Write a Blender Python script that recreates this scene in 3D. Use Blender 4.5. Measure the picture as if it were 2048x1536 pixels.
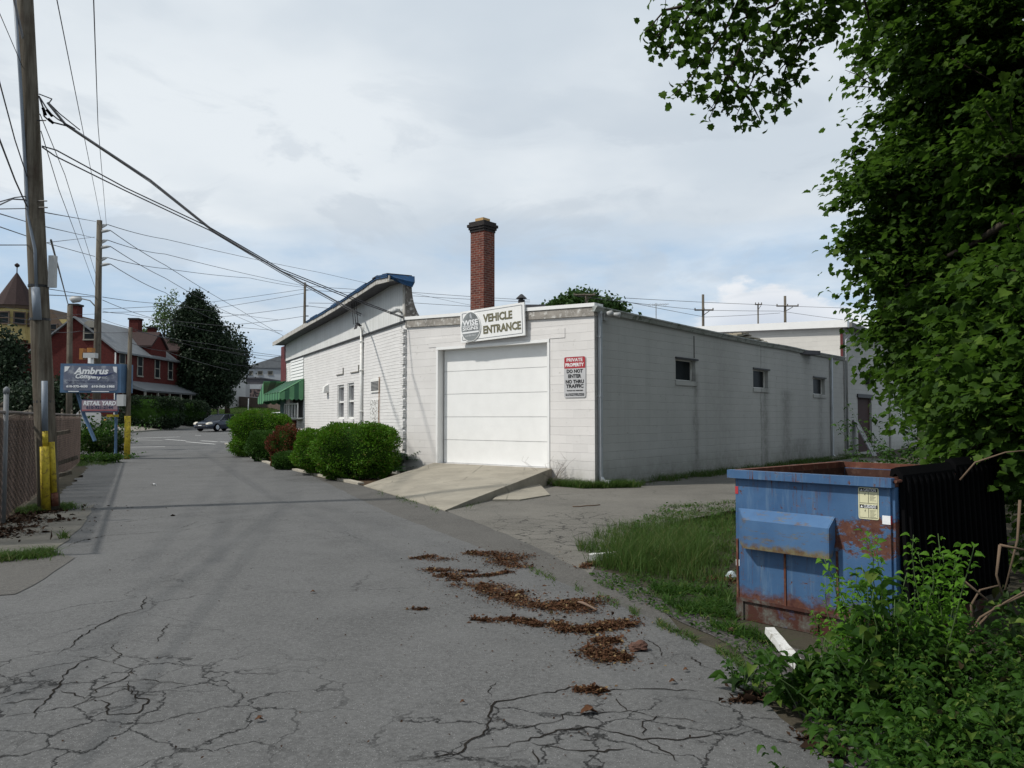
import bpy, bmesh, math, random
import numpy as np
from mathutils import Vector, Matrix

for o in list(bpy.data.objects): bpy.data.objects.remove(o)
SC = bpy.context.scene
COL = SC.collection
R = math.radians

# ------------------------------------------------------------ camera
CAMZ = 1.6
FPX = 1620.0
PITCH = math.atan(67 / 1620.0)
cam = bpy.data.cameras.new('camera')
cam.sensor_width = 36; cam.lens = 36 * FPX / 2048
cam.clip_start = 0.05; cam.clip_end = 3000
camo = bpy.data.objects.new('camera', cam); COL.objects.link(camo)
camo.location = (0, 0, CAMZ); camo.rotation_euler = (math.pi / 2 + PITCH, 0, 0)
SC.camera = camo
SC.render.resolution_x = 1024; SC.render.resolution_y = 768

# ------------------------------------------------------------ sky and sun
SUN_EL, SUN_H = R(50), (-0.95, -0.31)
world = bpy.data.worlds.new('World'); SC.world = world; world.use_nodes = True
wn = world.node_tree; wn.nodes.clear()
def W(t, **k):
    n = wn.nodes.new(t)
    for a, b in k.items(): setattr(n, a, b)
    return n
def wmath(op, a, b=None, c=None, clamp=False):
    n = W('ShaderNodeMath', operation=op); n.use_clamp = clamp
    for i, v in enumerate((a, b, c)):
        if v is None: continue
        if isinstance(v, (int, float)): n.inputs[i].default_value = v
        else: wn.links.new(v, n.inputs[i])
    return n.outputs[0]
def wmix(f, a, b):
    n = W('ShaderNodeMix', data_type='RGBA')
    for i, v in ((0, f), (6, a), (7, b)):
        if isinstance(v, (int, float)): n.inputs[i].default_value = v
        elif isinstance(v, tuple): n.inputs[i].default_value = v + (1,)
        else: wn.links.new(v, n.inputs[i])
    return n.outputs[2]
sky = W('ShaderNodeTexSky', sky_type='NISHITA')
sky.sun_disc = False; sky.sun_elevation = SUN_EL
sky.sun_rotation = math.atan2(SUN_H[0], SUN_H[1]); sky.air_density = 1.2; sky.dust_density = 2.0
tc = W('ShaderNodeTexCoord'); sx = W('ShaderNodeSeparateXYZ'); wn.links.new(tc.outputs['Generated'], sx.inputs[0])
X, Y_, Z = sx.outputs
zz = wmath('ADD', wmath('MAXIMUM', Z, 0.0), 0.16)
u = wmath('DIVIDE', X, zz); v = wmath('DIVIDE', Y_, zz)
cv = W('ShaderNodeCombineXYZ'); wn.links.new(u, cv.inputs[0]); wn.links.new(v, cv.inputs[1])
def wnoise(scale, detail, rough, vec=None, off=0.0, dist=0.0):
    n = W('ShaderNodeTexNoise'); n.inputs['Scale'].default_value = scale
    n.inputs['Detail'].default_value = detail; n.inputs['Roughness'].default_value = rough
    n.inputs['Distortion'].default_value = dist
    m = W('ShaderNodeMapping'); m.inputs['Location'].default_value = (off, off * .7, off * .3)
    wn.links.new(vec or cv.outputs[0], m.inputs[0]); wn.links.new(m.outputs[0], n.inputs[0])
    return n.outputs[0]
def wramp(fac, stops, interp='EASE'):
    n = W('ShaderNodeValToRGB'); n.color_ramp.interpolation = interp
    el = n.color_ramp.elements
    while len(el) < len(stops): el.new(.5)
    for e, (p, c) in zip(el, stops):
        e.position = p; e.color = (c, c, c, 1) if isinstance(c, (int, float)) else c + (1,)
    wn.links.new(fac, n.inputs[0]); return n.outputs[0]
n1 = wnoise(0.55, 6, .55, off=3.1); n2 = wnoise(1.6, 7, .6, off=9.2, dist=.3)
cover = wmath('ADD', wmath('MULTIPLY', n1, .62), wmath('MULTIPLY', n2, .38))
# a clearer band a few degrees above the horizon, denser veil higher up
el = wmath('ARCSINE', Z)
veil = wramp(el, [(0.0, .26), (.10, .20), (.15, .17), (.19, .20), (.26, .62), (.45, .85)])
azf = wmath('MULTIPLY', X, .55)
cov = wmath('ADD', wmath('MULTIPLY', cover, 1.5), wmath('SUBTRACT', veil, .74))
cov = wramp(cov, [(.12, .08), (.40, .70), (.56, .97)])
shade = wnoise(0.9, 5, .5, off=20.0)
cc = wmix(wramp(shade, [(.40, 0.0), (.62, 1.0)]), (8.1, 8.6, 9.0), (6.2, 6.9, 7.6))
base = wmix(.8, sky.outputs[0], (4.5, 6.3, 8.5))
skyc = wmix(cov, base, cc)
# low cumulus bank near the horizon
az = wmath('ARCTAN2', X, Y_)
cv2 = W('ShaderNodeCombineXYZ'); wn.links.new(az, cv2.inputs[0]); wn.links.new(wmath('MULTIPLY', el, 1.7), cv2.inputs[1])
nb = wnoise(7.5, 8, .58, vec=cv2.outputs[0], off=1.3, dist=.2)
def gauss(x, c, w):
    d = wmath('DIVIDE', wmath('SUBTRACT', x, c), w); return wmath('POWER', 2.718, wmath('MULTIPLY', wmath('MULTIPLY', d, d), -1.0))
top = wmath('MULTIPLY', gauss(az, .31, .16), .165)
bank = wmath('SUBTRACT', top, wmath('SUBTRACT', el, wmath('MULTIPLY', wmath('SUBTRACT', nb, .5), .16)))
bank = wramp(wmath('MULTIPLY_ADD', bank, 16.0, .30), [(.25, 0.0), (.5, 1.0)])
bank = wmath('MULTIPLY', bank, gauss(az, .32, .22))
bankc = wmix(wramp(wmath('MULTIPLY_ADD', wmath('SUBTRACT', top, el), 9.0, .4), [(.35, 0.0), (1.0, 1.0)]), (9.0, 9.1, 9.3), (6.3, 6.8, 7.7))
skyc = wmix(wmath('MULTIPLY', bank, .85), skyc, bankc)
# darker grey wisps in mid sky
cv3 = W('ShaderNodeCombineXYZ'); wn.links.new(az, cv3.inputs[0]); wn.links.new(wmath('MULTIPLY', el, 2.6), cv3.inputs[1])
nw = wnoise(4.6, 9, .58, vec=cv3.outputs[0], off=5.0, dist=.5)
wis = wmath('MULTIPLY', wramp(nw, [(.50, 0.0), (.60, 1.0)]), gauss(el, .25, .15))
skyc = wmix(wmath('MULTIPLY', wis, .45), skyc, (5.2, 5.9, 6.7))
bg = W('ShaderNodeBackground'); bg.inputs[1].default_value = .1
wn.links.new(skyc, bg.inputs[0])
wo = W('ShaderNodeOutputWorld'); wn.links.new(bg.outputs[0], wo.inputs[0])

sl = bpy.data.lights.new('sun', 'SUN'); sl.energy = 3.6; sl.angle = R(2.0); sl.color = (1, .955, .88)
so = bpy.data.objects.new('sun', sl); COL.objects.link(so)
sd = Vector((SUN_H[0] * math.cos(SUN_EL), SUN_H[1] * math.cos(SUN_EL), math.sin(SUN_EL)))
so.rotation_euler = sd.to_track_quat('Z', 'Y').to_euler(); so.location = (-10, -10, 30)
SC.view_settings.view_transform = 'Standard'; SC.view_settings.look = 'None'
SC.view_settings.exposure = 0.0; SC.view_settings.gamma = 1

# ------------------------------------------------------------ measuring helpers
def ray(px, py):
    a = (px - 1024) / FPX; b = (768 - py) / FPX
    c, s = math.cos(PITCH), math.sin(PITCH)
    return Vector((a, c - b * s, s + b * c))
def P(px, py, Y):
    d = ray(px, py); return Vector((0, 0, CAMZ)) + d * (Y / d.y)
def gz(x, y):
    z = 0.0
    if y > 37: z += .0164 * (min(y, 170) - 37)
    if y > 92: z += .045 * (min(y, 170) - 92)
    if x < -29.5 and y > 45: z += min(1.0, (-29.5 - x) * .25) * .6 * min(1, (y - 45) / 10)
    return z
def G(px, py, z=0.0):
    d = ray(px, py); return Vector((0, 0, CAMZ)) + d * ((z - CAMZ) / d.z)
class Frame:
    def __init__(s, o, ang):        # ang: heading from +Y towards +X ; outward normal to the camera side
        s.o = Vector((o.x, o.y, 0)); s.d = Vector((math.sin(ang), math.cos(ang), 0))
        s.n = Vector((s.d.y, -s.d.x, 0))
        if s.n.dot(Vector((-s.o.x, -s.o.y, 0))) < 0: s.n = -s.n
    def w(s, a, t, z): return s.o + s.d * a + s.n * t + Vector((0, 0, z))
    def hit(s, px, py, t=0.0):
        r = ray(px, py); o = s.o + s.n * t
        k = (o - Vector((0, 0, 0))).dot(s.n) / r.dot(s.n)
        p = Vector((0, 0, CAMZ)) + r * k
        return (p - s.o).dot(s.d), p.z
rng = random.Random(7)
NR = np.random.RandomState(11)

# ------------------------------------------------------------ object helpers
def tag(o, label=None, cat=None, group=None, kind=None):
    if label: o['label'] = label
    if cat: o['category'] = cat
    if group: o['group'] = group
    if kind: o['kind'] = kind
    return o
def empty(name, loc, label=None, cat=None, group=None):
    o = bpy.data.objects.new(name, None); COL.objects.link(o); o.location = loc; o.empty_display_size = .2
    return tag(o, label, cat, group)
def world_off(par):
    v = Vector((0, 0, 0))
    while par: v += Vector(par.location); par = par.parent
    return v
class MB:
    def __init__(s): s.v = []; s.f = []; s.m = []
    def add(s, pts, faces, mi=0):
        b = len(s.v); s.v += [Vector(p) for p in pts]
        for f in faces: s.f.append([b + i for i in f]); s.m.append(mi)
    def quad(s, a, b, c, d, mi=0): s.add([a, b, c, d], [(0, 1, 2, 3)], mi)
    def box(s, fr, a0, a1, t0, t1, z0, z1, mi=0):
        a0, a1 = sorted((a0, a1)); t0, t1 = sorted((t0, t1)); z0, z1 = sorted((z0, z1))
        p = [fr.w(a, t, z) for z in (z0, z1) for (a, t) in ((a0, t0), (a1, t0), (a1, t1), (a0, t1))]
        s.add(p, [(0, 3, 2, 1), (4, 5, 6, 7), (0, 1, 5, 4), (1, 2, 6, 5), (2, 3, 7, 6), (3, 0, 4, 7)], mi)
    def hexa(s, p, mi=0):
        s.add(p, [(0, 3, 2, 1), (4, 5, 6, 7), (0, 1, 5, 4), (1, 2, 6, 5), (2, 3, 7, 6), (3, 0, 4, 7)], mi)
    def prism(s, prof, mi=0):      # list of rings (same length), capped
        n = len(prof[0]); b = len(s.v)
        for r in prof: s.v += [Vector(p) for p in r]
        for k in range(len(prof) - 1):
            for i in range(n):
                j = (i + 1) % n
                s.f.append([b + k * n + i, b + k * n + j, b + (k + 1) * n + j, b + (k + 1) * n + i]); s.m.append(mi)
        s.f.append([b + i for i in range(n)][::-1]); s.m.append(mi)
        s.f.append([b + (len(prof) - 1) * n + i for i in range(n)]); s.m.append(mi)
    def tube(s, pts, r, seg=6, mi=0):
        pts = [Vector(p) for p in pts]
        if not isinstance(r, (list, tuple)): r = [r] * len(pts)
        rings = []
        ref = None
        for i, p in enumerate(pts):
            t = (pts[min(i + 1, len(pts) - 1)] - pts[max(i - 1, 0)])
            if t.length < 1e-9: t = Vector((0, 0, 1))
            t.normalize()
            if ref is None: ref = t.orthogonal().normalized()
            ref = (ref - t * ref.dot(t))
            if ref.length < 1e-6: ref = t.orthogonal()
            ref.normalize(); q = t.cross(ref)
            rings.append([p + (ref * math.cos(2 * math.pi * k / seg) + q * math.sin(2 * math.pi * k / seg)) * r[i] for k in range(seg)])
        s.prism(rings, mi)
    def lathe(s, c, prof, seg=16, mi=0):
        rings = [[Vector(c) + Vector((math.cos(2 * math.pi * k / seg) * r, math.sin(2 * math.pi * k / seg) * r, z)) for k in range(seg)] for r, z in prof]
        s.prism(rings, mi)
    def build(s, name, mat, parent=None, smooth=False):
        off = world_off(parent)
        me = bpy.data.meshes.new(name)
        me.from_pydata([tuple(p - off) for p in s.v], [], s.f)
        for m in (mat if isinstance(mat, (list, tuple)) else [mat]): me.materials.append(m)
        me.update()
        uv = me.uv_layers.new(name='UVMap')
        co = s.v; buf = []
        for k, po in enumerate(me.polygons):
            n = po.normal
            if smooth: po.use_smooth = True
            po.material_index = s.m[k]
            if abs(n.z) > .75: tx, ty = Vector((1, 0, 0)), Vector((0, 1, 0))
            else:
                tx = Vector((-n.y, n.x, 0)).normalized(); ty = Vector((0, 0, 1))
            for vi in po.vertices: buf += [co[vi].dot(tx), co[vi].dot(ty)]
        uv.data.foreach_set('uv', buf)
        o = bpy.data.objects.new(name, me); COL.objects.link(o)
        if parent: o.parent = parent
        return o
def npmesh(name, V, F, mat, parent=None, smooth=False, n=3):
    V = np.asarray(V, dtype=np.float32).reshape(-1, 3) - np.array(world_off(parent), dtype=np.float32)
    F = np.asarray(F, dtype=np.int32).reshape(-1)
    me = bpy.data.meshes.new(name)
    me.vertices.add(len(V)); me.vertices.foreach_set('co', V.ravel())
    me.loops.add(len(F)); me.loops.foreach_set('vertex_index', F)
    k = len(F) // n
    me.polygons.add(k); me.polygons.foreach_set('loop_start', np.arange(0, len(F), n, dtype=np.int32))
    try: me.polygons.foreach_set('loop_total', np.full(k, n, dtype=np.int32))
    except Exception: pass
    if smooth: me.polygons.foreach_set('use_smooth', np.ones(k, dtype=bool))
    me.materials.append(mat); me.update(calc_edges=True); me.validate()
    o = bpy.data.objects.new(name, me); COL.objects.link(o)
    if parent: o.parent = parent
    return o
def copy_tree(o, parent=None):
    c = o.copy(); COL.objects.link(c); c.parent = parent
    for ch in o.children: copy_tree(ch, c)
    return c

# ------------------------------------------------------------ material helpers
class MT:
    def __init__(s, name, rough=.8, spec=.3, metal=0.0):
        s.m = bpy.data.materials.new(name); s.m.use_nodes = True; s.t = s.m.node_tree; s.t.nodes.clear()
        s.o = s.n('ShaderNodeOutputMaterial'); s.b = s.n('ShaderNodeBsdfPrincipled')
        s.t.links.new(s.b.outputs[0], s.o.inputs[0])
        s.b.inputs['Roughness'].default_value = rough; s.b.inputs['Specular IOR Level'].default_value = spec
        s.b.inputs['Metallic'].default_value = metal
        s.tc = s.n('ShaderNodeTexCoord'); s.geo = s.n('ShaderNodeNewGeometry')
        s.pos = s.geo.outputs['Position']; s.uv = s.tc.outputs['UV']
    def n(s, t, **k):
        n = s.t.nodes.new(t)
        for a, b in k.items(): setattr(n, a, b)
        return n
    def set(s, sock, v):
        if isinstance(v, (int, float)): sock.default_value = v
        elif isinstance(v, tuple): sock.default_value = v + (1,) if len(v) == 3 and len(sock.default_value) == 4 else v
        else: s.t.links.new(v, sock)
    def map(s, vec, scale=(1, 1, 1), loc=(0, 0, 0), rot=(0, 0, 0)):
        m = s.n('ShaderNodeMapping'); s.set(m.inputs[0], vec)
        m.inputs['Scale'].default_value = scale; m.inputs['Location'].default_value = loc; m.inputs['Rotation'].default_value = rot
        return m.outputs[0]
    def noise(s, scale, detail=4, rough=.55, vec=None, dist=0.0):
        n = s.n('ShaderNodeTexNoise'); s.set(n.inputs['Vector'], vec or s.pos)
        n.inputs['Scale'].default_value = scale; n.inputs['Detail'].default_value = detail
        n.inputs['Roughness'].default_value = rough; n.inputs['Distortion'].default_value = dist
        return n.outputs[0]
    def voro(s, scale, feature='F1', vec=None, rand=1.0, out=0):
        n = s.n('ShaderNodeTexVoronoi', feature=feature); s.set(n.inputs['Vector'], vec or s.pos)
        n.inputs['Scale'].default_value = scale; n.inputs['Randomness'].default_value = rand
        return n.outputs[out]
    def ramp(s, f, stops, interp='LINEAR'):
        n = s.n('ShaderNodeValToRGB'); n.color_ramp.interpolation = interp; el = n.color_ramp.elements
        while len(el) < len(stops): el.new(.5)
        for e, (p, c) in zip(el, stops):
            e.position = p; e.color = (c, c, c, 1) if isinstance(c, (int, float)) else c + (1,)
        s.set(n.inputs[0], f); return n.outputs[0]
    def mix(s, f, a, b, mode='MIX'):
        n = s.n('ShaderNodeMix', data_type='RGBA', blend_type=mode)
        s.set(n.inputs[0], f); s.set(n.inputs[6], a); s.set(n.inputs[7], b); return n.outputs[2]
    def math(s, op, a, b=0.0, c=0.0, clamp=False):
        n = s.n('ShaderNodeMath', operation=op); n.use_clamp = clamp
        s.set(n.inputs[0], a); s.set(n.inputs[1], b); s.set(n.inputs[2], c); return n.outputs[0]
    def brick(s, vec, w, h, mortar, c1=(1, 1, 1), c2=(.9, .9, .9), cm=(0, 0, 0), off=.5, smooth=.1):
        n = s.n('ShaderNodeTexBrick'); s.set(n.inputs['Vector'], vec); n.offset = off
        n.inputs['Scale'].default_value = 1; n.inputs['Brick Width'].default_value = w; n.inputs['Row Height'].default_value = h
        n.inputs['Mortar Size'].default_value = mortar; n.inputs['Mortar Smooth'].default_value = smooth
        n.inputs['Color1'].default_value = c1 + (1,); n.inputs['Color2'].default_value = c2 + (1,); n.inputs['Mortar'].default_value = cm + (1,)
        return n
    def bump(s, h, strength=.3, dist=.01, prev=None):
        n = s.n('ShaderNodeBump'); n.inputs['Strength'].default_value = strength; n.inputs['Distance'].default_value = dist
        s.set(n.inputs['Height'], h)
        if prev: s.t.links.new(prev, n.inputs['Normal'])
        s.t.links.new(n.outputs[0], s.b.inputs['Normal']); return n.outputs[0]
    def col(s, c): s.set(s.b.inputs['Base Color'], c); return s.m
def plain(name, c, rough=.7, spec=.3, metal=0.0, var=.15, scale=3.0, grime=None):
    m = MT(name, rough, spec, metal)
    n = m.noise(scale, 5, .6)
    a = tuple(x * (1 - var) for x in c); b = tuple(min(1, x * (1 + var)) for x in c)
    cc = m.mix(m.ramp(n, [(.3, 0.0), (.7, 1.0)]), a, b)
    if grime:
        g = m.noise(scale * 2.3, 7, .7); cc = m.mix(m.ramp(g, [(.52, 0.0), (.66, 1.0)]), cc, grime)
    m.bump(m.noise(scale * 12, 3, .6), .15, .01)
    return m.col(cc)
M = {}
M['white'] = plain('white_paint', (.72, .72, .70), .5, var=.05, grime=(.60, .59, .55))
M['whiteclean'] = plain('white_enamel', (.78, .78, .77), .35, .4, var=.03)
M['wood'] = plain('weathered_wood', (.27, .25, .225), .9, var=.35, scale=4, grime=(.58, .57, .54))
M['metal'] = plain('galvanised_metal', (.42, .44, .46), .45, .5, .5, var=.12)
M['dark'] = plain('dark_metal', (.03, .03, .032), .5, var=.2)
M['black'] = plain('black_plastic', (.0045, .0045, .005), .9, .03, var=.2)
M['glass'] = plain('dark_window_glass', (.012, .015, .017), .35, .08, var=.2)
M['wire'] = plain('wire_black', (.06, .06, .068), .6, var=.1)
M['cable'] = plain('cable_grey', (.20, .20, .21), .6, var=.1)
M['tar'] = plain('blue_tarp', (.010, .048, .12), .6, .25, var=.4, scale=3, grime=(.03, .035, .04))
M['roof'] = plain('roof_membrane', (.10, .10, .11), .9, var=.3)
M['rustpaint'] = plain('rusty_steel', (.10, .035, .022), .85, var=.4, scale=6, grime=(.16, .09, .06))
M['blueframe'] = plain('blue_sign_frame', (.07, .13, .22), .5, var=.12)
M['yellow'] = plain('worn_yellow_paint', (.40, .31, .025), .7, var=.3, scale=7, grime=(.13, .08, .025))
M['pole_grey'] = plain('grey_conduit', (.17, .20, .24), .5, var=.15)
M['redtrim'] = plain('dark_red_paint', (.10, .02, .022), .6, var=.2)
M['greentrim'] = plain('dark_green_paint', (.02, .08, .07), .6, var=.2)
M['text_black'] = plain('black_lettering', (.015, .015, .016), .5, var=.05)
M['text_white'] = plain('white_lettering', (.75, .76, .77), .5, var=.03)
M['text_olive'] = plain('olive_lettering', (.15, .14, .085), .5, var=.15, scale=9)
M['signred'] = plain('red_sign_paint', (.36, .035, .045), .5, var=.08)
M['signgrey'] = plain('sign_sheet_grey', (.47, .47, .48), .4, var=.04)
M['medgrey'] = plain('medallion_grey', (.17, .185, .20), .5, var=.3, scale=4)
M['barkd'] = plain('tree_bark', (.045, .035, .026), .95, var=.35, scale=14)
M['rock'] = plain('brown_rock', (.085, .045, .033), .95, var=.35, scale=20)
M['tancap'] = plain('clay_flue', (.42, .27, .12), .8, var=.1)
M['lampgrey'] = plain('lamp_housing_grey', (.40, .41, .41), .5, var=.05)
M['orange'] = plain('orange_plastic', (.65, .22, .02), .5, var=.05)

def m_block(name, c, shade_var, streak=0.0, stains=None, w=.406, h=.2, mortar=.006, bstr=.5, dirt=(.30, .29, .25)):
    m = MT(name, .75, .25)
    uvd = m.n('ShaderNodeVectorMath', operation='ADD'); m.set(uvd.inputs[0], m.uv)
    nn = m.n('ShaderNodeTexNoise'); m.set(nn.inputs['Vector'], m.pos); nn.inputs['Scale'].default_value = 3
    sc = m.n('ShaderNodeVectorMath', operation='SCALE'); m.set(sc.inputs[0], nn.outputs['Color']); sc.inputs['Scale'].default_value = .018
    m.t.links.new(sc.outputs[0], uvd.inputs[1])
    br = m.brick(uvd.outputs[0], w, h, mortar, smooth=.6); bh = m.brick(uvd.outputs[0], 500.0, h, mortar, smooth=.6, off=0)
    jf = m.math('MULTIPLY', m.math('ADD', bh.outputs['Fac'], m.math('MULTIPLY', br.outputs['Fac'], .35)), .8, clamp=True)
    a = tuple(x * (1 - shade_var) for x in c)
    bc = m.brick(uvd.outputs[0], w, h, 0.0, (0, 0, 0), (1, 1, 1), (.5, .5, .5))
    col = m.mix(bc.outputs['Color'], c, a)
    patch = m.noise(.9, 6, .6); col = m.mix(m.ramp(patch, [(.4, 0.0), (.7, .55)]), col, tuple(x * .86 for x in c))
    joint = m.math('MULTIPLY', jf, m.ramp(m.noise(2.1, 3, .5), [(.35, .08), (.7, .7)]))
    col = m.mix(joint, col, tuple(x * .50 for x in c))
    g = m.ramp(m.noise(6, 8, .75), [(.60, 0.0), (.74, .7)]); col = m.mix(g, col, dirt)
    sep = m.n('ShaderNodeSeparateXYZ'); m.set(sep.inputs[0], m.pos)
    low = m.math('MULTIPLY', m.ramp(sep.outputs[2], [(.05, 1.0), (.7, 0.0)]), m.ramp(m.noise(2.5, 6, .7), [(.3, .15), (.65, .8)]))
    col = m.mix(low, col, dirt)
    if streak:
        st = m.noise(1.0, 6, .7, vec=m.map(m.uv, (2.2, .12, 1)))
        col = m.mix(m.math('MULTIPLY', m.ramp(st, [(.5, 0.0), (.68, 1.0)]), streak), col, tuple(x * .42 for x in c))
    if stains:
        o_, d_, lst = stains
        sb_ = m.n('ShaderNodeVectorMath', operation='SUBTRACT'); m.set(sb_.inputs[0], m.pos); sb_.inputs[1].default_value = tuple(o_)
        dt = m.n('ShaderNodeVectorMath', operation='DOT_PRODUCT'); m.set(dt.inputs[0], sb_.outputs[0]); dt.inputs[1].default_value = tuple(d_)
        sv = m.math('ADD', dt.outputs['Value'], m.math('MULTIPLY', m.math('SUBTRACT', m.noise(1.5, 6, .7), .5), .5)); nz = m.ramp(m.noise(5, 6, .7), [(.3, .25), (.65, 1.0)])
        for s0, w_, zt, st in lst:
            q = m.math('DIVIDE', m.math('SUBTRACT', sv, s0), w_); gq = m.math('POWER', 2.718, m.math('MULTIPLY', m.math('MULTIPLY', q, q), -1.0))
            zm = m.ramp(m.math('SUBTRACT', zt, sep.outputs[2]), [(0.0, 0.0), (.12, 1.0)])
            col = m.mix(m.math('MULTIPLY', m.math('MULTIPLY', gq, zm), m.math('MULTIPLY', nz, st)), col, (.10, .10, .085))
    m.bump(m.math('SUBTRACT', m.math('MULTIPLY', m.noise(30, 5, .7), .5), jf), bstr, .008)
    return m.col(col)
M['block'] = m_block('painted_block', (.70, .68, .665), .07, bstr=.6)
M['blockside'] = m_block('painted_block_side_shaded', (.46, .465, .45), .05, .22, bstr=.6, dirt=(.16, .16, .13))  # same white block paint, darkened in its colour for the shaded side
M['brickwhite'] = m_block('painted_brick', (.70, .69, .68), .06, w=.30, h=.098, mortar=.011, bstr=1.0)
M['blockcream'] = m_block('cream_block', (.62, .60, .56), .05, w=.4, h=.2)

def m_brickred(name, c1, c2, cm, w=.21, h=.075):
    m = MT(name, .9, .2)
    br = m.brick(m.uv, w, h, .010, c1, c2, cm, smooth=.3)
    col = m.mix(m.ramp(m.noise(9, 6, .7), [(.4, 0.0), (.75, .8)]), br.outputs['Color'], tuple(x * .35 for x in c1))
    m.bump(m.math('SUBTRACT', m.noise(40, 4), br.outputs['Fac']), .6, .01)
    return m.col(col)
M['chimney'] = m_brickred('chimney_brick', (.19, .055, .036), (.10, .032, .026), (.24, .18, .15))
M['redbrick'] = m_brickred('red_painted_brick', (.105, .020, .016), (.080, .016, .014), (.07, .02, .018))
M['soot'] = plain('sooty_brick', (.03, .026, .025), .95, var=.4, scale=10)

def m_asphalt(name, c, crack=0.0, warm=(1, 1, 1), speck=.5, patch=.25, region=None, grav=0.0):
    m = MT(name, .93, .18)
    big = m.noise(.35, 6, .6); mid = m.noise(2.2, 7, .65); fine = m.noise(90, 3, .7)
    lo = tuple(x * (1 - patch) for x in c); hi = tuple(x * (1 + patch) for x in c)
    col = m.mix(m.ramp(big, [(.35, 0.0), (.65, 1.0)]), lo, hi)
    col = m.mix(m.ramp(mid, [(.35, 0.0), (.70, .7)]), col, tuple(x * 1.25 for x in c))
    st = m.ramp(m.noise(.8, 6, .7, dist=.6), [(.54, 0.0), (.66, .5)]); col = m.mix(st, col, tuple(x * .62 for x in c))
    st2 = m.ramp(m.noise(5.5, 6, .75), [(.60, 0.0), (.70, .5)]); col = m.mix(st2, col, tuple(x * .58 for x in c))
    col = m.mix(m.ramp(fine, [(.38, .0), (.62, speck)]), col, tuple(x * .5 for x in c))
    col = m.mix(m.ramp(m.noise(230, 2, .8), [(.46, 0.0), (.60, speck * .9)]), col, tuple(min(.5, x * 1.7) for x in c))
    g1 = m.noise(36, 3, .75); col = m.mix(m.ramp(g1, [(.40, 0.0), (.50, .0), (.64, .55)]), col, tuple(x * .58 for x in c)); col = m.mix(m.ramp(g1, [(.34, .5), (.48, 0.0)]), col, tuple(x * 1.5 for x in c))
    g2 = m.noise(1.15, 5, .6, dist=.3); col = m.mix(m.ramp(g2, [(.42, 0.0), (.62, .35)]), col, tuple(x * 1.35 for x in c))
    sp = m.ramp(m.voro(95), [(.16, 1.0), (.30, 0.0)]); spm = m.ramp(m.voro(95, out=1), [(.55, 0.0), (.75, 1.0)])
    col = m.mix(m.math('MULTIPLY', m.math('MULTIPLY', sp, spm), .8), col, tuple(min(.6, x * 3.2) for x in c))
    h = m.math('MULTIPLY', fine, .5)
    if grav:
        gv = m.voro(45); gc = m.voro(45, out=1)
        col = m.mix(m.ramp(gc, [(.4, 0.0), (.9, grav)]), col, tuple(x * 2.4 for x in c)); h = m.math('ADD', h, m.math('MULTIPLY', gv, -3.0))
    if crack:
        dv = m.n('ShaderNodeTexNoise'); m.set(dv.inputs['Vector'], m.pos); dv.inputs['Scale'].default_value = 3.4; dv.inputs['Detail'].default_value = 9; dv.inputs['Roughness'].default_value = .62
        ad = m.n('ShaderNodeVectorMath', operation='MULTIPLY_ADD'); m.set(ad.inputs[0], dv.outputs['Color']); ad.inputs[1].default_value = (.42, .42, .42); m.set(ad.inputs[2], m.pos)
        e1 = m.voro(2.3, 'DISTANCE_TO_EDGE', vec=ad.outputs[0]); e2 = m.voro(.75, 'DISTANCE_TO_EDGE', vec=ad.outputs[0])
        k1 = m.math('MULTIPLY', m.ramp(e1, [(.006, 1.0), (.026, 0.0)]), 1.0)
        k2 = m.math('MULTIPLY', m.ramp(e2, [(.001, 1.0), (.008, 0.0)]), m.ramp(m.noise(.5, 3), [(.48, 0.0), (.6, .7)]))
        mk = m.ramp(m.noise(.6, 4, .6), [(.56, 0.0), (.68, .35)])
        for (cx, cy, rx, ry) in (region or []):
            sb = m.n('ShaderNodeVectorMath', operation='SUBTRACT'); m.set(sb.inputs[0], m.pos); sb.inputs[1].default_value = (cx, cy, 0)
            dvv = m.n('ShaderNodeVectorMath', operation='DIVIDE'); m.set(dvv.inputs[0], sb.outputs[0]); dvv.inputs[1].default_value = (rx, ry, 100)
            ln = m.n('ShaderNodeVectorMath', operation='LENGTH'); m.set(ln.inputs[0], dvv.outputs[0])
            q = m.math('ADD', ln.outputs['Value'], m.math('MULTIPLY', m.math('SUBTRACT', m.noise(1.3, 4), .5), .9))
            mk = m.math('MAXIMUM', mk, m.ramp(q, [(.7, 1.0), (1.05, 0.0)]))
        k = m.math('MULTIPLY', m.math('MAXIMUM', m.math('MULTIPLY', k1, mk), k2), m.math('MULTIPLY', m.ramp(m.noise(7, 5, .7), [(.30, .45), (.52, 1.0)]), crack), clamp=True)
        col = m.mix(k, col, (.010, .010, .010)); h = m.math('SUBTRACT', h, m.math('MULTIPLY', k, 2.0))
    m.bump(h, .45, .006)
    return m.col(col)
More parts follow.
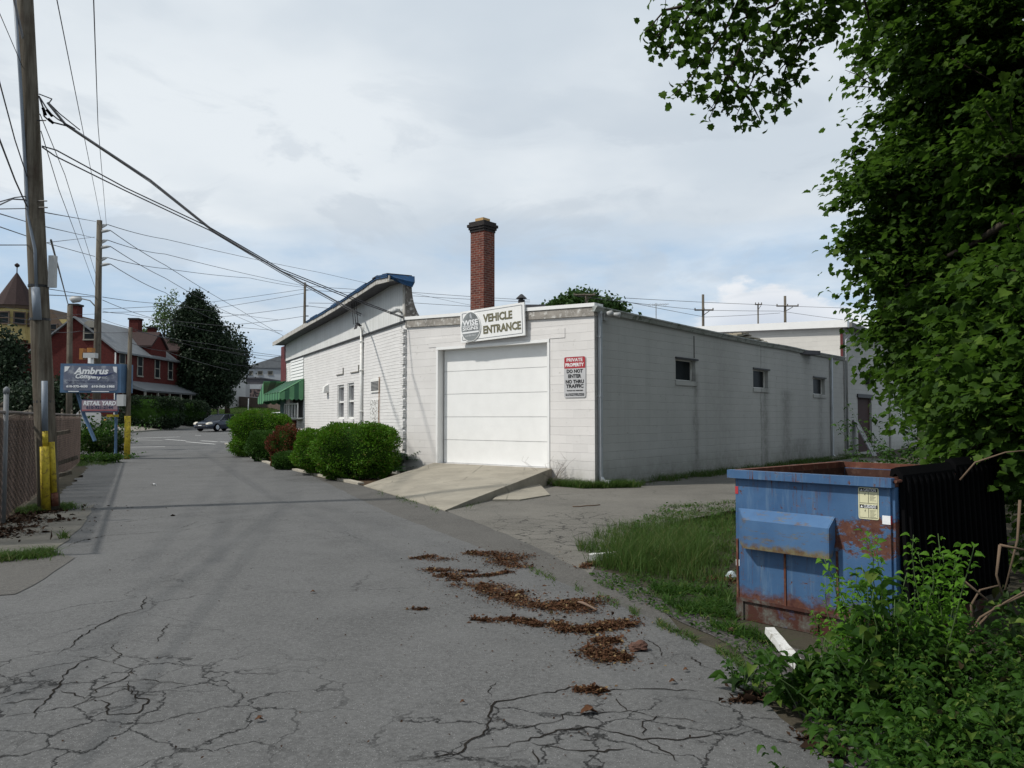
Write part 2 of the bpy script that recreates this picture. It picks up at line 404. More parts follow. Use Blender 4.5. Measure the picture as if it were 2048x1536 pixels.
def m_concrete(name, c):
    m = MT(name, .9, .2)
    col = m.mix(m.ramp(m.noise(1.2, 7, .65), [(.3, 0.0), (.7, 1.0)]), tuple(x * .78 for x in c), tuple(x * 1.12 for x in c))
    col = m.mix(m.ramp(m.noise(60, 4, .7), [(.4, 0.0), (.8, .5)]), col, tuple(x * .6 for x in c))
    col = m.mix(m.ramp(m.noise(3.5, 8, .7, dist=1), [(.58, 0.0), (.68, .6)]), col, tuple(x * .62 for x in c))
    cw = m.voro(.55, 'DISTANCE_TO_EDGE', vec=m.map(m.pos, (1, 1, 1), (3, 1, 0))); col = m.mix(m.math('MULTIPLY', m.ramp(cw, [(.003, 1.0), (.010, 0.0)]), m.ramp(m.noise(2, 5), [(.4, 0.0), (.6, .6)])), col, tuple(x * .3 for x in c))
    col = m.mix(m.ramp(m.noise(.9, 6, .65, dist=.8), [(.52, 0.0), (.66, .45)]), col, tuple(x * .55 for x in c))
    m.bump(m.noise(50, 5, .7), .35, .006); return m.col(col)
M['concrete'] = m_concrete('concrete_ramp', (.30, .275, .225))
M['concdark'] = m_concrete('old_concrete', (.24, .23, .20))
M['kerb'] = m_concrete('kerb_concrete', (.40, .37, .31))

def m_leaf(name, c1, c2, c3=None, rough=.5, trans=.35, scale=1.2):
    m = MT(name, rough, .12)
    ri = m.geo.outputs['Random Per Island']
    col = m.mix(ri, c1, c2)
    if c3: col = m.mix(m.ramp(ri, [(.86, 0.0), (.93, 1.0)]), col, c3)
    col = m.mix(m.ramp(m.noise(scale, 4, .6), [(.35, 0.0), (.7, .6)]), col, tuple(x * .55 for x in c1))
    m.col(col)
    if trans:
        tr = m.n('ShaderNodeBsdfTranslucent'); m.set(tr.inputs[0], m.mix(.5, col, tuple(min(1, x * 1.7) for x in c2)))
        mx = m.n('ShaderNodeMixShader'); mx.inputs[0].default_value = trans
        m.t.links.new(m.b.outputs[0], mx.inputs[1]); m.t.links.new(tr.outputs[0], mx.inputs[2]); m.t.links.new(mx.outputs[0], m.o.inputs[0])
    return m.m
M['maple'] = m_leaf('maple_leaf', (.027, .062, .008), (.056, .118, .013), (.10, .17, .025), trans=.4, rough=.6, scale=.9)
M['weed'] = m_leaf('weed_leaf', (.022, .060, .009), (.050, .118, .016), (.11, .16, .03), trans=.35, scale=2.5)
M['weedlight'] = m_leaf('light_weed_leaf', (.07, .17, .015), (.13, .28, .03), trans=.4)
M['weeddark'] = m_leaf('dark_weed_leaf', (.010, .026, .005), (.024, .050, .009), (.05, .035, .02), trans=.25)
M['grass'] = m_leaf('grass_blade', (.040, .085, .016), (.080, .14, .032), (.16, .14, .06), trans=.3, scale=2)
M['boxwood'] = m_leaf('boxwood_leaf', (.040, .105, .007), (.085, .20, .013), (.13, .12, .03), trans=.25, scale=3)
M['boxdark'] = m_leaf('shrub_leaf', (.025, .07, .012), (.045, .10, .016), trans=.2)
M['barberry'] = m_leaf('barberry_leaf', (.14, .015, .015), (.05, .07, .02), (.20, .02, .02), trans=.2)
M['conifer'] = m_leaf('conifer_leaf', (.016, .030, .016), (.032, .052, .026), trans=.1)
M['fartree'] = m_leaf('far_tree_leaf', (.025, .060, .015), (.045, .09, .02), trans=.2)
M['paletree'] = m_leaf('pale_tree_leaf', (.07, .12, .04), (.12, .18, .07), trans=.2)
M['sumac'] = m_leaf('sumac_leaf', (.04, .10, .035), (.07, .15, .05), trans=.3)
M['litter'] = m_leaf('leaf_litter', (.052, .024, .013), (.110, .052, .026), (.21, .15, .075), rough=.9, trans=0, scale=9)
M['litterdark'] = m_leaf('dark_leaf_litter', (.028, .016, .010), (.06, .035, .022), rough=.9, trans=0, scale=9)
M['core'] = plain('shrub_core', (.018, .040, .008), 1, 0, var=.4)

# ------------------------------------------------------------ foliage builders
MAPLE = [(0, 0), (.16, -.05), (.42, .0), (.37, .16), (.58, .36), (.42, .46), (.36, .70), (.19, .74), (0, 1.0)]
MAPLE = MAPLE + [(-x, y) for x, y in MAPLE[-2:0:-1]]
OVATE = [(0, 0), (.20, .14), (.29, .36), (.24, .62), (.11, .86), (0, 1.0), (-.11, .86), (-.24, .62), (-.29, .36), (-.20, .14)]
DIAM = [(0, 0), (.30, .5), (0, 1), (-.30, .5)]
def leaf_arrays(C, A, N, S, shape, cup=.12):
    """C base points, A axis dirs, N normals, S sizes -> verts, tris"""
    C = np.asarray(C); n = len(C)
    A = A / np.linalg.norm(A, axis=1, keepdims=True)
    B = np.cross(N, A); B /= (np.linalg.norm(B, axis=1, keepdims=True) + 1e-9)
    Nn = np.cross(A, B)
    sh = np.array(shape); k = len(sh)
    if k == 4:
        pts = np.c_[sh, np.abs(sh[:, 0]) * cup]
        tri = np.array([(0, 1, 2), (0, 2, 3)])
    else:
        pts = np.r_[[[0, .42, 0.0]], np.c_[sh, np.abs(sh[:, 0]) * cup - (sh[:, 1] - .42) ** 2 * cup * 2]]
        tri = np.array([(0, i + 1, (i + 1) % k + 1) for i in range(k)])
    S = np.asarray(S).reshape(-1, 1, 1)
    V = C[:, None, :] + S * (pts[None, :, 0:1] * B[:, None, :] + pts[None, :, 1:2] * A[:, None, :] + pts[None, :, 2:3] * Nn[:, None, :])
    F = tri[None] + (np.arange(n) * len(pts))[:, None, None]
    return V.reshape(-1, 3), F.reshape(-1, 3)
def rand_dirs(n, up=0.0, rs=NR):
    d = rs.normal(size=(n, 3)); d[:, 2] += up; return d / np.linalg.norm(d, axis=1, keepdims=True)
def leaves(name, C, S, shape, mat, parent=None, axis_bias=(0, 0, 0), nup=1.0, cup=.12):
    n = len(C); A = rand_dirs(n) + np.array(axis_bias); N = rand_dirs(n, nup)
    V, F = leaf_arrays(C, A, N, S, shape, cup)
    return npmesh(name, V, F, mat, parent)
def twig_bundle(paths, name, mat, parent, seg=4):
    mb = MB()
    for pts, r0, r1 in paths:
        k = len(pts); mb.tube(pts, [r0 + (r1 - r0) * i / max(1, k - 1) for i in range(k)], seg)
    return mb.build(name, mat, parent, smooth=True)
def tier_crown(c, r, ncl, k, rad=.26, flat=.06, shell=.45):
    # leaf sprays in drooping layers, as on a maple
    d = rand_dirs(ncl); rr = (shell + (1 - shell) * NR.rand(ncl)); cl = np.array(c) + d * rr[:, None] * np.array(r)
    out_ = d.copy(); out_[:, 2] = out_[:, 2] * .3 - .45; out_ /= np.linalg.norm(out_, axis=1, keepdims=True)
    side = np.cross(out_, np.array([0, 0, 1.0])); side /= np.linalg.norm(side, axis=1, keepdims=True); upv = np.cross(side, out_)
    sz = NR.uniform(.6, 1.35, ncl)
    a = NR.normal(size=(ncl, k, 3)) * np.array([1.0, .62, flat / rad]) * rad * sz[:, None, None]
    pts = cl[:, None, :] + a[..., 0:1] * out_[:, None, :] + a[..., 1:2] * side[:, None, :] + a[..., 2:3] * upv[:, None, :]
    A = (out_[:, None, :] + a[..., 1:2] / rad * .7 * side[:, None, :] + NR.normal(size=(ncl, k, 3)) * .45).reshape(-1, 3)
    N = (np.repeat(upv, k, axis=0) + NR.normal(size=(ncl * k, 3)) * .42)
    return cl, pts.reshape(-1, 3), A, N
def bezier_path(a, b, sag=0.0, n=6, jit=0.0):
    out = []
    for i in range(n + 1):
        t = i / n; p = a.lerp(b, t); p.z += sag * 4 * t * (1 - t)
        if 0 < i < n and jit: p += Vector((rng.uniform(-1, 1), rng.uniform(-1, 1), rng.uniform(-1, 1))) * jit
        out.append(p)
    return out
def crown_points(c, r, ncl, k, spread, shell=.55, flat=1.0):
    d = rand_dirs(ncl); rad = (shell + (1 - shell) * NR.rand(ncl)) ** (1.0)
    rr = np.array([r[0], r[1], r[2]]) if isinstance(r, (tuple, list)) else np.array([r, r, r])
    cl = np.array(c) + d * rad[:, None] * rr
    pts = np.repeat(cl, k, axis=0) + NR.normal(size=(ncl * k, 3)) * spread * np.array([1, 1, flat])
    return cl, pts
def tree(name, label, cat, base, blobs, mat, leaf=.12, ncl=60, k=30, spread=.25, shape=DIAM, trunk_r=.18, group=None, bark='barkd', shell=.45, limb=True, top=None):
    """blobs: (center Vector, (rx,ry,rz), weight)"""
    t = empty(name, base, label, cat, group)
    allp = []; paths = []
    zs = [b[0].z for b in blobs]; zt = top if top else max(zs)
    tp = [Vector(base), Vector(base).lerp(Vector((sum(b[0].x for b in blobs) / len(blobs), sum(b[0].y for b in blobs) / len(blobs), zt)), .5)]
    tp.append(Vector((sum(b[0].x for b in blobs) / len(blobs), sum(b[0].y for b in blobs) / len(blobs), zt)))
    mb = MB(); n = 7
    pts = [tp[0].lerp(tp[2], i / n) + Vector((rng.uniform(-1, 1), rng.uniform(-1, 1), 0)) * trunk_r * .4 * (i > 0) for i in range(n + 1)]
    mb.tube(pts, [trunk_r * (1 - .75 * i / n) * (1.25 if i == 0 else 1) for i in range(n + 1)], 8)
    for c, r, w in blobs:
        cl, p = crown_points(c, r, int(ncl * w), k, spread, shell); allp.append(p)
        if limb:
            j = min(n - 1, max(1, int(n * max(0, (c.z - base[2]) * .7) / max(.1, zt - base[2]))))
            mb.tube(bezier_path(pts[j], c, .1, 4, .08 * r[0]), [trunk_r * .45, trunk_r * .36, trunk_r * .28, trunk_r * .2, trunk_r * .1], 6)
            for q in cl[::5]: mb.tube(bezier_path(c, Vector(q), 0, 2, .03), [trunk_r * .1, trunk_r * .07, trunk_r * .03], 3)
    mb.build('trunk', M[bark], t, smooth=True)
    C = np.concatenate(allp)
    leaves('crown', C, leaf * NR.uniform(.6, 1.25, len(C)), shape, M[mat], t)
    return t

# ============================================================ GROUND
def poly_sheet(name, pts, z, mat, kind='structure', sub=None):
    """flat sheet following gz + z ; pts ground (x,y)"""
    bm = bmesh.new(); vs = [bm.verts.new((x, y, 0)) for x, y in pts]
    f = bm.faces.new(vs); bmesh.ops.triangulate(bm, faces=[f])
    if sub:
        for ax, a, b, st in sub:
            k = a
            while k < b:
                co = (k, 0, 0) if ax == 0 else (0, k, 0); no = (1, 0, 0) if ax == 0 else (0, 1, 0)
                bmesh.ops.bisect_plane(bm, geom=bm.verts[:] + bm.edges[:] + bm.faces[:], plane_co=co, plane_no=no); k += st
    for vv in bm.verts: vv.co.z = gz(vv.co.x, vv.co.y) + z
    bmesh.ops.recalc_face_normals(bm, faces=bm.faces)
    for f in bm.faces:
        if f.normal.z < 0: f.normal_flip()
    me = bpy.data.meshes.new(name); bm.to_mesh(me); bm.free(); me.materials.append(mat)
    o = bpy.data.objects.new(name, me); COL.objects.link(o)
    if kind: o['kind'] = kind
    return o
def gxy(px, py):
    p = G(px, py); return (p.x, p.y)
def rough_line(pts, step, amp, seed=1):
    r = random.Random(seed); out = []
    for i in range(len(pts) - 1):
        a, b = Vector(pts[i]), Vector(pts[i + 1]); L = (b - a).length; n = max(1, int(L / step))
        for k in range(n):
            p = a.lerp(b, k / n)
            if k: p = p + Vector((r.uniform(-amp, amp), r.uniform(-amp, amp)))
            out.append((p.x, p.y))
    out.append(tuple(pts[-1])); return out

mg = MT('ground_soil', .95, .1)
c = mg.mix(mg.ramp(mg.noise(.25, 6, .65), [(.4, 0.0), (.6, 1.0)]), (.048, .046, .033), (.066, .056, .042))
c = mg.mix(mg.ramp(mg.noise(3.0, 6, .7), [(.45, 0.0), (.7, .8)]), c, (.05, .045, .035)); mg.bump(mg.noise(25, 4), .5, .02)
M['soil'] = mg.col(c)
xs = [-600, -300, -150, -90, -60, -45, -40, -36, -33.5, -31.5, -29.5, -27, -20, -10, 0, 10, 30, 90, 300, 600]
ys = [-60, -20, 0, 20, 37, 45, 50, 55, 60, 70, 80, 92, 100, 110, 125, 145, 170, 300, 900, 1800]
gm = MB()
for j in range(len(ys) - 1):
    for i in range(len(xs) - 1):
        gm.quad(*[Vector((x, y, gz(x, y) - .004)) for x, y in ((xs[i], ys[j]), (xs[i + 1], ys[j]), (xs[i + 1], ys[j + 1]), (xs[i], ys[j + 1]))])
tag(gm.build('ground', M['soil']), kind='structure')

M['road'] = m_asphalt('asphalt_road', (.093, .0935, .0935), crack=.95, patch=.2, region=[(-2.6, 4.5, 1.9, 1.25), (.45, 4.15, 1.35, .6)])
M['strip'] = m_asphalt('asphalt_strip', (.080, .077, .072), crack=.4, patch=.25)
M['lot'] = m_asphalt('asphalt_lot', (.118, .112, .100), crack=1.0, patch=.3, region=[(1.4, 11.5, 2.2, 2.6)])
M['street'] = m_asphalt('asphalt_street', (.095, .097, .102), patch=.15)
M['gravel'] = m_asphalt('gravel_verge', (.050, .047, .045), patch=.4, grav=.9)
# right hand edge of the alley asphalt, from far to near
edgeR = [gxy(462, 897), gxy(530, 915), gxy(620, 950), gxy(700, 990), gxy(770, 1024), gxy(970, 1100), gxy(1059, 1141), gxy(1247, 1217),
         gxy(1325, 1252), gxy(1380, 1280), gxy(1470, 1325), gxy(1510, 1375), gxy(1560, 1440), gxy(1700, 1536)]
edgeR += [(2.0, 2.4), (2.3, .5), (2.5, -6)]
fenceA = Vector((-7.46, 11.8)); fdir = Vector((-.424, .906))
left = [(-3.2, -6), (-5.0, 5.0), (-6.6, 9.0), (-7.3, 11.9), (-7.9, 13.8), gxy(160, 932), (-16.2, 31), (-17.5, 35.5), (-60, 34.2), (-60, 60), (-29.2, 60), (-29.2, 170), (-12.9, 170), (-12.9, 46), (-12.6, 39.5)]
road = poly_sheet('road', left + rough_line(edgeR, .25, .018, 3), .012, M['road'], sub=[(1, 37, 60, 3), (1, 60, 171, 8)])
strip_out = [gxy(462, 900), gxy(560, 940), gxy(660, 960), gxy(735, 974), gxy(890, 1023), gxy(1010, 1068), gxy(1100, 1108), gxy(1170, 1143), gxy(1200, 1165), gxy(1330, 1225), gxy(1360, 1262)]
so_in = [e for e in edgeR[:9]]
poly_sheet('asphalt_strip', rough_line(strip_out, .3, .03, 5) + [(x - .15, y - .05) for x, y in so_in[::-1]], .008, M['strip'])
lotp = [gxy(885, 1018), gxy(1010, 1072), gxy(1100, 1112), gxy(1180, 1150), gxy(1250, 1085), gxy(1370, 1040), gxy(1470, 1020), (5.5, 12.2), (9, 16), (14.6, 31.2), (13.2, 32.4)]
lotp += [gxy(1205, 978), gxy(1100, 968), gxy(1000, 985)]
poly_sheet('parking_lot', rough_line(lotp, .4, .05, 8), .004, M['lot'])
poly_sheet('gravel_verge', rough_line([gxy(1130, 1125), gxy(1240, 1150), gxy(1330, 1205), gxy(1450, 1245), gxy(1560, 1290), (2.9, 5.0), (3.0, 3.0), (2.2, 1.2), (1.6, 2.6), gxy(1600, 1430), gxy(1460, 1290), gxy(1300, 1215), gxy(1130, 1150)], .25, .06, 9), .002, M['gravel'])
# worn walk slab and darker patch by the left edge
slab = poly_sheet('sidewalk_slab', rough_line([gxy(-60, 1066), gxy(35, 1036), gxy(150, 1022), gxy(190, 1010), gxy(160, 1060), gxy(110, 1102), gxy(0, 1123), gxy(-80, 1132)], .35, .03, 4), .020, m_concrete('worn_walk_concrete', (.140, .133, .115)))
pt = poly_sheet('asphalt_patch', rough_line([gxy(-60, 1134), gxy(110, 1106), gxy(150, 1118), gxy(90, 1160), gxy(30, 1192), gxy(-80, 1200)], .25, .03, 6), .018, M['strip'])
# litter-strewn soil along the fence
poly_sheet('soil_strip', rough_line([(-9.2, 8), (-6.4, 9.0), (-7.1, 11.7), (-7.65, 13.2), (-13.4, 25.7), gxy(158, 930), (-16.6, 30), (-19, 30), (-12, 14)], .3, .08, 12), .016, M['soil'])
# planting bed between alley and brick wall
bed = [gxy(470, 896), gxy(560, 930), gxy(640, 950), gxy(730, 973), (-3.0, 20.4), (-3.1, 22.2), (-10.4, 37.2), (-12.4, 38)]
poly_sheet('planting_bed', bed, .02, plain('bed_mulch', (.07, .05, .035), .95, 0, var=.4, scale=8))

# cracks drawn where they run in the asphalt
M['crack'] = plain('crack_shadow', (.022, .020, .018), 1, 0, var=.4, scale=8)
def crk(pts, w):
    P0 = [Vector(gxy(*p)) for p in pts]; out = []
    for a, b in zip(P0, P0[1:]):
        n = max(2, int((b - a).length / .035))
        for k in range(n): out.append(a.lerp(b, k / n) + Vector((rng.uniform(-1, 1), rng.uniform(-1, 1))) * .016)
    out.append(P0[-1]); return out, w
def z8(l): return [(700 + x / 2.56, 940 + y / 2.56) for x, y in l]
def z6(l): return [(x / 3.4125, 1000 + y / 3.4125) for x, y in l]
C8 = [([(130, 1525), (400, 1490), (540, 1470), (600, 1415), (700, 1350), (715, 1290), (710, 1240), (760, 1200), (860, 1180), (1040, 1150), (1160, 1120), (1330, 1140), (1500, 1130), (1900, 1150)], .022),
      ([(700, 1350), (900, 1330), (1060, 1300), (1100, 1270), (1420, 1250), (1600, 1280), (1850, 1310)], .012),
      ([(600, 1450), (800, 1430), (930, 1390), (1070, 1350), (1200, 1330), (1380, 1360), (1500, 1395), (1750, 1390), (2040, 1340)], .02),
      ([(1350, 1180), (1420, 1250)], .012), ([(1600, 1270), (1510, 1300), (1510, 1380)], .012), ([(715, 1180), (710, 1130), (770, 1090)], .008),
      ([(1740, 960), (1800, 1010), (1950, 1060)], .014), ([(1500, 870), (1580, 910), (1610, 970)], .012), ([(0, 222), (90, 221), (180, 216)], .014),
      ([(930, 1410), (1060, 1440), (1160, 1450), (1290, 1460), (1420, 1440)], .024), ([(1180, 1395), (1240, 1400), (1300, 1385)], .024), ([(950, 1440), (960, 1525)], .014), ([(1510, 1395), (1600, 1450), (1700, 1520)], .014)]
C6 = [([(200, 1530), (300, 1400), (380, 1310), (450, 1200), (590, 1090)], .02), ([(360, 1090), (470, 1020), (600, 910), (740, 840), (800, 800), (960, 760), (1010, 650)], .018),
      ([(390, 1310), (580, 1370), (710, 1280), (860, 1240), (900, 1180)], .014), ([(430, 1450), (620, 1380), (870, 1300), (950, 1340), (1120, 1350)], .010),
      ([(860, 1240), (890, 1330), (1000, 1390), (950, 1470), (720, 1480), (750, 1400), (620, 1375)], .018), ([(1150, 850), (1060, 990)], .012),
      ([(450, 330), (550, 285), (720, 250), (960, 235), (1200, 215)], .018), ([(920, 1235), (1130, 1260), (1365, 1280)], .01), ([(760, 1130), (820, 1070), (760, 1030), (800, 980)], .012),
      ([(460, 1075), (620, 1090), (760, 1120), (890, 1160), (920, 1235)], .008), ([(0, 1420), (200, 1375), (320, 1370)], .012), ([(1365, 150), (1200, 210)], .012)]
mb = MB()
for l, w, f in [(a, b, z8) for a, b in C8] + [(a, b, z6) for a, b in C6]:
    pts, w = crk(f(l), w)
    for i in range(len(pts) - 1):
        a, b = pts[i], pts[i + 1]; d = (b - a); d = Vector((-d.y, d.x)).normalized() if d.length > 0 else Vector((1, 0))
        N_ = len(pts) - 1; hsh = lambda k: (math.sin(k * 12.9898 + w * 777) * 43758.5453) % 1
        tp = lambda k: w * .34 * min(1, 6 * k / N_, 6 * (N_ - k) / N_ + .0) * (.12 + .55 * abs(math.sin(k * .21 + w * 99)) + .5 * hsh(k)); t0, t1 = tp(i), tp(i + 1)
        mb.quad(*[Vector((q.x, q.y, .0155)) for q in (a - d * t0, b - d * t1, b + d * t1, a + d * t0)])
ck = mb.build('cracks', M['crack']); ck.parent = road
# street markings
M['mark'] = plain('road_marking', (.55, .55, .54), .8, var=.1, scale=8, grime=(.2, .2, .2))
mk = MB()
def mark(x0, y0, x1, y1, w):
    a, b = Vector((x0, y0)), Vector((x1, y1)); d = (b - a).normalized(); n = Vector((-d.y, d.x)) * w / 2
    mk.quad(*[Vector((q.x, q.y, gz(q.x, q.y) + .018)) for q in (a - n, b - n, b + n, a + n)])
def pg(px, py):      # pixel on the rising street
    z = 0
    for _ in range(12):
        g = G(px, py, z); z = gz(g.x, g.y)
    return g
for a, b, w in [((250, 875), (360, 874), .25), ((250, 880), (325, 881), .18), ((330, 879), (372, 882), .18), ((402, 882), (435, 884), .2), ((372, 884), (430, 889), .16), ((440, 884), (470, 886), .18), ((255, 895), (330, 894), .2), ((390, 870), (402, 871), .12)]:
    p, q = pg(*a), pg(*b); mark(p.x, p.y, q.x, q.y, w)
tag(mk.build('street_markings', M['mark']), kind='structure')

# concrete edging along the bed (real kerb)
def kerb(name, pts, w, h, mat, label=None, **k):
    mb = MB()
    for a, b in zip(pts, pts[1:]):
        a, b = Vector(a), Vector(b); d = (b - a).normalized(); n = Vector((-d.y, d.x)) * w / 2
        za, zb = gz(*a), gz(*b); e = d * .004
        mb.hexa([Vector((*(q), z)) for z, q in ((za - .02, a - n + e), (zb - .02, b - n - e), (zb - .02, b + n - e), (za - .02, a + n + e))] +
                [Vector((*(q), z)) for z, q in ((za + h, a - n + e), (zb + h, b - n - e), (zb + h, b + n - e), (za + h, a + n + e))])
    o = mb.build(name, mat); tag(o, kind='structure'); return o
kerb('bed_kerb', rough_line([gxy(452, 893), gxy(475, 902), gxy(510, 918), gxy(545, 930), gxy(600, 944), gxy(660, 956), gxy(722, 970)], .9, .03, 2), .16, .06, M['kerb'])
kerb('corner_kerb', [(-12.6, 39.5), (-12.75, 45), (-12.75, 60), (-12.75, 80)], .2, .12, M['kerb'])
poly_sheet('sidewalk', [(-12.6, 39.4), (-11.2, 37.9), (-9.5, 38.5), (-9.5, 80), (-12.6, 80)], .10, M['kerb'], sub=[(1, 40, 80, 5)])
cs = [(-29.3, y) for y in range(60, 171, 5)]
kerb('street_kerb', [(-60, 60.2), (-45, 60.2), (-29.3, 60.2)] + cs[1:], .2, .13, M['concdark'])
poly_sheet('far_sidewalk', [(-60, 60.3), (-29.4, 60.3), (-29.4, 170), (-31.4, 170), (-31.4, 62.3), (-60, 62.3)], .11, m_concrete('far_walk', (.24, .22, .20)), sub=[(1, 60, 170, 5)])

# ============================================================ GARAGE
C0 = G(1190, 975)
A = Frame(C0, R(-51.3)); B = Frame(C0, R(38.7))
sF, _ = A.hit(812, 780)
F0 = A.w(sF, 0, 0)
def sp_(x): return B.hit(x, 800)[0]
M['blockside'] = m_block('painted_block_side_shaded_stained', (.43, .435, .42), .05, .15, stains=(C0, B.d, [(sp_(1392), .16, 2.9, .55), (sp_(1530), .30, 3.0, .6), (sp_(1572), .5, 2.6, .5), (sp_(1445), .9, 4.2, .22), (sp_(1640), .3, 3.0, .45), (sp_(1600), 1.0, .9, .5), (sp_(1522), .05, 4.1, .6)]), bstr=.6, dirt=(.16, .16, .13))  # base colour holds the wall's shade, stains and dirt come on top
D = Frame(F0, R(-26.6))
def wall(mb, fr, s0, s1, z0, z1, ops, depth, ztop=None, mi=0, t0=0.0):
    S = sorted({s0, s1, *[o[0] for o in ops], *[o[1] for o in ops]}); Zs = sorted({z0, z1, *[o[2] for o in ops], *[o[3] for o in ops]})
    top = ztop or (lambda s: z1)
    for i in range(len(S) - 1):
        for j in range(len(Zs) - 1):
            sm, zm = (S[i] + S[i + 1]) / 2, (Zs[j] + Zs[j + 1]) / 2
            if any(o[0] < sm < o[1] and o[2] < zm < o[3] for o in ops): continue
            za0 = za1 = Zs[j + 1]
            if j == len(Zs) - 2: za0, za1 = top(S[i]), top(S[i + 1])
            mb.quad(fr.w(S[i], t0, Zs[j]), fr.w(S[i + 1], t0, Zs[j]), fr.w(S[i + 1], t0, za1), fr.w(S[i], t0, za0), mi)
            mb.quad(fr.w(S[i], t0 - depth, Zs[j]), fr.w(S[i], t0 - depth, za0), fr.w(S[i + 1], t0 - depth, za1), fr.w(S[i + 1], t0 - depth, Zs[j]), mi)
    for a, b, c, d in ops:
        for (p, q) in (((a, c), (a, d)), ((a, d), (b, d)), ((b, d), (b, c)), ((b, c), (a, c))):
            mb.quad(fr.w(p[0], t0, p[1]), fr.w(q[0], t0, q[1]), fr.w(q[0], t0 - depth, q[1]), fr.w(p[0], t0 - depth, p[1]), mi)
    for s in (s0, s1):
        mb.quad(fr.w(s, t0, z0), fr.w(s, t0, top(s)), fr.w(s, t0 - depth, top(s)), fr.w(s, t0 - depth, z0), mi)
    mb.quad(fr.w(s0, t0, top(s0)), fr.w(s1, t0, top(s1)), fr.w(s1, t0 - depth, top(s1)), fr.w(s0, t0 - depth, top(s0)), mi)
gar = empty('garage_building', C0, 'single-storey white painted block garage with a wide white overhead door and concrete ramp', 'garage')
sdR, zdRt = A.hit(1096, 686); sdL, zdLt = A.hit(876, 697); _, zsill = A.hit(1096, 936)
zsill2 = A.hit(885, 928)[1]; zs = (zsill + zsill2) / 2; zt = (zdRt + zdLt) / 2
zc1 = A.hit(1188, 632)[1]; zc0 = A.hit(820, 655)[1]
topA = lambda s: zc1 + (zc0 - zc1) * s / sF
mb = MB(); wall(mb, A, 0.0, sF, -.1, 5, [(sdR, sdL, zs, zt)], .28, topA); mb.build('front_wall', M['block'], gar)
# weathered board and metal cap
hb = A.hit(1188, 614)[1] - zc1; hb0 = A.hit(820, 640)[1] - zc0
def slopebox(mb, fr, s0, s1, t0, t1, zb0, zb1, h0, h1, n=1):
    for i in range(n):
        a, b = s0 + (s1 - s0) * i / n, s0 + (s1 - s0) * (i + 1) / n
        f0, f1 = i / n, (i + 1) / n; zA, zB = zb0 + (zb1 - zb0) * f0, zb0 + (zb1 - zb0) * f1; hA, hB = h0 + (h1 - h0) * f0, h0 + (h1 - h0) * f1
        mb.hexa([fr.w(a, t0, zA), fr.w(b, t0, zB), fr.w(b, t1, zB), fr.w(a, t1, zA), fr.w(a, t0, zA + hA), fr.w(b, t0, zB + hB), fr.w(b, t1, zB + hB), fr.w(a, t1, zA + hA)])
mb = MB(); slopebox(mb, A, -.02, sF, -.28, .045, zc1 + .003, zc0 + .003, hb, hb0); mb.build('fascia_board', M['wood'], gar)
mb = MB(); slopebox(mb, A, -.05, sF, -.30, .07, zc1 + hb + .006, zc0 + hb0 + .006, .085, .085); mb.build('roof_cap', M['whiteclean'], gar)
# door
dr = MB(); hgt = (zt - zs) / 5
for k in range(5):
    z0 = zs + .02 + k * hgt; dr.box(A, sdR + .05, sdL - .05, -.24, -.20, z0 + .006, z0 + hgt - .006)
door = dr.build('overhead_door', M['whiteclean'], gar)
mb = MB()
for k in range(1, 5): mb.box(A, sdR + .05, sdL - .05, -.25, -.215, zs + .02 + k * hgt - .005, zs + .02 + k * hgt + .005)
mb.box(A, sdR + .04, sdL - .04, -.23, -.19, zs - .005, zs + .022)
mb.build('door_joints', plain('joint_grey', (.48, .48, .48), .7), door)
mb = MB()
mb.box(A, sdR - .05, sdR + .012, -.21, .02, zs, zt + .05); mb.box(A, sdL - .012, sdL + .05, -.21, .02, zs, zt + .05); mb.box(A, sdR - .05, sdL + .05, -.205, .025, zt - .01, zt + .065)
mb.build('door_frame', M['whiteclean'], gar)
mb = MB(); mb.box(A, sdR - .5, sdL + .35, -.1, .012, zt + .07, zt + .30); mb.build('lintel', M['block'], gar)
# side wall
_, zeR = B.hit(1192, 617); sB, zeL = B.hit(1686, 717)
zB1 = B.hit(1205, 620)[1]
def topB(s): return zB1 + (zeL - zB1) * s / sB
wins = []
for (x0, x1, y0, y1) in ((1351, 1391, 717, 760), (1506, 1536, 738, 775), (1626, 1650, 755, 788)):
    a, za = B.hit(x0, y0); b, zb = B.hit(x1, (y0 + y1) / 2); _, zl = B.hit(x0, y1); wins.append((a, b, zl, za))
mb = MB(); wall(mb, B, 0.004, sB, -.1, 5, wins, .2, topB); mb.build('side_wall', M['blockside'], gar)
for (a, b, zl, za) in wins:
    f = MB()
    f.box(B, a + .003, b - .003, -.17, -.14, za - .03, za - .003); f.box(B, a + .003, b - .003, -.17, -.14, zl + .003, zl + .03)
    f.box(B, a + .003, a + .03, -.17, -.14, zl + .03, za - .03); f.box(B, b - .05, b - .003, -.17, -.12, zl + .03, za - .03)
    w = f.build('window', M['white'], gar)
    g = MB(); g.box(B, a + .02, b - .02, -.165, -.15, zl + .02, za - .02); g.build('pane', M['glass'], w)
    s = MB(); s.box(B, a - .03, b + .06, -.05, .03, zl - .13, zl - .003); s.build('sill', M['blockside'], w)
    t = MB(); t.box(B, a - .02, b + .14, -.02, .03, za + .004, za + .05); t.build('head_flashing', M['dark'], w)
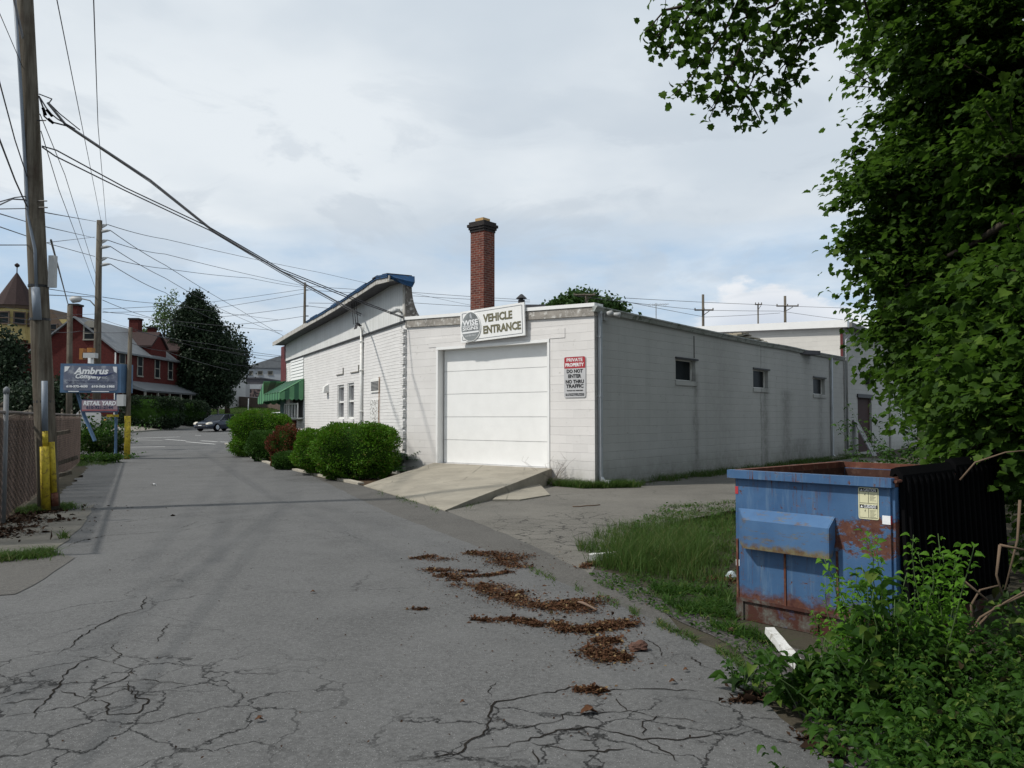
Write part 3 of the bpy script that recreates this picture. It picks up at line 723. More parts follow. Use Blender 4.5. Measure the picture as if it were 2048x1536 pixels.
# gutter (K-profile) along the eave, sagging a little
gut = MB(); n = 16
rings = []
for i in range(n + 1):
    s = -.08 + (sB + .08) * i / n; z = topB(s) + .02 - .05 * math.sin(math.pi * i / n) + (.02 if 9 < i < 12 else 0)
    rings.append([B.w(s, 0.003, z - .10), B.w(s, .06, z - .10), B.w(s, .10, z - .02), B.w(s, .13, z), B.w(s, .13, z + .03), B.w(s, .003, z + .03)])
gut.prism(rings); gut.build('gutter', plain('dirty_gutter', (.34, .36, .35), .6, var=.2, scale=2, grime=(.10, .13, .09)), gar, smooth=False)
def downspout(px, fr, ztop, zbot, par, mat='metal', boot=True, w=.045):
    s = fr.hit(px, 800)[0]; mb = MB()
    mb.box(fr, s - w, s + w, .02, .09, zbot + .12, ztop)
    if boot: mb.prism([[fr.w(s - w, .02, zbot + .14), fr.w(s + w, .02, zbot + .14), fr.w(s + w, .09, zbot + .14), fr.w(s - w, .09, zbot + .14)],
                       [fr.w(s - w, .06, zbot + .04), fr.w(s + w, .06, zbot + .04), fr.w(s + w, .14, zbot + .07), fr.w(s - w, .14, zbot + .07)],
                       [fr.w(s - w, .30, zbot), fr.w(s + w, .30, zbot), fr.w(s + w, .30, zbot + .07), fr.w(s - w, .30, zbot + .07)]])
    for z in (ztop - .6, (ztop + zbot) / 2): mb.box(fr, s - w - .02, s + w + .02, .0, .096, z, z + .03)
    return mb.build('downspout', M[mat], par)
downspout(1197, B, topB(.2) - .06, .10, gar); downspout(1661, B, topB(sB) - .08, .02, gar, w=.05)
mb = MB(); mb.box(B, B.hit(1388, 700)[0] - .02, B.hit(1388, 700)[0] + .02, 0, .006, B.hit(1388, 716)[1], B.hit(1388, 672)[1]); mb.build('wall_crack', M['crack'], gar)
# roof: slopes between front and far wall
gw = 9.0
mb = MB()
zr = .0
p = [A.w(0, 0, zc1 + .02) - B.n * .0 for _ in (0,)]
q = [A.w(.02, -.28, zc1), A.w(sF, -.28, zc1), B.w(sB, -sF, topB(sB) - .02), B.w(sB, 0.0, topB(sB) - .02)]
q[3] = B.w(sB, -.12, topB(sB) - .06); q[0] = A.w(.1, -.28, zc1)
mb.hexa([q[0] - Vector((0, 0, .12)), q[1] - Vector((0, 0, .12)), q[2] - Vector((0, 0, .12)), q[3] - Vector((0, 0, .12))] + q)
mb.build('roof', M['roof'], gar)
# peeled roofing on the eave
mb = MB()
for (px, py, L, w_, h, tilt) in ((1478, 664, 1.7, .9, .05, .15), (1500, 672, 2.2, .5, .03, .05)):
    s, z = B.hit(px, py, -.3)
    for k in range(5):
        s0 = s - L / 2 + k * L / 5; zz = topB(s0) + .04 + .12 * math.sin(k * .8) * (1 if h > .04 else .3)
        mb.hexa([B.w(s0, -.9 + .1 * k, zz), B.w(s0 + L / 5 + .02, -.9 + .1 * k, zz + .04), B.w(s0 + L / 5 + .02, .05 - .05 * k, zz + .02), B.w(s0, .0, zz)] +
                [B.w(s0, -.9 + .1 * k, zz + h), B.w(s0 + L / 5 + .02, -.9 + .1 * k, zz + h + .04), B.w(s0 + L / 5 + .02, .05 - .05 * k, zz + h + .02), B.w(s0, .0, zz + h)])
mb.build('torn_roofing', plain('torn_felt', (.30, .27, .21), .9, var=.4, scale=4, grime=(.05, .05, .05)), gar)
# chimney: two visible faces, corbelled crown
cy = 26.0
chb = P(965, 620, cy); ch = Frame(Vector((chb.x, chb.y, 0)), R(-51.3))
zct = P(965, 466, cy).z; h_ = .50
mb = MB(); mb.box(ch, -h_ / 2 - .02, h_ / 2 + .02, -h_ / 2, h_ / 2, 3.6, zct); chm = mb.build('chimney', M['chimney'], gar)
# rebuild proportions: wider shaft
for vv in chm.data.vertices:
    c0 = Vector((chb.x, chb.y, 0)) - gar.location; d = Vector((vv.co.x - c0.x, vv.co.y - c0.y, 0)) * 1.06; vv.co.x = c0.x + d.x; vv.co.y = c0.y + d.y
mb = MB(); H = .28
for k, (e, z0, z1) in enumerate(((.02, 0.0, .08), (.05, .08, .16), (.085, .16, .25), (.04, .25, .33))):
    mb.box(ch, -H - e, H + e, -H - e + .01, H + e - .01, zct + z0, zct + z1 - .002)
cr = mb.build('chimney_crown', M['soot'], chm)
mb = MB(); mb.box(ch, -.17, .17, -.17, .17, zct + .33, zct + .46); mb.build('flue', M['tancap'], chm)
# roof vent pipe with cap
vp = P(1043, 612, 24); mb = MB(); mb.lathe((vp.x, vp.y, 0), [(.10, 3.9), (.10, P(1043, 600, 24).z)], 12)
zv = P(1043, 597, 24).z
mb.lathe((vp.x, vp.y, 0), [(.05, P(1043, 600, 24).z - .02), (.05, zv)], 8); mb.lathe((vp.x, vp.y, 0), [(.17, zv), (.03, zv + .13)], 12)
mb.build('roof_vent', M['dark'], gar, smooth=False)
mb = MB(); q0 = P(1050, 612, 26); q1 = P(1085, 612, 26); fr = Frame(Vector((q0.x - 1, q0.y, 0)), R(90)); mb.box(fr, 1.0, 1.65, -.6, 0, 3.9, P(1060, 609, 26).z); mb.build('roof_hatch', M['roof'], gar)

# ramp to the door
ramp = MB()
r1 = A.w(sdR - .12, .02, zs - .01); r0 = A.w(sdL + .12, .02, zs - .01)
e0 = G(727, 973); e1 = G(890, 1023); r1b = A.w(sdR - .12, .95, zs - .045)
npt = 8
def rampz(f): return (zs - .01) * (1 - f) ** 1.0
TL = [r0.lerp(e0, i / npt) for i in range(npt + 1)]; TR = [r1.lerp(e1, i / npt) for i in range(npt + 1)]
for i in range(npt + 1):
    f = i / npt; z = (zs - .01) * (1 - f ** 1.25) * (1 - .12 * math.sin(f * 3.14)) + .02
    TL[i].z = z; TR[i].z = z
for i in range(npt):
    a, b, c_, d_ = TL[i], TL[i + 1], TR[i + 1], TR[i]
    ramp.quad(a, b, c_, d_)
    for p, q in ((TL[i], TL[i + 1]), (TR[i + 1], TR[i])):
        ramp.quad(q, p, Vector((p.x, p.y, -.05)), Vector((q.x, q.y, -.05)))
ramp.quad(TR[-1], TL[-1], Vector((TL[-1].x, TL[-1].y, -.05)), Vector((TR[-1].x, TR[-1].y, -.05)))
ramp.build('ramp', M['concrete'], gar)
# small side wedge of concrete beside the ramp
wp = [G(985, 1003), G(1040, 968), G(1075, 972), G(1100, 992), G(1040, 1002)]
mb = MB(); top = [Vector((p.x, p.y, z)) for p, z in zip(wp, (.04, .16, .10, .03, .03))]; bot = [Vector((p.x, p.y, -.02)) for p in wp]
mb.add(top + bot + [sum(top, Vector()) / 5 + Vector((0, 0, .02))], [(i, (i + 1) % 5, 10) for i in range(5)] + [(i, i + 5, (i + 1) % 5 + 5, (i + 1) % 5) for i in range(5)])
mb.build('ramp_apron', M['concrete'], gar)

# ============================================================ TALL REAR BUILDING
T0 = B.w(sB + .02, 0.0, 0)
TA = Frame(T0, R(-51.3)); TB = Frame(T0, R(38.7))
ztT = TA.hit(1700, 640)[1]; ztL = TA.hit(1400, 652)[1]
tall = empty('tall_rear_building', T0, 'taller flat-roofed cream block building rising behind the far end of the white garage', 'building')
Lw = 11.0; sL = 12.5
s1400 = TA.hit(1400, 652)[0]
tT = lambda s: ztT + (ztL - ztT) * min(1.4, s / s1400)
def tS(s): return ztT - .03 * s
sd0 = TB.hit(1715, 800)[0]; sd1 = TB.hit(1743, 800)[0]; zd = TB.hit(1715, 795)[1]
w0 = TB.hit(1803, 780)[0]; w1 = TB.hit(1818, 780)[0]; zw1 = TB.hit(1805, 778)[1]
mb = MB(); wall(mb, TA, 0.0, Lw, -.1, 7, [], .2, lambda s: tT(s) - .28); mb.build('end_wall', M['blockcream'], tall)
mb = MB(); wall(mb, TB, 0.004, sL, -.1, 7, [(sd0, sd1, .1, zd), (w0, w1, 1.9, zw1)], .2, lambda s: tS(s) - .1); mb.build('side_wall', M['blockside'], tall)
mb = MB(); slopebox(mb, TA, -.25, Lw, -.05, .22, tT(0) - .30, tT(Lw) - .30, .30, .30); mb.build('fascia', M['whiteclean'], tall)
mb = MB(); slopebox(mb, TB, .25, sL, -.05, .30, tS(0) - .26, tS(sL) - .26, .2, .2); mb.build('eave', plain('eave_grey', (.16, .16, .16), .7), tall)
mb = MB(); mb.hexa([TA.w(0, -.21, tT(0) - .35), TA.w(Lw, -.21, tT(Lw) - .35), TB.w(sL, -Lw, tS(sL) - .35), TB.w(sL, -.2, tS(sL) - .35), TA.w(0, -.06, tT(0) - .02), TA.w(Lw, -.06, tT(Lw) - .02), TB.w(sL, -Lw, tS(sL) - .08), TB.w(sL, -.06, tS(sL) - .08)]); mb.build('roof', M['roof'], tall)
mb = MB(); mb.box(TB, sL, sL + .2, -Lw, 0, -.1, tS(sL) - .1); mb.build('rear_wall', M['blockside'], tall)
mb = MB(); mb.box(TA, -.004, .10, .006, .02, B.hit(1686, 717)[1], tT(0) - .31); mb.build('red_corner_trim', M['redtrim'], tall)
mb = MB(); mb.tube([TB.w(.12, .33, ztT - .35), TB.w(.2, .30, ztT - .55), TB.w(.12, .09, ztT - .8), TB.w(.12, .08, .3)], .045, 8); mb.build('downspout', M['metal'], tall, smooth=True)
mb = MB(); mb.box(TB, sd0 + .003, sd1 - .003, -.15, -.1, .1, zd - .003); dd = mb.build('door', plain('brown_door', (.035, .012, .01), .7), tall)
mb = MB(); mb.box(TB, sd0 - .1, sd1 + .1, .003, .06, zd + .003, zd + .16); mb.build('door_hood', M['dark'], dd)
mb = MB(); mb.box(TB, w0 + .003, w1 - .003, -.12, -.08, 1.903, zw1 - .003); mb.build('window', M['glass'], tall)
lx = TB.hit(1733, 755); s_, z_ = lx
mb = MB(); mb.prism([[TB.w(s_ - .22, .003, z_ + .22), TB.w(s_ + .22, .003, z_ + .22), TB.w(s_ + .16, .003, z_ - .3), TB.w(s_ - .16, .003, z_ - .3)],
                     [TB.w(s_ - .22, .28, z_ + .22), TB.w(s_ + .22, .28, z_ + .22), TB.w(s_ + .14, .12, z_ - .3), TB.w(s_ - .14, .12, z_ - .3)]]); mb.build('wall_lamp', M['dark'], tall)
pv = TB.hit(1778, 800)[0]; mb = MB(); mb.box(TB, pv - .1, pv + .1, .003, .05, 0, tS(pv) - .27); mb.build('wall_pilaster', plain('pilaster_grey', (.22, .22, .21), .8), tall)
sb, _ = TB.hit(1710, 900)
mb = MB(); mb.hexa([TB.w(sb - .3, .75, .0), TB.w(sb + .3, .75, .0), TB.w(sb + .3, .80, .0), TB.w(sb - .3, .80, .0), TB.w(sb - .35, .02, 1.5), TB.w(sb + .18, .02, 1.5), TB.w(sb + .18, .07, 1.5), TB.w(sb - .35, .07, 1.5)])
tag(mb.build('leaning_board', plain('leaning_board_paint', (.30, .30, .31), .8, var=.3, scale=7, grime=(.08, .07, .08))), 'weathered pale board leaning against the wall beside the brown door', 'board')
sb, _ = B.hit(1640, 920)
mb = MB(); slopebox(mb, B, sb - .6, sb + 1.2, .35, .6, .02, .06, .06, .06); tag(mb.build('splash_block', M['concdark']), 'low concrete splash block under the far downspout of the garage', 'splash block')

# ============================================================ WHITE BRICK BUILDING
bb = empty('brick_building', F0, 'long white painted brick building with green awning and blue tarp on its roof edge', 'building')
sD, _ = D.hit(572, 780)
zsd = D.hit(805, 643)[1]; zsd1 = D.hit(575, 722)[1]
E0 = D.w(sD, 0, 0); E = Frame(E0, R(63.4)); E.n = D.d.copy()
def dw(x0, x1, y0, y1):
    a, za = D.hit(x1, y0); b, _ = D.hit(x0, y0); _, zb = D.hit(x1, y1); return (a, b, zb, za)
wn1 = dw(695, 708, 765, 838); wn2 = dw(675, 688, 769, 838); wac = dw(580, 606, 800, 838)
wac = (wac[0], wac[1], wac[2], D.hit(606, 775)[1])
topD = lambda s: zsd + (zsd1 - zsd) * s / sD
mb = MB(); wall(mb, D, 0.0, sD, -.1, 5, [wn1, wn2, wac], .25, topD); mb.build('brick_wall', M['brickwhite'], bb)
# siding above with vertical grooves
ms = MT('board_siding', .6, .3)
brk = ms.brick(ms.uv, .165, 30, .007, (.68, .69, .68), (.62, .63, .62), (.26, .27, .27), off=0, smooth=.4)
cs_ = ms.mix(ms.ramp(ms.noise(1.3, 7, .7), [(.5, 0.0), (.8, .5)]), brk.outputs['Color'], (.48, .48, .45)); ms.bump(ms.math('SUBTRACT', 0.0, brk.outputs['Fac']), .8, .01); M['siding'] = ms.col(cs_)
rk = [(818, 562), (790, 568), (740, 598), (690, 627), (640, 653), (600, 674), (572, 690)]
rakes = [D.hit(x, y) for x, y in rk]; rakes[0] = (0.0, rakes[0][1]); rakes[-1] = (sD, rakes[-1][1])
def rz(s):
    for (a, za), (b, zb) in zip(rakes, rakes[1:]):
        if a <= s <= b: return za + (zb - za) * (s - a) / (b - a)
    return rakes[-1][1] if s > rakes[-1][0] else rakes[0][1]
mb = MB()
for (a, za), (b, zb) in zip(rakes, rakes[1:]):
    mb.hexa([D.w(a, -.07, topD(a) + .003), D.w(b, -.07, topD(b) + .003), D.w(b, .03, topD(b) + .003), D.w(a, .03, topD(a) + .003), D.w(a, -.07, za), D.w(b, -.07, zb), D.w(b, .03, zb), D.w(a, .03, za)])
mb.build('board_siding', M['siding'], bb)
mb = MB(); slopebox(mb, D, 0, sD, .0305, .06, topD(0) - .05, topD(sD) - .05, .05, .05, 6); mb.build('drip_edge', M['dark'], bb)
# roof slab with overhang, white fascia, blue tarp
OV = .55
def roofband(mb, off0, off1, t0, t1, s0=-.12, s1=None, n=14, jit=0.0):
    s1 = s1 or sD + .5
    for i in range(n):
        a, b = s0 + (s1 - s0) * i / n, s0 + (s1 - s0) * (i + 1) / n
        za, zb = rz(max(0, a)), rz(max(0, b)); ja, jb = jit * math.sin(i * 2.3), jit * math.sin((i + 1) * 2.3)
        mb.hexa([D.w(a, t0, za + off0), D.w(b, t0, zb + off0), D.w(b, t1, zb + off0 + ja), D.w(a, t1, za + off0 + ja), D.w(a, t0, za + off1), D.w(b, t0, zb + off1), D.w(b, t1, zb + off1 + jb), D.w(a, t1, za + off1 + jb)])
mb = MB(); roofband(mb, .0, .12, -.16, OV - .03, s0=.12); mb.build('canopy_roof', M['roof'], bb)
mb = MB(); mb.box(D, .05, sD, -16, -.26, 3.9, 4.05); mb.build('roof', M['roof'], bb)
M['fasc'] = plain('peeling_fascia', (.42, .41, .385), .8, var=.15, scale=2.5, grime=(.16, .13, .09))
mb = MB(); roofband(mb, -.04, .13, OV - .03, OV, s0=-.12); roofband(mb, .003, .02, 0.032, OV - .033, s0=-.1); mb.build('fascia', M['fasc'], bb)
mb = MB(); roofband(mb, .135, .17, -.20, OV + .04, s0=-.05, s1=sD * .62, n=10, jit=.02); roofband(mb, .085, .135, OV + .003, OV + .03, s0=-.05, s1=sD * .60, n=10, jit=.012)
z0 = rz(0); mb.prism([[D.w(-.05, OV, z0 + .17), D.w(-.05, -.22, z0 + .17), D.w(-.06, -.15, z0 - .02), D.w(-.06, OV - .1, z0 + .02)], [D.w(-.20, OV - .15, z0 + .06), D.w(-.18, -.18, z0 - .02), D.w(-.15, -.12, z0 - .16), D.w(-.20, OV - .35, z0 - .10)]])
mb.build('tarp', M['tar'], bb)
mb = MB(); roofband(mb, .173, .20, -.15, OV + .02, s0=-.02, s1=1.4, n=3, jit=.01); mb.build('loose_shingles', M['soot'], bb)
# curved end flashing dropping from the roof end to the garage parapet
mb = MB(); prof = []
for i in range(9):
    f = i / 8; z = z0 + .02 - f * (z0 - (topA(sF) + .15)); bk = -.085 - .36 * f ** 2.6
    prof.append([D.w(-.05, bk - .05, z), D.w(.0, bk, z), D.w(.0, .035, z), D.w(-.05, .035, z)])
mb.prism(prof); mb.build('end_flashing', plain('end_board_dark', (.12, .11, .10), .8, var=.4, scale=5, grime=(.45, .44, .42)), bb)
mb = MB(); prof = []
for i in range(7):
    f = i / 6; z = z0 + .0 - f * (z0 - (topA(sF) + .25)); prof.append([D.w(-.01, .036, z), D.w(.17, .036, z), D.w(.17, .06, z), D.w(-.01, .06, z)])
mb.prism(prof); mb.build('corner_board', M['fasc'], bb)
# toothed corner bricks
mb = MB(); k = 0; z = .05
while z < topA(sF) - .1:
    if k % 3 != 0: mb.box(D, -.02, .30, .004, .09, z, z + .088)
    else: mb.box(D, .0, .16, .004, .03, z, z + .088)
    z += .098; k += 1
mb.build('toothed_corner', M['brickwhite'], bb)
for (a, b, zb, za) in (wn1, wn2):
    f = MB(); zm = (za + zb) / 2
    f.box(D, a + .003, a + .07, -.2, -.02, zb + .003, za - .003); f.box(D, b - .07, b - .003, -.2, -.02, zb + .003, za - .003)
    f.box(D, a + .07, b - .07, -.2, -.05, za - .08, za - .003); f.box(D, a + .07, b - .07, -.2, -.05, zb + .003, zb + .07); f.box(D, a + .07, b - .07, -.18, -.06, zm - .03, zm + .03)
    w = f.build('window', M['white'], bb)
    g = MB(); g.box(D, a + .06, b - .06, -.15, -.13, zb + .05, za - .06); g.build('pane', plain('window_pane_grey', (.12, .12, .13), .15, .5), w)
    s = MB(); s.box(D, a - .06, b + .06, .003, .05, zb - .16, zb - .003); s.build('sill', M['brickwhite'], w)
for (x0, x1, y) in ((674, 687, 747), (702, 718, 742)):
    a, z = D.hit(x1, y); b, _ = D.hit(x0, y); mb = MB(); mb.box(D, a, b, .002, .035, z - .03, z); mb.box(D, a - .03, a, .002, .035, z - .03, z + .2); mb.build('old_sign_bracket', M['concdark'], bb)
a, z = D.hit(727, 660); mb = MB(); mb.tube([D.w(a, .06, z + .1), D.w(a, .06, .1)], .05, 8)
for zz in (z * .4, z * .7, z - .4): mb.box(D, a - .07, a + .07, .002, .12, zz, zz + .04)
mb.build('conduit', M['white'], bb, smooth=True)
wh = MB()
for k in range(3): wh.tube([D.w(a + .1 * k - .12, .10, z + .12), D.w(a + .12 * k - .14, .22, z + .2), D.w(a + .12 * k - .16, .28, z + .02)], .02, 6)
wh.build('service_head', M['wire'], bb)
# louvre, graffiti panel, dryer vent
v = dw(743, 760, 757, 784); mb = MB(); mb.box(D, v[0], v[1], .002, .03, v[2], v[3])
lo = mb.build('louvre', M['white'], bb); mb = MB(); n = 7
for k in range(n):
    z = v[2] + .06 + (v[3] - v[2] - .12) * k / n; mb.box(D, v[0] + .06, v[1] - .06, .031, .036, z, z + (v[3] - v[2]) / n * .45)
mb.build('slats', M['dark'], lo)
g_ = dw(742, 758, 799, 850); mb = MB(); mb.box(D, g_[0], g_[1], .002, .03, g_[2], g_[3])
mgf = MT('scrawled_panel', .6); sc_ = mgf.ramp(mgf.noise(9, 5, .65, dist=1.5), [(.545, 0.0), (.58, 1.0)]); M['scrawl'] = mgf.col(mgf.mix(sc_, (.66, .66, .64), (.10, .09, .08)))
mb.build('scrawled_panel', M['scrawl'], bb)
a, z = D.hit(760, 770); mb = MB(); mb.tube([D.w(a, .03, z + .25), D.w(a, .03, .1)], .015, 5); mb.build('rusty_pipe', plain('rusty_pipe', (.35, .22, .14), .8), bb)
a, z = D.hit(656, 776); mb = MB(); mb.prism([[D.w(a - .16, .002, z + .14), D.w(a + .16, .002, z + .14), D.w(a + .16, .002, z - .18), D.w(a - .16, .002, z - .18)], [D.w(a - .14, .16, z + .05), D.w(a + .14, .16, z + .05), D.w(a + .14, .2, z - .18), D.w(a - .14, .2, z - .18)]]); mb.build('exhaust_hood', M['white'], bb)
# clapboard infill above the awning
v = dw(583, 608, 712, 757); mb = MB(); n = 7
for k in range(n):
    z0_ = v[2] + (v[3] - v[2]) * k / n; z1_ = v[2] + (v[3] - v[2]) * (k + 1) / n
    mb.hexa([D.w(v[0], .003, z0_), D.w(v[1], .003, z0_), D.w(v[1], .045, z0_), D.w(v[0], .045, z0_), D.w(v[0], .003, z1_ - .01), D.w(v[1], .003, z1_ - .01), D.w(v[1], .02, z1_ - .01), D.w(v[0], .02, z1_ - .01)])
mb.build('clapboard_infill', M['whiteclean'], bb)
# window with air conditioner bracket under the awning
(a, b, zb, za) = wac; mb = MB(); mb.box(D, a + .003, b - .003, -.2, -.15, zb + .003, za - .003); wa = mb.build('window', M['glass'], bb)
mb = MB(); n = 5
for k in range(n + 1): s = a + (b - a) * k / n; mb.box(D, s - .04, s + .04, .20, .25, zb + .06, zb + .62)
mb.box(D, a, b, .195, .255, zb + .62, zb + .68); mb.box(D, a, b, -.149, .255, zb, zb + .06); mb.build('window_guard', M['white'], wa)
mb = MB(); s = (a * .6 + b * .4); mb.prism([[D.w(s, .03, zb - .05), D.w(s, .10, zb - .55), D.w(s, .03, zb - .55)], [D.w(s + .08, .25, zb - .05), D.w(s + .08, .10, zb - .60), D.w(s + .08, .03, zb - .6)]]); mb.build('bracket', M['rustpaint'], wa)
# awnings
M['awnA'] = plain('awning_light_green', (.10, .26, .13), .5, .3, var=.12); M['awnB'] = plain('awning_dark_green', (.025, .10, .055), .5, .3, var=.12)
def awning(fr, s0, s1, zt_, proj, drop, par, end=True):
    n = max(4, int(abs(s1 - s0) / .28)); mA, mB_ = MB(), MB()
    for k in range(n):
        a, b = s0 + (s1 - s0) * k / n, s0 + (s1 - s0) * (k + 1) / n
        t = .02 if k % 2 else 0.0; m = mB_ if k % 2 else mA
        m.hexa([fr.w(a, .02, zt_ - .03 + t), fr.w(b, .02, zt_ - .03 + t), fr.w(b, proj, zt_ - drop + t), fr.w(a, proj, zt_ - drop + t), fr.w(a, .02, zt_ + t), fr.w(b, .02, zt_ + t), fr.w(b, proj + .02, zt_ - drop + .03 + t), fr.w(a, proj + .02, zt_ - drop + .03 + t)])
        # scalloped valance
        c_, w_ = (a + b) / 2, (b - a) / 2
        pr = [(-w_, 0), (w_, 0), (w_, -.22), (w_ * .6, -.28), (0, -.30), (-w_ * .6, -.28), (-w_, -.22)]
        m.prism([[fr.w(c_ + x, proj + .002, zt_ - drop + z) for x, z in pr], [fr.w(c_ + x, proj + .02, zt_ - drop + z) for x, z in pr]])
    if end:
        nn = 5
        for s_, sg in ((s0, -1), (s1, 1)):
            for k in range(nn):
                t0, t1 = .04 + (proj - .04) * k / nn, .04 + (proj - .04) * (k + 1) / nn; m = mB_ if k % 2 else mA
                za_, zb_ = zt_ - drop * t0 / proj - .03, zt_ - drop * t1 / proj - .03; zz = zt_ - drop
                pts = [(t0, za_), (t1, zb_), (t1, zz - .24), ((t0 + t1) / 2, zz - .30), (t0, zz - .24)]
                m.prism([[fr.w(s_, t, z) for t, z in pts], [fr.w(s_ + .015 * sg, t, z) for t, z in pts]])
    w = mA.build('awning', M['awnA'], par); mB_.build('dark_stripes', M['awnB'], w); return w
sa = D.hit(609, 757)[0]; zt_ = D.hit(609, 757)[1]
awning(D, sa, sD + .0, zt_, 1.0, .62, bb)
awning(E, -1.0, 6.5, zt_ + .02, 1.5, .75, bb)
# street facade with its pilaster
mb = MB(); wall(mb, E, 0.0, 9.0, -.1, 5.2, [(1.0, 2.8, .9, 2.5), (3.6, 4.6, .1, 2.4), (5.3, 8, .9, 2.5)], .25, lambda s: 3.89); mb.build('street_wall', M['brickwhite'], bb)
mb = MB(); mb.box(E, 1.0, 2.8, -.2, -.15, .9, 2.5); mb.box(E, 3.6, 4.6, -.2, -.15, .1, 2.4); mb.box(E, 5.3, 8, -.2, -.15, .9, 2.5); mb.build('shop_glass', M['glass'], bb)
px_s, pz = D.hit(568, 700)
mb = MB(); mb.box(E, -.02, .20, .01, 1.2, 3.3, rz(sD) - .02); mb.build('red_pilaster', M['redtrim'], bb)
mb = MB(); mb.box(E, -.02, .16, .01, 1.25, .0, 3.297); mb.build('pilaster_base', M['greentrim'], bb)
mb = MB(); mb.box(E, 9, 9.2, -16, 0, -.1, 3.88); mb.build('party_wall', M['brickwhite'], bb)

# ============================================================ SIGNS
def text_mesh(txt, size, mat, parent, origin, xdir, zdir, name='lettering', align='CENTER', bold=0.0, shear=0.0, width=None, depth=.003, space=1.0):
    cu = bpy.data.curves.new(name, 'FONT'); cu.body = txt; cu.size = size; cu.align_x = align; cu.align_y = 'CENTER'
    cu.offset = bold; cu.shear = shear; cu.extrude = depth; cu.space_character = space; cu.space_line = .95; cu.resolution_u = 2
    to = bpy.data.objects.new('t', cu); COL.objects.link(to)
    bpy.context.view_layer.update()
    me = bpy.data.meshes.new_from_object(to.evaluated_get(bpy.context.evaluated_depsgraph_get()))
    bpy.data.objects.remove(to)
    if width:
        xs_ = [v.co.x for v in me.vertices]; w = max(xs_) - min(xs_); c = (max(xs_) + min(xs_)) / 2
        for v in me.vertices: v.co.x = (v.co.x - c) * width / w
    nrm = xdir.cross(zdir).normalized(); off = world_off(parent)
    for v in me.vertices:
        c = v.co.copy(); v.co = origin - off + xdir * c.x + zdir * c.y + nrm * c.z
    me.materials.clear(); me.materials.append(mat); me.name = name
    o = bpy.data.objects.new(name, me); COL.objects.link(o); o.parent = parent; return o
def plane_poly(mb, o, xd, zd, pts, t0, t1):
    n = xd.cross(zd).normalized()
    mb.prism([[o + xd * x + zd * z + n * t0 for x, z in pts], [o + xd * x + zd * z + n * t1 for x, z in pts]])
def rrect(w, h, r, n=4, cx=0, cy=0):
    out = []
    for qx, qy, a0 in ((1, 1, 0), (-1, 1, 90), (-1, -1, 180), (1, -1, 270)):
        for k in range(n + 1):
            a = R(a0 + 90 * k / n); out.append((cx + qx * (w / 2 - r) + r * math.cos(a), cy + qy * (h / 2 - r) + r * math.sin(a)))
    return out
# vehicle entrance sign on the garage front
a0_, zTL = A.hit(921, 624, .14); a1_, zTR = A.hit(1049, 604, .14); _, zBL = A.hit(921, 684, .14); _, zBR = A.hit(1049, 673, .14)
pTL, pTR = A.w(a0_, .14, zTL), A.w(a1_, .14, zTR); pBL = A.w(a0_, .14, zBL); pBR = A.w(a1_, .14, zBR)
oc = (pTL + pTR + pBL + pBR) / 4; xd = (pTR - pTL).normalized(); nn = A.n; zd = nn.cross(xd).normalized()
w_, h_s = (pTR - pTL).length, ((pTL - pBL).length + (pTR - pBR).length) / 2
vs = empty('vehicle_entrance_sign', pBL, 'white rectangular board above the overhead door lettered VEHICLE ENTRANCE with a grey oval emblem', 'sign')
mb = MB(); plane_poly(mb, oc, xd, zd, [(-w_/2, -h_s/2), (w_/2, -h_s/2), (w_/2, h_s/2), (-w_/2, h_s/2)], -.045, 0); mb.build('board', M['whiteclean'], vs)
mb = MB()
for (x0, x1, y0, y1) in ((-.465, .465, .42, .435), (-.465, .465, -.435, -.42), (-.47, -.462, -.42, .42), (.462, .47, -.42, .42)):
    plane_poly(mb, oc, xd, zd, [(x0 * w_, y0 * h_s), (x1 * w_, y0 * h_s), (x1 * w_, y1 * h_s), (x0 * w_, y1 * h_s)], .001, .004)
mb.build('border_line', M['medgrey'], vs)
def egg(cx, cy, rx, ry, n=28):
    return [(cx + rx * math.cos(2 * math.pi * k / n) * (1 - .10 * math.sin(2 * math.pi * k / n)), cy + ry * math.sin(2 * math.pi * k / n)) for k in range(n)]
mb = MB(); plane_poly(mb, oc, xd, zd, egg(-.325 * w_, -.01, .16 * w_, .475 * h_s), .005, .02); em = mb.build('emblem_rim', M['whiteclean'], vs)
mb = MB(); plane_poly(mb, oc, xd, zd, egg(-.325 * w_, -.01, .148 * w_, .45 * h_s), .0205, .026); mb.build('emblem', plain('emblem_grey', (.20, .215, .22), .5, var=.35, scale=2.5), vs)
ec = oc + xd * (-.325 * w_) + nn * .028
text_mesh('WISE', .19, M['text_white'], vs, ec + zd * .10 * h_s, xd, zd, bold=.006, width=.25 * w_)
text_mesh('SIGNS', .12, M['text_white'], vs, ec - zd * .08 * h_s, xd, zd, bold=.003, width=.25 * w_)
mb = MB(); plane_poly(mb, ec, xd, zd, rrect(.27 * w_, .055 * h_s, .015, cy=-.20 * h_s), .0, .003); plane_poly(mb, ec, xd, zd, rrect(.26 * w_, .018 * h_s, .005, cy=.005), .0, .003); mb.build('emblem_bar', M['text_white'], vs)
text_mesh('610-921-7913', .06, M['text_white'], vs, ec - zd * .31 * h_s, xd, zd, width=.16 * w_)
mb = MB(); plane_poly(mb, ec, xd, zd, [(-.01, .26 * h_s), (.03, .24 * h_s), (.07, .22 * h_s), (.045, .34 * h_s), (.02, .41 * h_s), (-.02, .35 * h_s)], 0, .002); mb.build('emblem_highlight', plain('emblem_light', (.42, .44, .46), .5), vs)
text_mesh('VEHICLE', .27, M['text_olive'], vs, oc + xd * .095 * w_ + zd * .17 * h_s + nn * .004, xd, zd, bold=.010, width=.45 * w_)
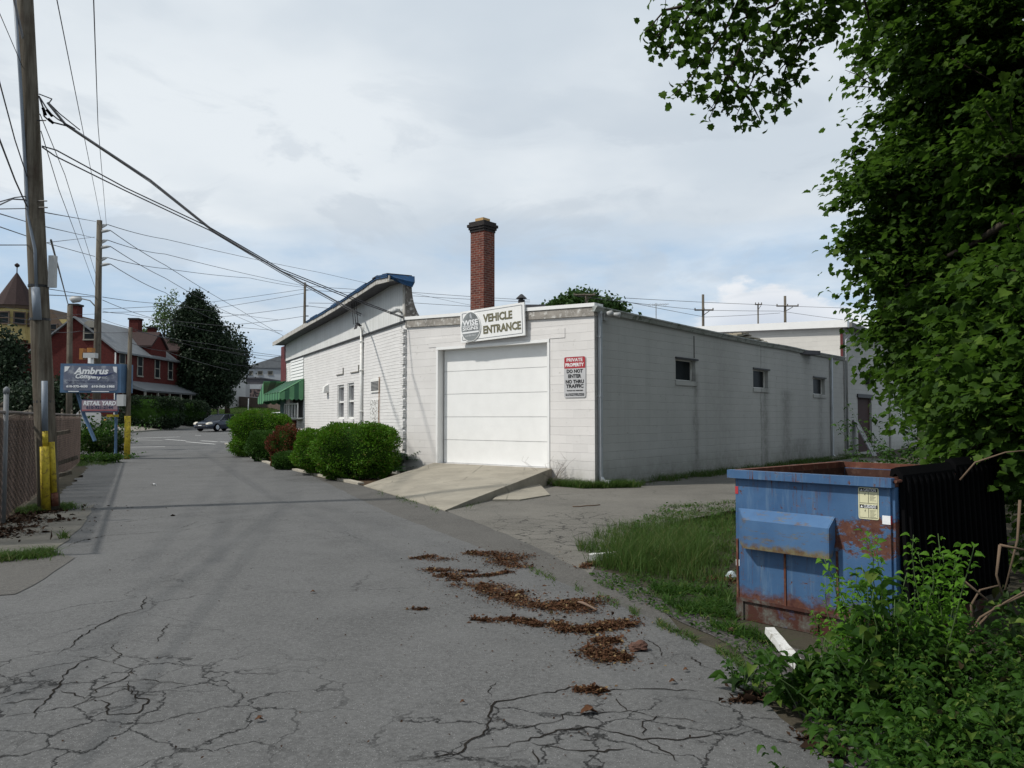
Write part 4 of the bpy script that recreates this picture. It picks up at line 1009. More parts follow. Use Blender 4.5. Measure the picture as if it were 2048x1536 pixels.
text_mesh('ENTRANCE', .27, M['text_olive'], vs, oc + xd * .158 * w_ - zd * .19 * h_s + nn * .004, xd, zd, bold=.010, width=.575 * w_)
# private property sign
s0_, zt0 = A.hit(1128, 714, .02); s1_, _ = A.hit(1171, 714, .02); _, zb0 = A.hit(1150, 795, .02); _, zt0 = A.hit(1150, 713, .02)
po = A.w((s0_ + s1_) / 2, .012, (zt0 + zb0) / 2); pw, ph = abs(s0_ - s1_), zt0 - zb0; xd2 = -A.d; zd2 = Vector((0, 0, 1))
ps = empty('private_property_sign', po, 'tall rounded metal sign with red header PRIVATE PROPERTY, right of the overhead door', 'sign')
mb = MB(); plane_poly(mb, po, xd2, zd2, rrect(pw, ph, .045), 0, .006); mb.build('plate', M['signgrey'], ps)
mb = MB(); pr = [p for p in rrect(pw * .97, ph * .985, .04) if p[1] > ph * .22]; pr += [(-pw * .485, ph * .215), (pw * .485, ph * .215)]
plane_poly(mb, po, xd2, zd2, pr, .0065, .009); mb.build('red_header', M['signred'], ps)
pf = po + A.n * .010
text_mesh('PRIVATE', .11, M['text_white'], ps, pf + zd2 * ph * .415, xd2, zd2, bold=.002, width=pw * .74)
text_mesh('PROPERTY', .11, M['text_white'], ps, pf + zd2 * ph * .295, xd2, zd2, bold=.004, width=pw * .86)
for t, f, w in (('DO NOT', .14, .74), ('ENTER', .02, .6), ('NO THRU', -.115, .84), ('TRAFFIC', -.225, .80)):
    text_mesh(t, .115, M['text_black'], ps, pf + zd2 * ph * f, xd2, zd2, bold=.003, width=pw * w)
text_mesh('VEHICLES AND TRESPASSERS', .035, M['text_black'], ps, pf - zd2 * ph * .33, xd2, zd2, width=pw * .75)
text_mesh('ALL UNAUTHORIZED VEHICLES', .035, M['text_black'], ps, pf - zd2 * ph * .41, xd2, zd2, width=pw * .86)
text_mesh('WILL BE TOWED AT OWNERS EXPENSE', .03, M['text_black'], ps, pf - zd2 * ph * .445, xd2, zd2, width=pw * .86)
# flood lamps
def flood(fr, px, py, label, group='white twin flood lamps'):
    s, z = fr.hit(px, py, .1); t = empty('flood_lamp', fr.w(s, .02, z), label, 'flood lamp', group)
    mb = MB(); mb.box(fr, s - .08, s + .08, .0135, .05, z - .1, z + .1); mb.build('base_plate', M['lampgrey'], t)
    for k, sg in ((0, -1), (1, 1)):
        mb = MB(); a = fr.w(s, .05, z); b = fr.w(s + .12 * sg, .16, z + .05); c_ = fr.w(s + .20 * sg, .32, z + .02)
        mb.tube([a, b], .02, 6); mb.tube([b, b.lerp(c_, .4), c_], [.04, .05, .075], 10); mb.build('lamp_head', M['lampgrey'], t, smooth=True)
flood(B, 1215, 632, 'twin flood lamp under the gutter near the front corner of the garage')
flood(D, 800, 625, 'twin flood lamp at the corner where the brick building meets the garage')

# ---- company sign by the street
sgY = 30.5
tl, trr, bl, brr = P(124, 727, sgY), P(240, 726, sgY + .25), P(121, 785, sgY), P(240, 786, sgY + .25)
xs_d = (trr - tl); xs_d.z = 0; sw = xs_d.length; xs_d.normalize(); zz_d = Vector((0, 0, 1)); so_ = (tl + trr + bl + brr) / 4; so_.z = (tl.z + bl.z) / 2; shh = tl.z - bl.z
nb_ = xs_d.cross(zz_d).normalized()
cs = empty('company_sign', (so_.x, so_.y, 0), 'blue framed box sign reading Ambrus Company on leaning blue posts above the retail yard panel', 'sign')
mb = MB(); plane_poly(mb, so_, xs_d, zz_d, [(-sw/2 - .05, -shh/2), (sw/2 + .05, -shh/2), (sw/2 + .05, shh/2), (-sw/2 - .05, shh/2)], -.55, 0)
# visible end of the cabinet, turned slightly
mb.hexa([so_ + xs_d * (sw/2 + .05) + zz_d * (-shh/2), so_ + xs_d * (sw/2 + .30) - nb_ * .5 + zz_d * (-shh/2), so_ + xs_d * (sw/2 + .30) - nb_ * .55 + zz_d * (-shh/2), so_ + xs_d * (sw/2 + .05) - nb_ * .55 + zz_d * (-shh/2),
         so_ + xs_d * (sw/2 + .05) + zz_d * (shh/2), so_ + xs_d * (sw/2 + .30) - nb_ * .5 + zz_d * (shh/2), so_ + xs_d * (sw/2 + .30) - nb_ * .55 + zz_d * (shh/2), so_ + xs_d * (sw/2 + .05) - nb_ * .55 + zz_d * (shh/2)])
mb.build('cabinet', M['blueframe'], cs)
mb = MB(); plane_poly(mb, so_, xs_d, zz_d, rrect(sw * .93, shh * .86, .08), .002, .012); mb.build('face', plain('faded_sign_face', (.13, .145, .20), .4, var=.25, scale=1.5, grime=(.30, .32, .36)), cs)
mb = MB(); plane_poly(mb, so_, xs_d, zz_d, [(-sw * .45, shh * .40), (-sw * .36, shh * .40), (-sw * .40, shh * .26), (-sw * .45, shh * .20)], .0125, .016)
plane_poly(mb, so_, xs_d, zz_d, [(sw * .38, shh * .40), (sw * .45, shh * .40), (sw * .45, shh * .18), (sw * .40, shh * .24)], .0125, .016)
plane_poly(mb, so_, xs_d, zz_d, [(-sw * .38, -shh * .475), (-sw * .20, -shh * .475), (-sw * .20, -shh * .445), (-sw * .38, -shh * .445)], .002, .008)
plane_poly(mb, so_, xs_d, zz_d, [(sw * .02, -shh * .475), (sw * .32, -shh * .475), (sw * .32, -shh * .445), (sw * .02, -shh * .445)], .002, .008); mb.build('corner_highlights', M['text_white'], cs)
sf = so_ + nb_ * .017
text_mesh('Ambrus', .34, M['text_white'], cs, sf + zz_d * shh * .24 + xs_d * .02, xs_d, zz_d, bold=.012, shear=.25, width=sw * .60)
text_mesh('Company', .24, M['text_white'], cs, sf + zz_d * shh * .06 - xs_d * sw * .03, xs_d, zz_d, bold=.008, shear=.25, width=sw * .46)
text_mesh('LLC', .10, M['text_white'], cs, sf + zz_d * shh * .02 + xs_d * sw * .24, xs_d, zz_d, shear=.25)
mb = MB(); pr = [(-.20, .12), (.05, .115), (.25, .13), (.42, .20), (.28, .085), (.16, .05), (.02, .08)]
plane_poly(mb, sf, xs_d, zz_d, [(x * sw, y * shh) for x, y in pr], .0, .004); mb.build('swoosh', plain('swoosh_navy', (.03, .04, .12), .5), cs)
text_mesh('TREE SERVICE  FIREWOOD  MULCH', .07, plain('faded_lettering', (.06, .07, .14), .5), cs, sf - zz_d * shh * .13, xs_d, zz_d, width=sw * .84)
text_mesh('610-372-4630', .11, M['text_white'], cs, sf - zz_d * shh * .29 - xs_d * sw * .23, xs_d, zz_d, bold=.006, width=sw * .37)
text_mesh('610-562-1985', .11, M['text_white'], cs, sf - zz_d * shh * .29 + xs_d * sw * .22, xs_d, zz_d, bold=.006, width=sw * .40)
mb = MB(); mb.tube([P(155, 786, sgY + .4), P(168, 830, sgY + .4), P(190, 882, sgY + .3)], .07, 6); mb.build('post', M['blueframe'], cs)
mb = MB(); mb.tube([P(233, 786, sgY + .4), G(232, 900).lerp(P(232, 860, sgY + .4), 1)], .06, 6); g0 = P(232, 870, sgY + .4); mb.tube([P(233, 786, sgY + .4), Vector((g0.x, g0.y, 0))], .055, 6); mb.build('post', M['blueframe'], cs)
mb = MB(); a_ = P(246, 812, sgY + .2); fr_ = Frame(Vector((a_.x - .05, a_.y, 0)), R(90)); mb.box(fr_, -.1, .16, 0, .2, P(0, 812, sgY).z, P(0, 789, sgY).z); mb.build('meter_box', M['lampgrey'], cs)
# retail yard panel
rs = empty('retail_yard_sign', (so_.x, so_.y, 0), 'small framed panel reading RETAIL YARD hung below the company sign', 'sign')
rt, rb_ = P(162, 799, sgY - .05), P(236, 825, sgY + .1); rw = rb_.x - rt.x; rh = rt.z - rb_.z; ro = Vector(((rt.x + rb_.x) / 2, (rt.y + rb_.y) / 2 + .02, (rt.z + rb_.z) / 2))
mb = MB(); plane_poly(mb, ro, xs_d, zz_d, [(-rw/2, -rh/2), (rw/2, -rh/2), (rw/2, rh/2), (-rw/2, rh/2)], -.08, 0); mb.build('frame', plain('navy_frame', (.05, .06, .11), .5), rs)
mb = MB(); plane_poly(mb, ro, xs_d, zz_d, [(-rw*.48, -rh*.40), (rw*.48, -rh*.40), (rw*.48, rh*.43), (-rw*.48, rh*.43)], .002, .01); mb.build('face', plain('faded_red_face', (.30, .22, .25), .5, var=.15), rs)
mb = MB(); plane_poly(mb, ro, xs_d, zz_d, [(-rw*.48, -rh*.36), (rw*.48, -rh*.36), (rw*.48, -rh*.28), (-rw*.48, -rh*.28)], .0105, .013); mb.build('red_band', plain('faded_red', (.32, .07, .08), .5), rs)
text_mesh('RETAIL YARD', .22, M['text_white'], rs, ro + nb_ * .014 + zz_d * rh * .20, xs_d, zz_d, bold=.008, shear=.2, width=rw * .88)
text_mesh('610-921-2144', .16, plain('navy_lettering', (.03, .035, .08), .5), rs, ro + nb_ * .014 - zz_d * rh * .12, xs_d, zz_d, bold=.005, width=rw * .72)

# ============================================================ POLES AND WIRES
mp = MT('old_pole_wood', .95, .1)
pv_ = mp.noise(1.0, 8, .7, vec=mp.map(mp.pos, (14, 14, .6)))
c = mp.mix(mp.ramp(pv_, [(.35, 0.0), (.65, 1.0)]), (.060, .050, .038), (.165, .148, .12)); c = mp.mix(mp.ramp(mp.noise(1.2, 6, .7), [(.5, 0.0), (.7, .7)]), c, (.05, .035, .028))
mp.bump(pv_, .7, .02); M['polewood'] = mp.col(c)
Yp = 13.9
def polepts(x0, y0, x1, y1, Y, n=8): return [P(x0 + (x1 - x0) * i / n, y0 + (y1 - y0) * i / n, Y) for i in range(n + 1)]
pb = G(99, 1022); base = Vector((pb.x, pb.y, 0)); topp = P(38, -260, pb.y)
pole = empty('utility_pole', base, 'thick leaning wooden utility pole with yellow pipe guards at its foot beside the fence', 'utility pole', 'utility poles')
mb = MB(); n = 14; pts = [Vector((pb.x, pb.y, -.1)).lerp(topp, i / n) for i in range(n + 1)]
mb.tube(pts, [.175 - .055 * i / n for i in range(n + 1)], 14); mb.build('shaft', M['polewood'], pole, smooth=True)
def near_pole(px, py, off=.17): 
    f = (py - 1022) / (-260 - 1022); c = Vector((pb.x, pb.y, -.1)).lerp(topp, max(0, f)); p = P(px, py, pb.y - off); return p
g1 = [near_pole(88, 1018), near_pole(86, 905)]; g1[0].z = 0
mb = MB(); mb.tube([near_pole(92, 1020, .2), near_pole(89, 893, .2)], .075, 10); mb.build('yellow_guard', M['yellow'], pole, smooth=True)
mb = MB(); mb.tube([near_pole(91, 896, .2), near_pole(90, 860, .2)], .045, 10); mb.build('yellow_sleeve', M['yellow'], pole, smooth=True)
mb = MB(); mb.tube([near_pole(108, 985, .12), near_pole(103, 884, .12)], .05, 10); mb.build('yellow_guard', M['yellow'], pole, smooth=True)
mb = MB(); mb.tube([near_pole(110, 1012, .12), near_pole(108, 986, .12)], .062, 10); mb.build('rusted_foot', M['rustpaint'], pole, smooth=True)
mb = MB(); mb.tube([near_pole(90, 862, .2), near_pole(89, 762, .2)], .05, 10); mb.build('conduit', M['pole_grey'], pole, smooth=True)
mb = MB(); mb.tube([near_pole(75, 640, .16), near_pole(71, 575, .16)], [.07, .07], 10); mb.tube([near_pole(73, 576, .16), near_pole(70, 500, .16), near_pole(56, 430, .13), near_pole(40, 150, .2), near_pole(28, -20, .3)], .028, 6)
mb.build('riser_conduit', M['pole_grey'], pole, smooth=True)
for (x, y) in ((88, 241), (91, 415), (90, 402), (50, 235)): 
    mb = MB(); q = near_pole(x - 14 if x > 60 else x + 14, y, .1); mb.tube([q, near_pole(x + (4 if x > 60 else -6), y, .1)], .012, 5); mb.build('step_bolt', M['dark'], pole)
for y in (575, 640, 800): mb = MB(); mb.lathe(Vector((pb.x, pb.y, -.1)).lerp(topp, (y - 1022) / (-1282)) , [(.165, -.02), (.165, .02)], 14); mb.build('strap', M['dark'], pole)
mb = MB(); q = near_pole(105, 575, .0); fr_ = Frame(Vector((q.x, q.y, 0)), R(90)); mb.box(fr_, -.05, .06, -.03, .06, q.z, near_pole(105, 512, 0).z); mb.build('fuse_box', M['lampgrey'], pole)
tx = [near_pole(100, 470, .1), near_pole(125, 600, -1.0)]
# far poles
def simple_pole(name, label, x0, y0, x1, Y, r0, r1, group='utility poles', mat='polewood', base_z=None):
    top = P(x0, y0, Y); b = P(x1, 880, Y); bz = gz(b.x, Y) if base_z is None else base_z
    t = empty(name, (b.x, Y, bz), label, 'utility pole', group)
    mb = MB(); mb.tube([Vector((b.x, Y, bz - .1)), Vector((b.x, Y, bz)).lerp(top, .5), top], [r0, (r0 + r1) / 2, r1], 10); mb.build('shaft', M[mat], t, smooth=True)
    return t, top
p2, p2top = simple_pole('utility_pole', 'tall utility pole with six side-arm insulators and a street lamp behind the company sign', 199, 441, 192, 42, .22, .14)
p2attach = []
for y, L in ((452, 14), (461, 20), (483, 14), (493, 20), (518, 14), (528, 20)):
    a = P(201, y + 3, 42); b = P(201 + L, y - (3 if L < 18 else 0), 41.9 if L > 18 else 42.4); p2attach.append(b)
    mb = MB(); mb.tube([a, a.lerp(b, .5) + Vector((0, 0, .03)), b], [.07, .09, .03], 6); mb.build('insulator_arm', M['lampgrey'], p2, smooth=True)
mb = MB(); mb.tube([P(190, 612, 42), P(180, 601, 41.8), P(162, 597, 41.6)], .035, 6); mb.build('lamp_arm', M['lampgrey'], p2)
mb = MB(); mb.tube([P(163, 597, 41.6), P(158, 598, 41.6), P(146, 599, 41.6), P(140, 597, 41.6)], [.08, .17, .19, .06], 10); mb.build('street_lamp', M['lampgrey'], p2, smooth=True)
p3, p3top = simple_pole('utility_pole', 'slim pole with a yellow painted foot at the alley mouth', 261, 655, 254, 31, .105, .075, base_z=0)
mb = MB(); mb.tube([P(254, 917, 30.93), P(255.5, 832, 30.93)], .115, 10); mb.build('yellow_foot', M['yellow'], p3, smooth=True)
mb = MB(); mb.box(Frame(Vector((P(254, 0, 30.8).x, 30.8, 0)), R(90)), -.45, 0, -.01, .02, P(0, 834, 30.8).z, P(0, 829, 30.8).z); mb.build('yellow_tape', M['yellow'], p3)
p4, p4top = simple_pole('utility_pole', 'short grey green pole beside the dormer left of the company sign', 140, 610, 138, 38, .15, .12)
p5, p5top = simple_pole('utility_pole', 'tall slim pole carrying many wires beyond the brick building roof', 610, 565, 606, 95, .22, .14)
mb = MB()
for y in (580, 612, 632): mb.tube([P(610, y, 95), P(617, y, 95)], .06, 5)
mb.build('insulators', M['dark'], p5)
def tpole(x, y0, Y, label, arm=None, mat='polewood', r=.16):
    b = P(x, 700, Y); top = P(x, y0, Y); t = empty('utility_pole', (b.x, Y, gz(b.x, Y)), label, 'utility pole', 'utility poles')
    mb = MB(); mb.tube([Vector((b.x, Y, gz(b.x, Y))), top], [r * 1.2, r], 8); mb.build('shaft', M[mat], t, smooth=True)
    if arm:
        mb = MB(); x0, x1, ya = arm; mb.tube([P(x0, ya, Y - .2), P(x1, ya, Y - .2)], .09, 5)
        mb.tube([P(x, ya + 11, Y - .1), P((x + x1) / 2 + 2, ya + 2, Y - .1)], .05, 4)
        for xx in (x0 + 1, (x0 + x1) / 2, x1 - 1): mb.tube([P(xx, ya, Y - .2), P(xx, ya - 4, Y - .2)], .07, 5)
        mb.build('crossarm', M[mat], t)
tpole(1406, 589, 90, 'brown pole rising behind the garage roof, leftmost of the three behind it', (1389, 1427, 620), r=.14)
tpole(1516, 608, 120, 'short thin pole behind the roof between two crossarm poles', (1510, 1524, 609), r=.11)
tpole(1570, 592, 100, 'pale pole with a braced wooden crossarm, rightmost behind the tall rear building', (1553, 1597, 612), r=.16)
tpole(1173, 588, 60, 'pole crossarm showing in front of the treetop behind the garage roof', (1148, 1190, 590), r=.1)
an = P(1312, 610, 70); ant = empty('tv_antenna', (an.x, an.y, 3.5), 'thin rooftop television antenna standing beyond the garage roof', 'antenna')
mb = MB(); mb.tube([Vector((an.x, an.y, 3.5)), P(1312, 606, 70)], .04, 5); mb.build('mast', M['metal'], ant)
mb = MB(); mb.tube([P(1296, 610, 70), P(1338, 608, 70)], .03, 4)
for x in range(1298, 1338, 5): mb.tube([P(x - 3, 612, 69), P(x + 3, 607, 71)], .02, 4)
mb.build('elements', M['metal'], ant)

def wire(pts, r, label, mat='wire', group='overhead wires', sag=0.0):
    q = []
    for i in range(len(pts) - 1):
        a, b = pts[i], pts[i + 1]; n = 8
        for k in range(n):
            t = k / n; p = a.lerp(b, t); p.z -= sag * 4 * t * (1 - t) / (len(pts) - 1); q.append(p)
    q.append(pts[-1]); mb = MB(); mb.tube(q, r, 5)
    return tag(mb.build('overhead_wire', M[mat], smooth=True), label, 'wire', group)
def wpx(l, r, label, mat='wire', sag=0.0):
    q = [P(*a) for a in l]
    if l[0][0] < 0 or l[0][1] < 0: q.insert(0, q[0] + (q[0] - q[1]).normalized() * 14)     # runs on past the picture
    return wire(q, r, label, mat, sag=sag)
bY = D.w(D.hit(727, 628)[0], .2, 0).y
wpx([(95, 205, 14), (130, 248, 14.3), (300, 360, 17), (430, 464, 20), (560, 541, 22.5), (690, 612, 25), (722, 628, bY)], .024, 'thickest grey service cable from the near pole to the brick building', 'cable')
wpx([(130, 250, 14.35), (300, 364, 17), (430, 467, 20), (560, 545, 22.5), (690, 616, 25), (722, 632, bY)], .012, 'second grey service cable twisted under the thickest one', 'cable')
wpx([(84, 292, 14), (112, 300, 14.2), (250, 375, 16), (420, 455, 18.5), (560, 537, 20.5), (700, 593, 21.8), (806, 634, 22.4)], .013, 'upper of the paired thin cables ending at the garage corner')
wpx([(84, 294, 14), (110, 312, 14.2), (250, 381, 16), (420, 461, 18.5), (560, 541, 20.5), (700, 597, 21.8), (806, 636, 22.4)], .013, 'lower of the paired thin cables ending at the garage corner')
wpx([(78, 192, 14), (86, 215, 14), (88, 232, 14), (100, 243, 14.1), (135, 252, 14.3)], .014, 'looped service tail with black connector nearest the pole', 'wire')
wpx([(78, 188, 14), (104, 198, 14), (98, 206, 14), (120, 228, 14.2), (160, 260, 14.5)], .010, 'upper looped service tail leaving the near pole')
wpx([(80, 195, 14), (92, 215, 14), (100, 226, 14), (115, 238, 14.1), (150, 258, 14.4)], .012, 'middle service tail leaving the near pole')
mb = MB()
for a, b in (((86, 216), (91, 230)), ((94, 220), (104, 232)), ((97, 238), (106, 246))): mb.tube([P(*a, 14), P(*b, 14)], .028, 6)
tag(mb.build('wire_connector', M['black'], smooth=True), 'black cable connectors on the service tails beside the near pole', 'connector')
L_ = [([(24, -20, 13.5), (50, 95, 13.9)], .025, 'thick riser cable meeting the pole from the top edge', 'cable'),
      ([(-10, 5, 12), (50, 145, 14)], .007, 'thin wire rising left of the near pole top', 'wire'),
      ([(-10, 130, 10), (30, 280, 12.5), (57, 362, 14)], .011, 'cable curving up left from the pole middle', 'wire'),
      ([(-10, 255, 10), (30, 360, 12.5), (57, 420, 14)], .014, 'thick cable rising left from the pole splice box', 'wire'),
      ([(-5, 405, 12), (30, 395, 13.2), (57, 392, 14)], .011, 'short cable to the pole at the left edge, topmost', 'wire'),
      ([(-5, 412, 11.5), (25, 398, 13), (57, 400, 14)], .013, 'short looping cable to the pole just under the topmost', 'wire'),
      ([(-5, 418, 12), (57, 417, 14)], .009, 'level cable to the pole at the left edge', 'wire'),
      ([(-5, 490, 12), (60, 490, 14)], .009, 'low level cable to the pole at the left edge', 'wire'),
      ([(112, -10, 12), (203, 447, 42)], .010, 'left of the two long wires climbing from the tall pole', 'wire'),
      ([(187, -10, 11), (196, 250, 20), (213, 452, 42)], .010, 'right of the two long wires climbing from the tall pole', 'wire'),
      ([(80, 228, 14), (130, 350, 19), (195, 560, 40)], .009, 'steep wire from the near pole down behind the tall pole', 'wire'),
      ([(82, 262, 14), (118, 380, 18), (165, 505, 30), (192, 580, 40)], .009, 'steeper wire from the near pole down to the street lamp', 'wire'),
      ([(102, 480, 14), (118, 540, 20), (137, 612, 37.8)], .022, 'thick cable slanting from the near pole to the short pole', 'cable'),
      ([(85, 424, 14), (192, 443, 42)], .012, 'upper thin wire between the near and the tall pole', 'wire'),
      ([(85, 452, 14), (190, 476, 42)], .010, 'middle thin wire between the near and the tall pole', 'wire'),
      ([(-5, 426, 20), (55, 444, 30), (85, 452, 40)], .018, 'thin wire crossing behind the near pole', 'wire'),
      ([(95, 485, 20), (190, 474, 42)], .010, 'thin wire rising to the tall pole from behind the near pole', 'wire'),
      ([(-5, 452, 20), (100, 488, 30), (190, 513, 42)], .016, 'long thin wire passing behind the near pole to the tall pole', 'wire'),
      ([(98, 578, 30), (190, 592, 42)], .016, 'thin wire just above the street lamp', 'wire'), ([(98, 590, 30), (190, 594, 42)], .018, 'darker wire at street lamp height', 'wire')]
for l, r, lb, m_ in L_: wpx(l, r * .9, lb, m_)
fan = [(p2attach[0], [(330, 478, 60), (640, 545, 95), (950, 612, 120)], 'topmost wire fanning right from the tall pole'),
       (p2attach[1], [(330, 530, 55), (480, 620, 90), (600, 690, 110)], 'steep wire leaving the second insulator of the tall pole'),
       (p2attach[2], [(330, 508, 60), (610, 572, 95)], 'wire from the third insulator to the far slim pole'),
       (p2attach[3], [(330, 556, 60), (450, 622, 90), (560, 668, 110)], 'wire from the fourth insulator of the tall pole'),
       (p2attach[4], [(330, 537, 60), (500, 556, 80), (610, 575, 95)], 'wire from the fifth insulator to the far slim pole'),
       (p2attach[5], [(330, 585, 60), (430, 640, 80)], 'lowest steep wire leaving the tall pole insulators')]
for a, l, lb in fan: wire([a] + [P(*q) for q in l], .020, lb, sag=.25)
wl = [([(205, 594, 42), (320, 607, 60), (560, 640, 90)], 'wire crossing above the red house roofs'), ([(205, 600, 42), (290, 632, 60), (430, 664, 80)], 'sagging wire down towards the dark evergreen'),
      ([(205, 622, 42), (245, 627, 50), (330, 640, 60), (565, 662, 60)], 'wire below the roof ridge running to the brick building'),
      ([(205, 638, 42), (265, 657, 31), (400, 695, 33), (566, 715, 37)], 'dark cable from the yellow-footed pole to the brick building'),
      ([(262, 660, 31), (420, 688, 33), (566, 712, 37)], 'upper dark cable from the yellow-footed pole'), ([(262, 686, 31), (330, 702, 33), (460, 740, 45)], 'lowest cable leaving the yellow-footed pole'),
      ([(95, 662, 25), (160, 662, 30), (262, 664, 31)], 'level cable left of the yellow-footed pole'), ([(0, 630, 30), (70, 640, 34), (140, 632, 38)], 'dark cable across the turret house'),
      ([(0, 640, 30), (80, 648, 34), (140, 645, 38)], 'lower cable across the turret house'), ([(0, 612, 30), (90, 625, 36), (192, 628, 42)], 'cable passing the short pole behind the near pole'),
      ([(610, 578, 95), (400, 607, 90), (205, 618, 70)], 'faint far wire left of the far slim pole, highest'), ([(610, 586, 95), (420, 618, 90), (205, 625, 70)], 'faint far wire left of the far slim pole, second'),
      ([(610, 612, 95), (460, 632, 90), (300, 640, 80)], 'faint far wire left of the far slim pole, third'), ([(610, 632, 95), (460, 650, 90)], 'faint far wire left of the far slim pole, lowest'),
      ([(610, 572, 95), (830, 585, 100), (1060, 600, 100)], 'far wire right of the far slim pole, highest'), ([(617, 580, 95), (830, 592, 100), (1060, 604, 100)], 'far wire right of the far slim pole, second'),
      ([(617, 606, 95), (830, 606, 100), (1060, 618, 100)], 'far wire right of the far slim pole, third'), ([(617, 612, 95), (760, 624, 100)], 'far wire right of the far slim pole, lowest'),
      ([(440, 724, 80), (566, 740, 90)], 'low far wire in front of the grey building, upper'), ([(440, 700, 80), (566, 724, 90)], 'low far wire above the grey building roof'),
      ([(1150, 592, 60), (1400, 620, 90), (1560, 622, 100), (1690, 640, 110)], 'thin wire strung between the poles behind the garage roof'), ([(1190, 590, 60), (1410, 634, 90), (1560, 626, 100)], 'lower thin wire between the poles behind the garage roof'),
      ([(1250, 596, 90), (1516, 609, 120), (1690, 616, 130)], 'highest thin wire behind the garage roof')]
for l, lb in wl:
    Ya = sum(q[2] for q in l) / len(l); wpx(l, .00026 * Ya, lb, 'wire', sag=.1)
# drip loops on the brick building
mb = MB()
s_, z_ = D.hit(727, 655)
for k, dx in enumerate((-.35, -.1, .15)):
    mb.tube([D.w(s_ + dx + .2, .3, z_ + .85), D.w(s_ + dx, .33, z_ + .5), D.w(s_ + dx - .05, .3, z_ + .1), D.w(s_ + .05, .2, z_ + .15)], .014, 5)
tag(mb.build('drip_loop', M['wire'], smooth=True), 'bundle of hanging drip loops above the conduit on the white brick wall', 'wire')
# traffic signal seen from behind
M['sigorange'] = plain('signal_housing', (.30, .13, .03), .6)
tg = empty('traffic_signal', P(182, 712, 38), 'yellow and grey traffic signal cluster just above the company sign', 'traffic signal')
f_ = Frame(Vector((P(182, 712, 38).x, 38, 0)), R(90))
for (x0, x1, y0, y1, m_) in ((161, 168, 697, 719, 'sigorange'), (176, 186, 696, 705, 'sigorange'), (167, 192, 706, 716, 'lampgrey'), (178, 183, 716, 727, 'whiteclean')):
    a, b = P(x0, y0, 38), P(x1, y1, 38); mb = MB(); mb.box(f_, a.x - f_.o.x, b.x - f_.o.x, -.2, .1, b.z, a.z); mb.build('signal_head' if m_ == 'sigorange' else 'bracket', M[m_], tg)
st = P(177, 838, 33); sg = empty('stop_sign', (st.x, 33, 0), 'back of a pale octagonal sign low behind the leaning blue post', 'sign')
mb = MB(); mb.prism([[st + Vector((.55 * math.cos(R(22.5 + 45 * k)), d, .55 * math.sin(R(22.5 + 45 * k)))) for k in range(8)] for d in (0, .01)]); mb.build('plate', M['signgrey'], sg)
mb = MB(); mb.tube([Vector((st.x, 33.05, 0)), st + Vector((0, .05, .4))], .03, 6); mb.build('post', M['metal'], sg)

# ============================================================ FENCE
fn = empty('chain_link_fence', (fenceA.x, fenceA.y, 0), 'rusty brown chain link fence with a top rail along the left edge of the alley', 'fence')
p0 = Vector((-6.2, 9.1)); p1 = Vector((gxy(160, 927)[0], gxy(160, 927)[1])); fl = (p1 - p0).length; fd = (p1 - p0) / fl
FH = 1.66; dx = .062
V, F = [], []
def ribbon_line(a, b, r):
    i = len(V); d = (b - a); n = Vector((fd.y, -fd.x, 0)); u = d.cross(n).normalized() * r; w = n * r
    for p in (a, b):
        V.extend([p + u, p + w * .8, p - u, p - w * .8])
    for k in range(4): F.append((i + k, i + (k + 1) % 4, i + 4 + (k + 1) % 4, i + 4 + k))
k = -FH
while k < fl:
    for sgn in (1, -1):
        a0, a1 = (k, k + FH) if sgn == 1 else (k + FH, k)
        za, zb = .04, FH
        # clip
        lo, hi = 0.0, fl; s0, s1 = a0, a1; z0_, z1_ = za, zb
        def at(s): return za + (zb - za) * (s - a0) / (a1 - a0)
        c0, c1 = min(max(s0, lo), hi), min(max(s1, lo), hi)
        if abs(c0 - c1) > .01:
            m = c0 * .5 + c1 * .5
            q = [Vector((*(p0 + fd * c), at(c))) for c in (c0, m, c1)]
            off = Vector((fd.y, -fd.x, 0)) * .004 * sgn
            ribbon_line(q[0] + off, q[2] + off, .0026)
    k += dx * 2
o_ = npmesh('mesh', [tuple(v) for v in V], F, plain('rusty_chain_wire', (.17, .125, .105), .8, .3, .2, var=.3), fn, n=4)
mb = MB(); mb.tube([Vector((*p0, FH + .02)), Vector((*p1, FH + .02))], .025, 6); mb.build('top_rail', plain('rail_brown', (.12, .10, .09), .7), fn)
for i in range(7):
    q = p0 + fd * (fl * i / 6.0) + Vector((fd.y, -fd.x)) * -.05; mb = MB(); mb.tube([Vector((*q, 0)), Vector((*q, FH + .1))], .032, 8); mb.lathe((q.x, q.y, FH + .1), [(.038, 0), (.03, .05), (.005, .08)], 8); mb.build('post', M['polewood'], fn, smooth=True)
q = Vector(gxy(6, 1050)); 
mb = MB(); mb.tube([Vector((q.x, q.y, 0)), Vector((q.x, q.y, P(6, 784, q.y).z))], .036, 10); mb.lathe((q.x, q.y, P(6, 784, q.y).z), [(.045, -.02), (.042, .05), (.01, .08)], 10); mb.build('corner_post', plain('dull_post', (.16, .17, .18), .7), fn, smooth=True)
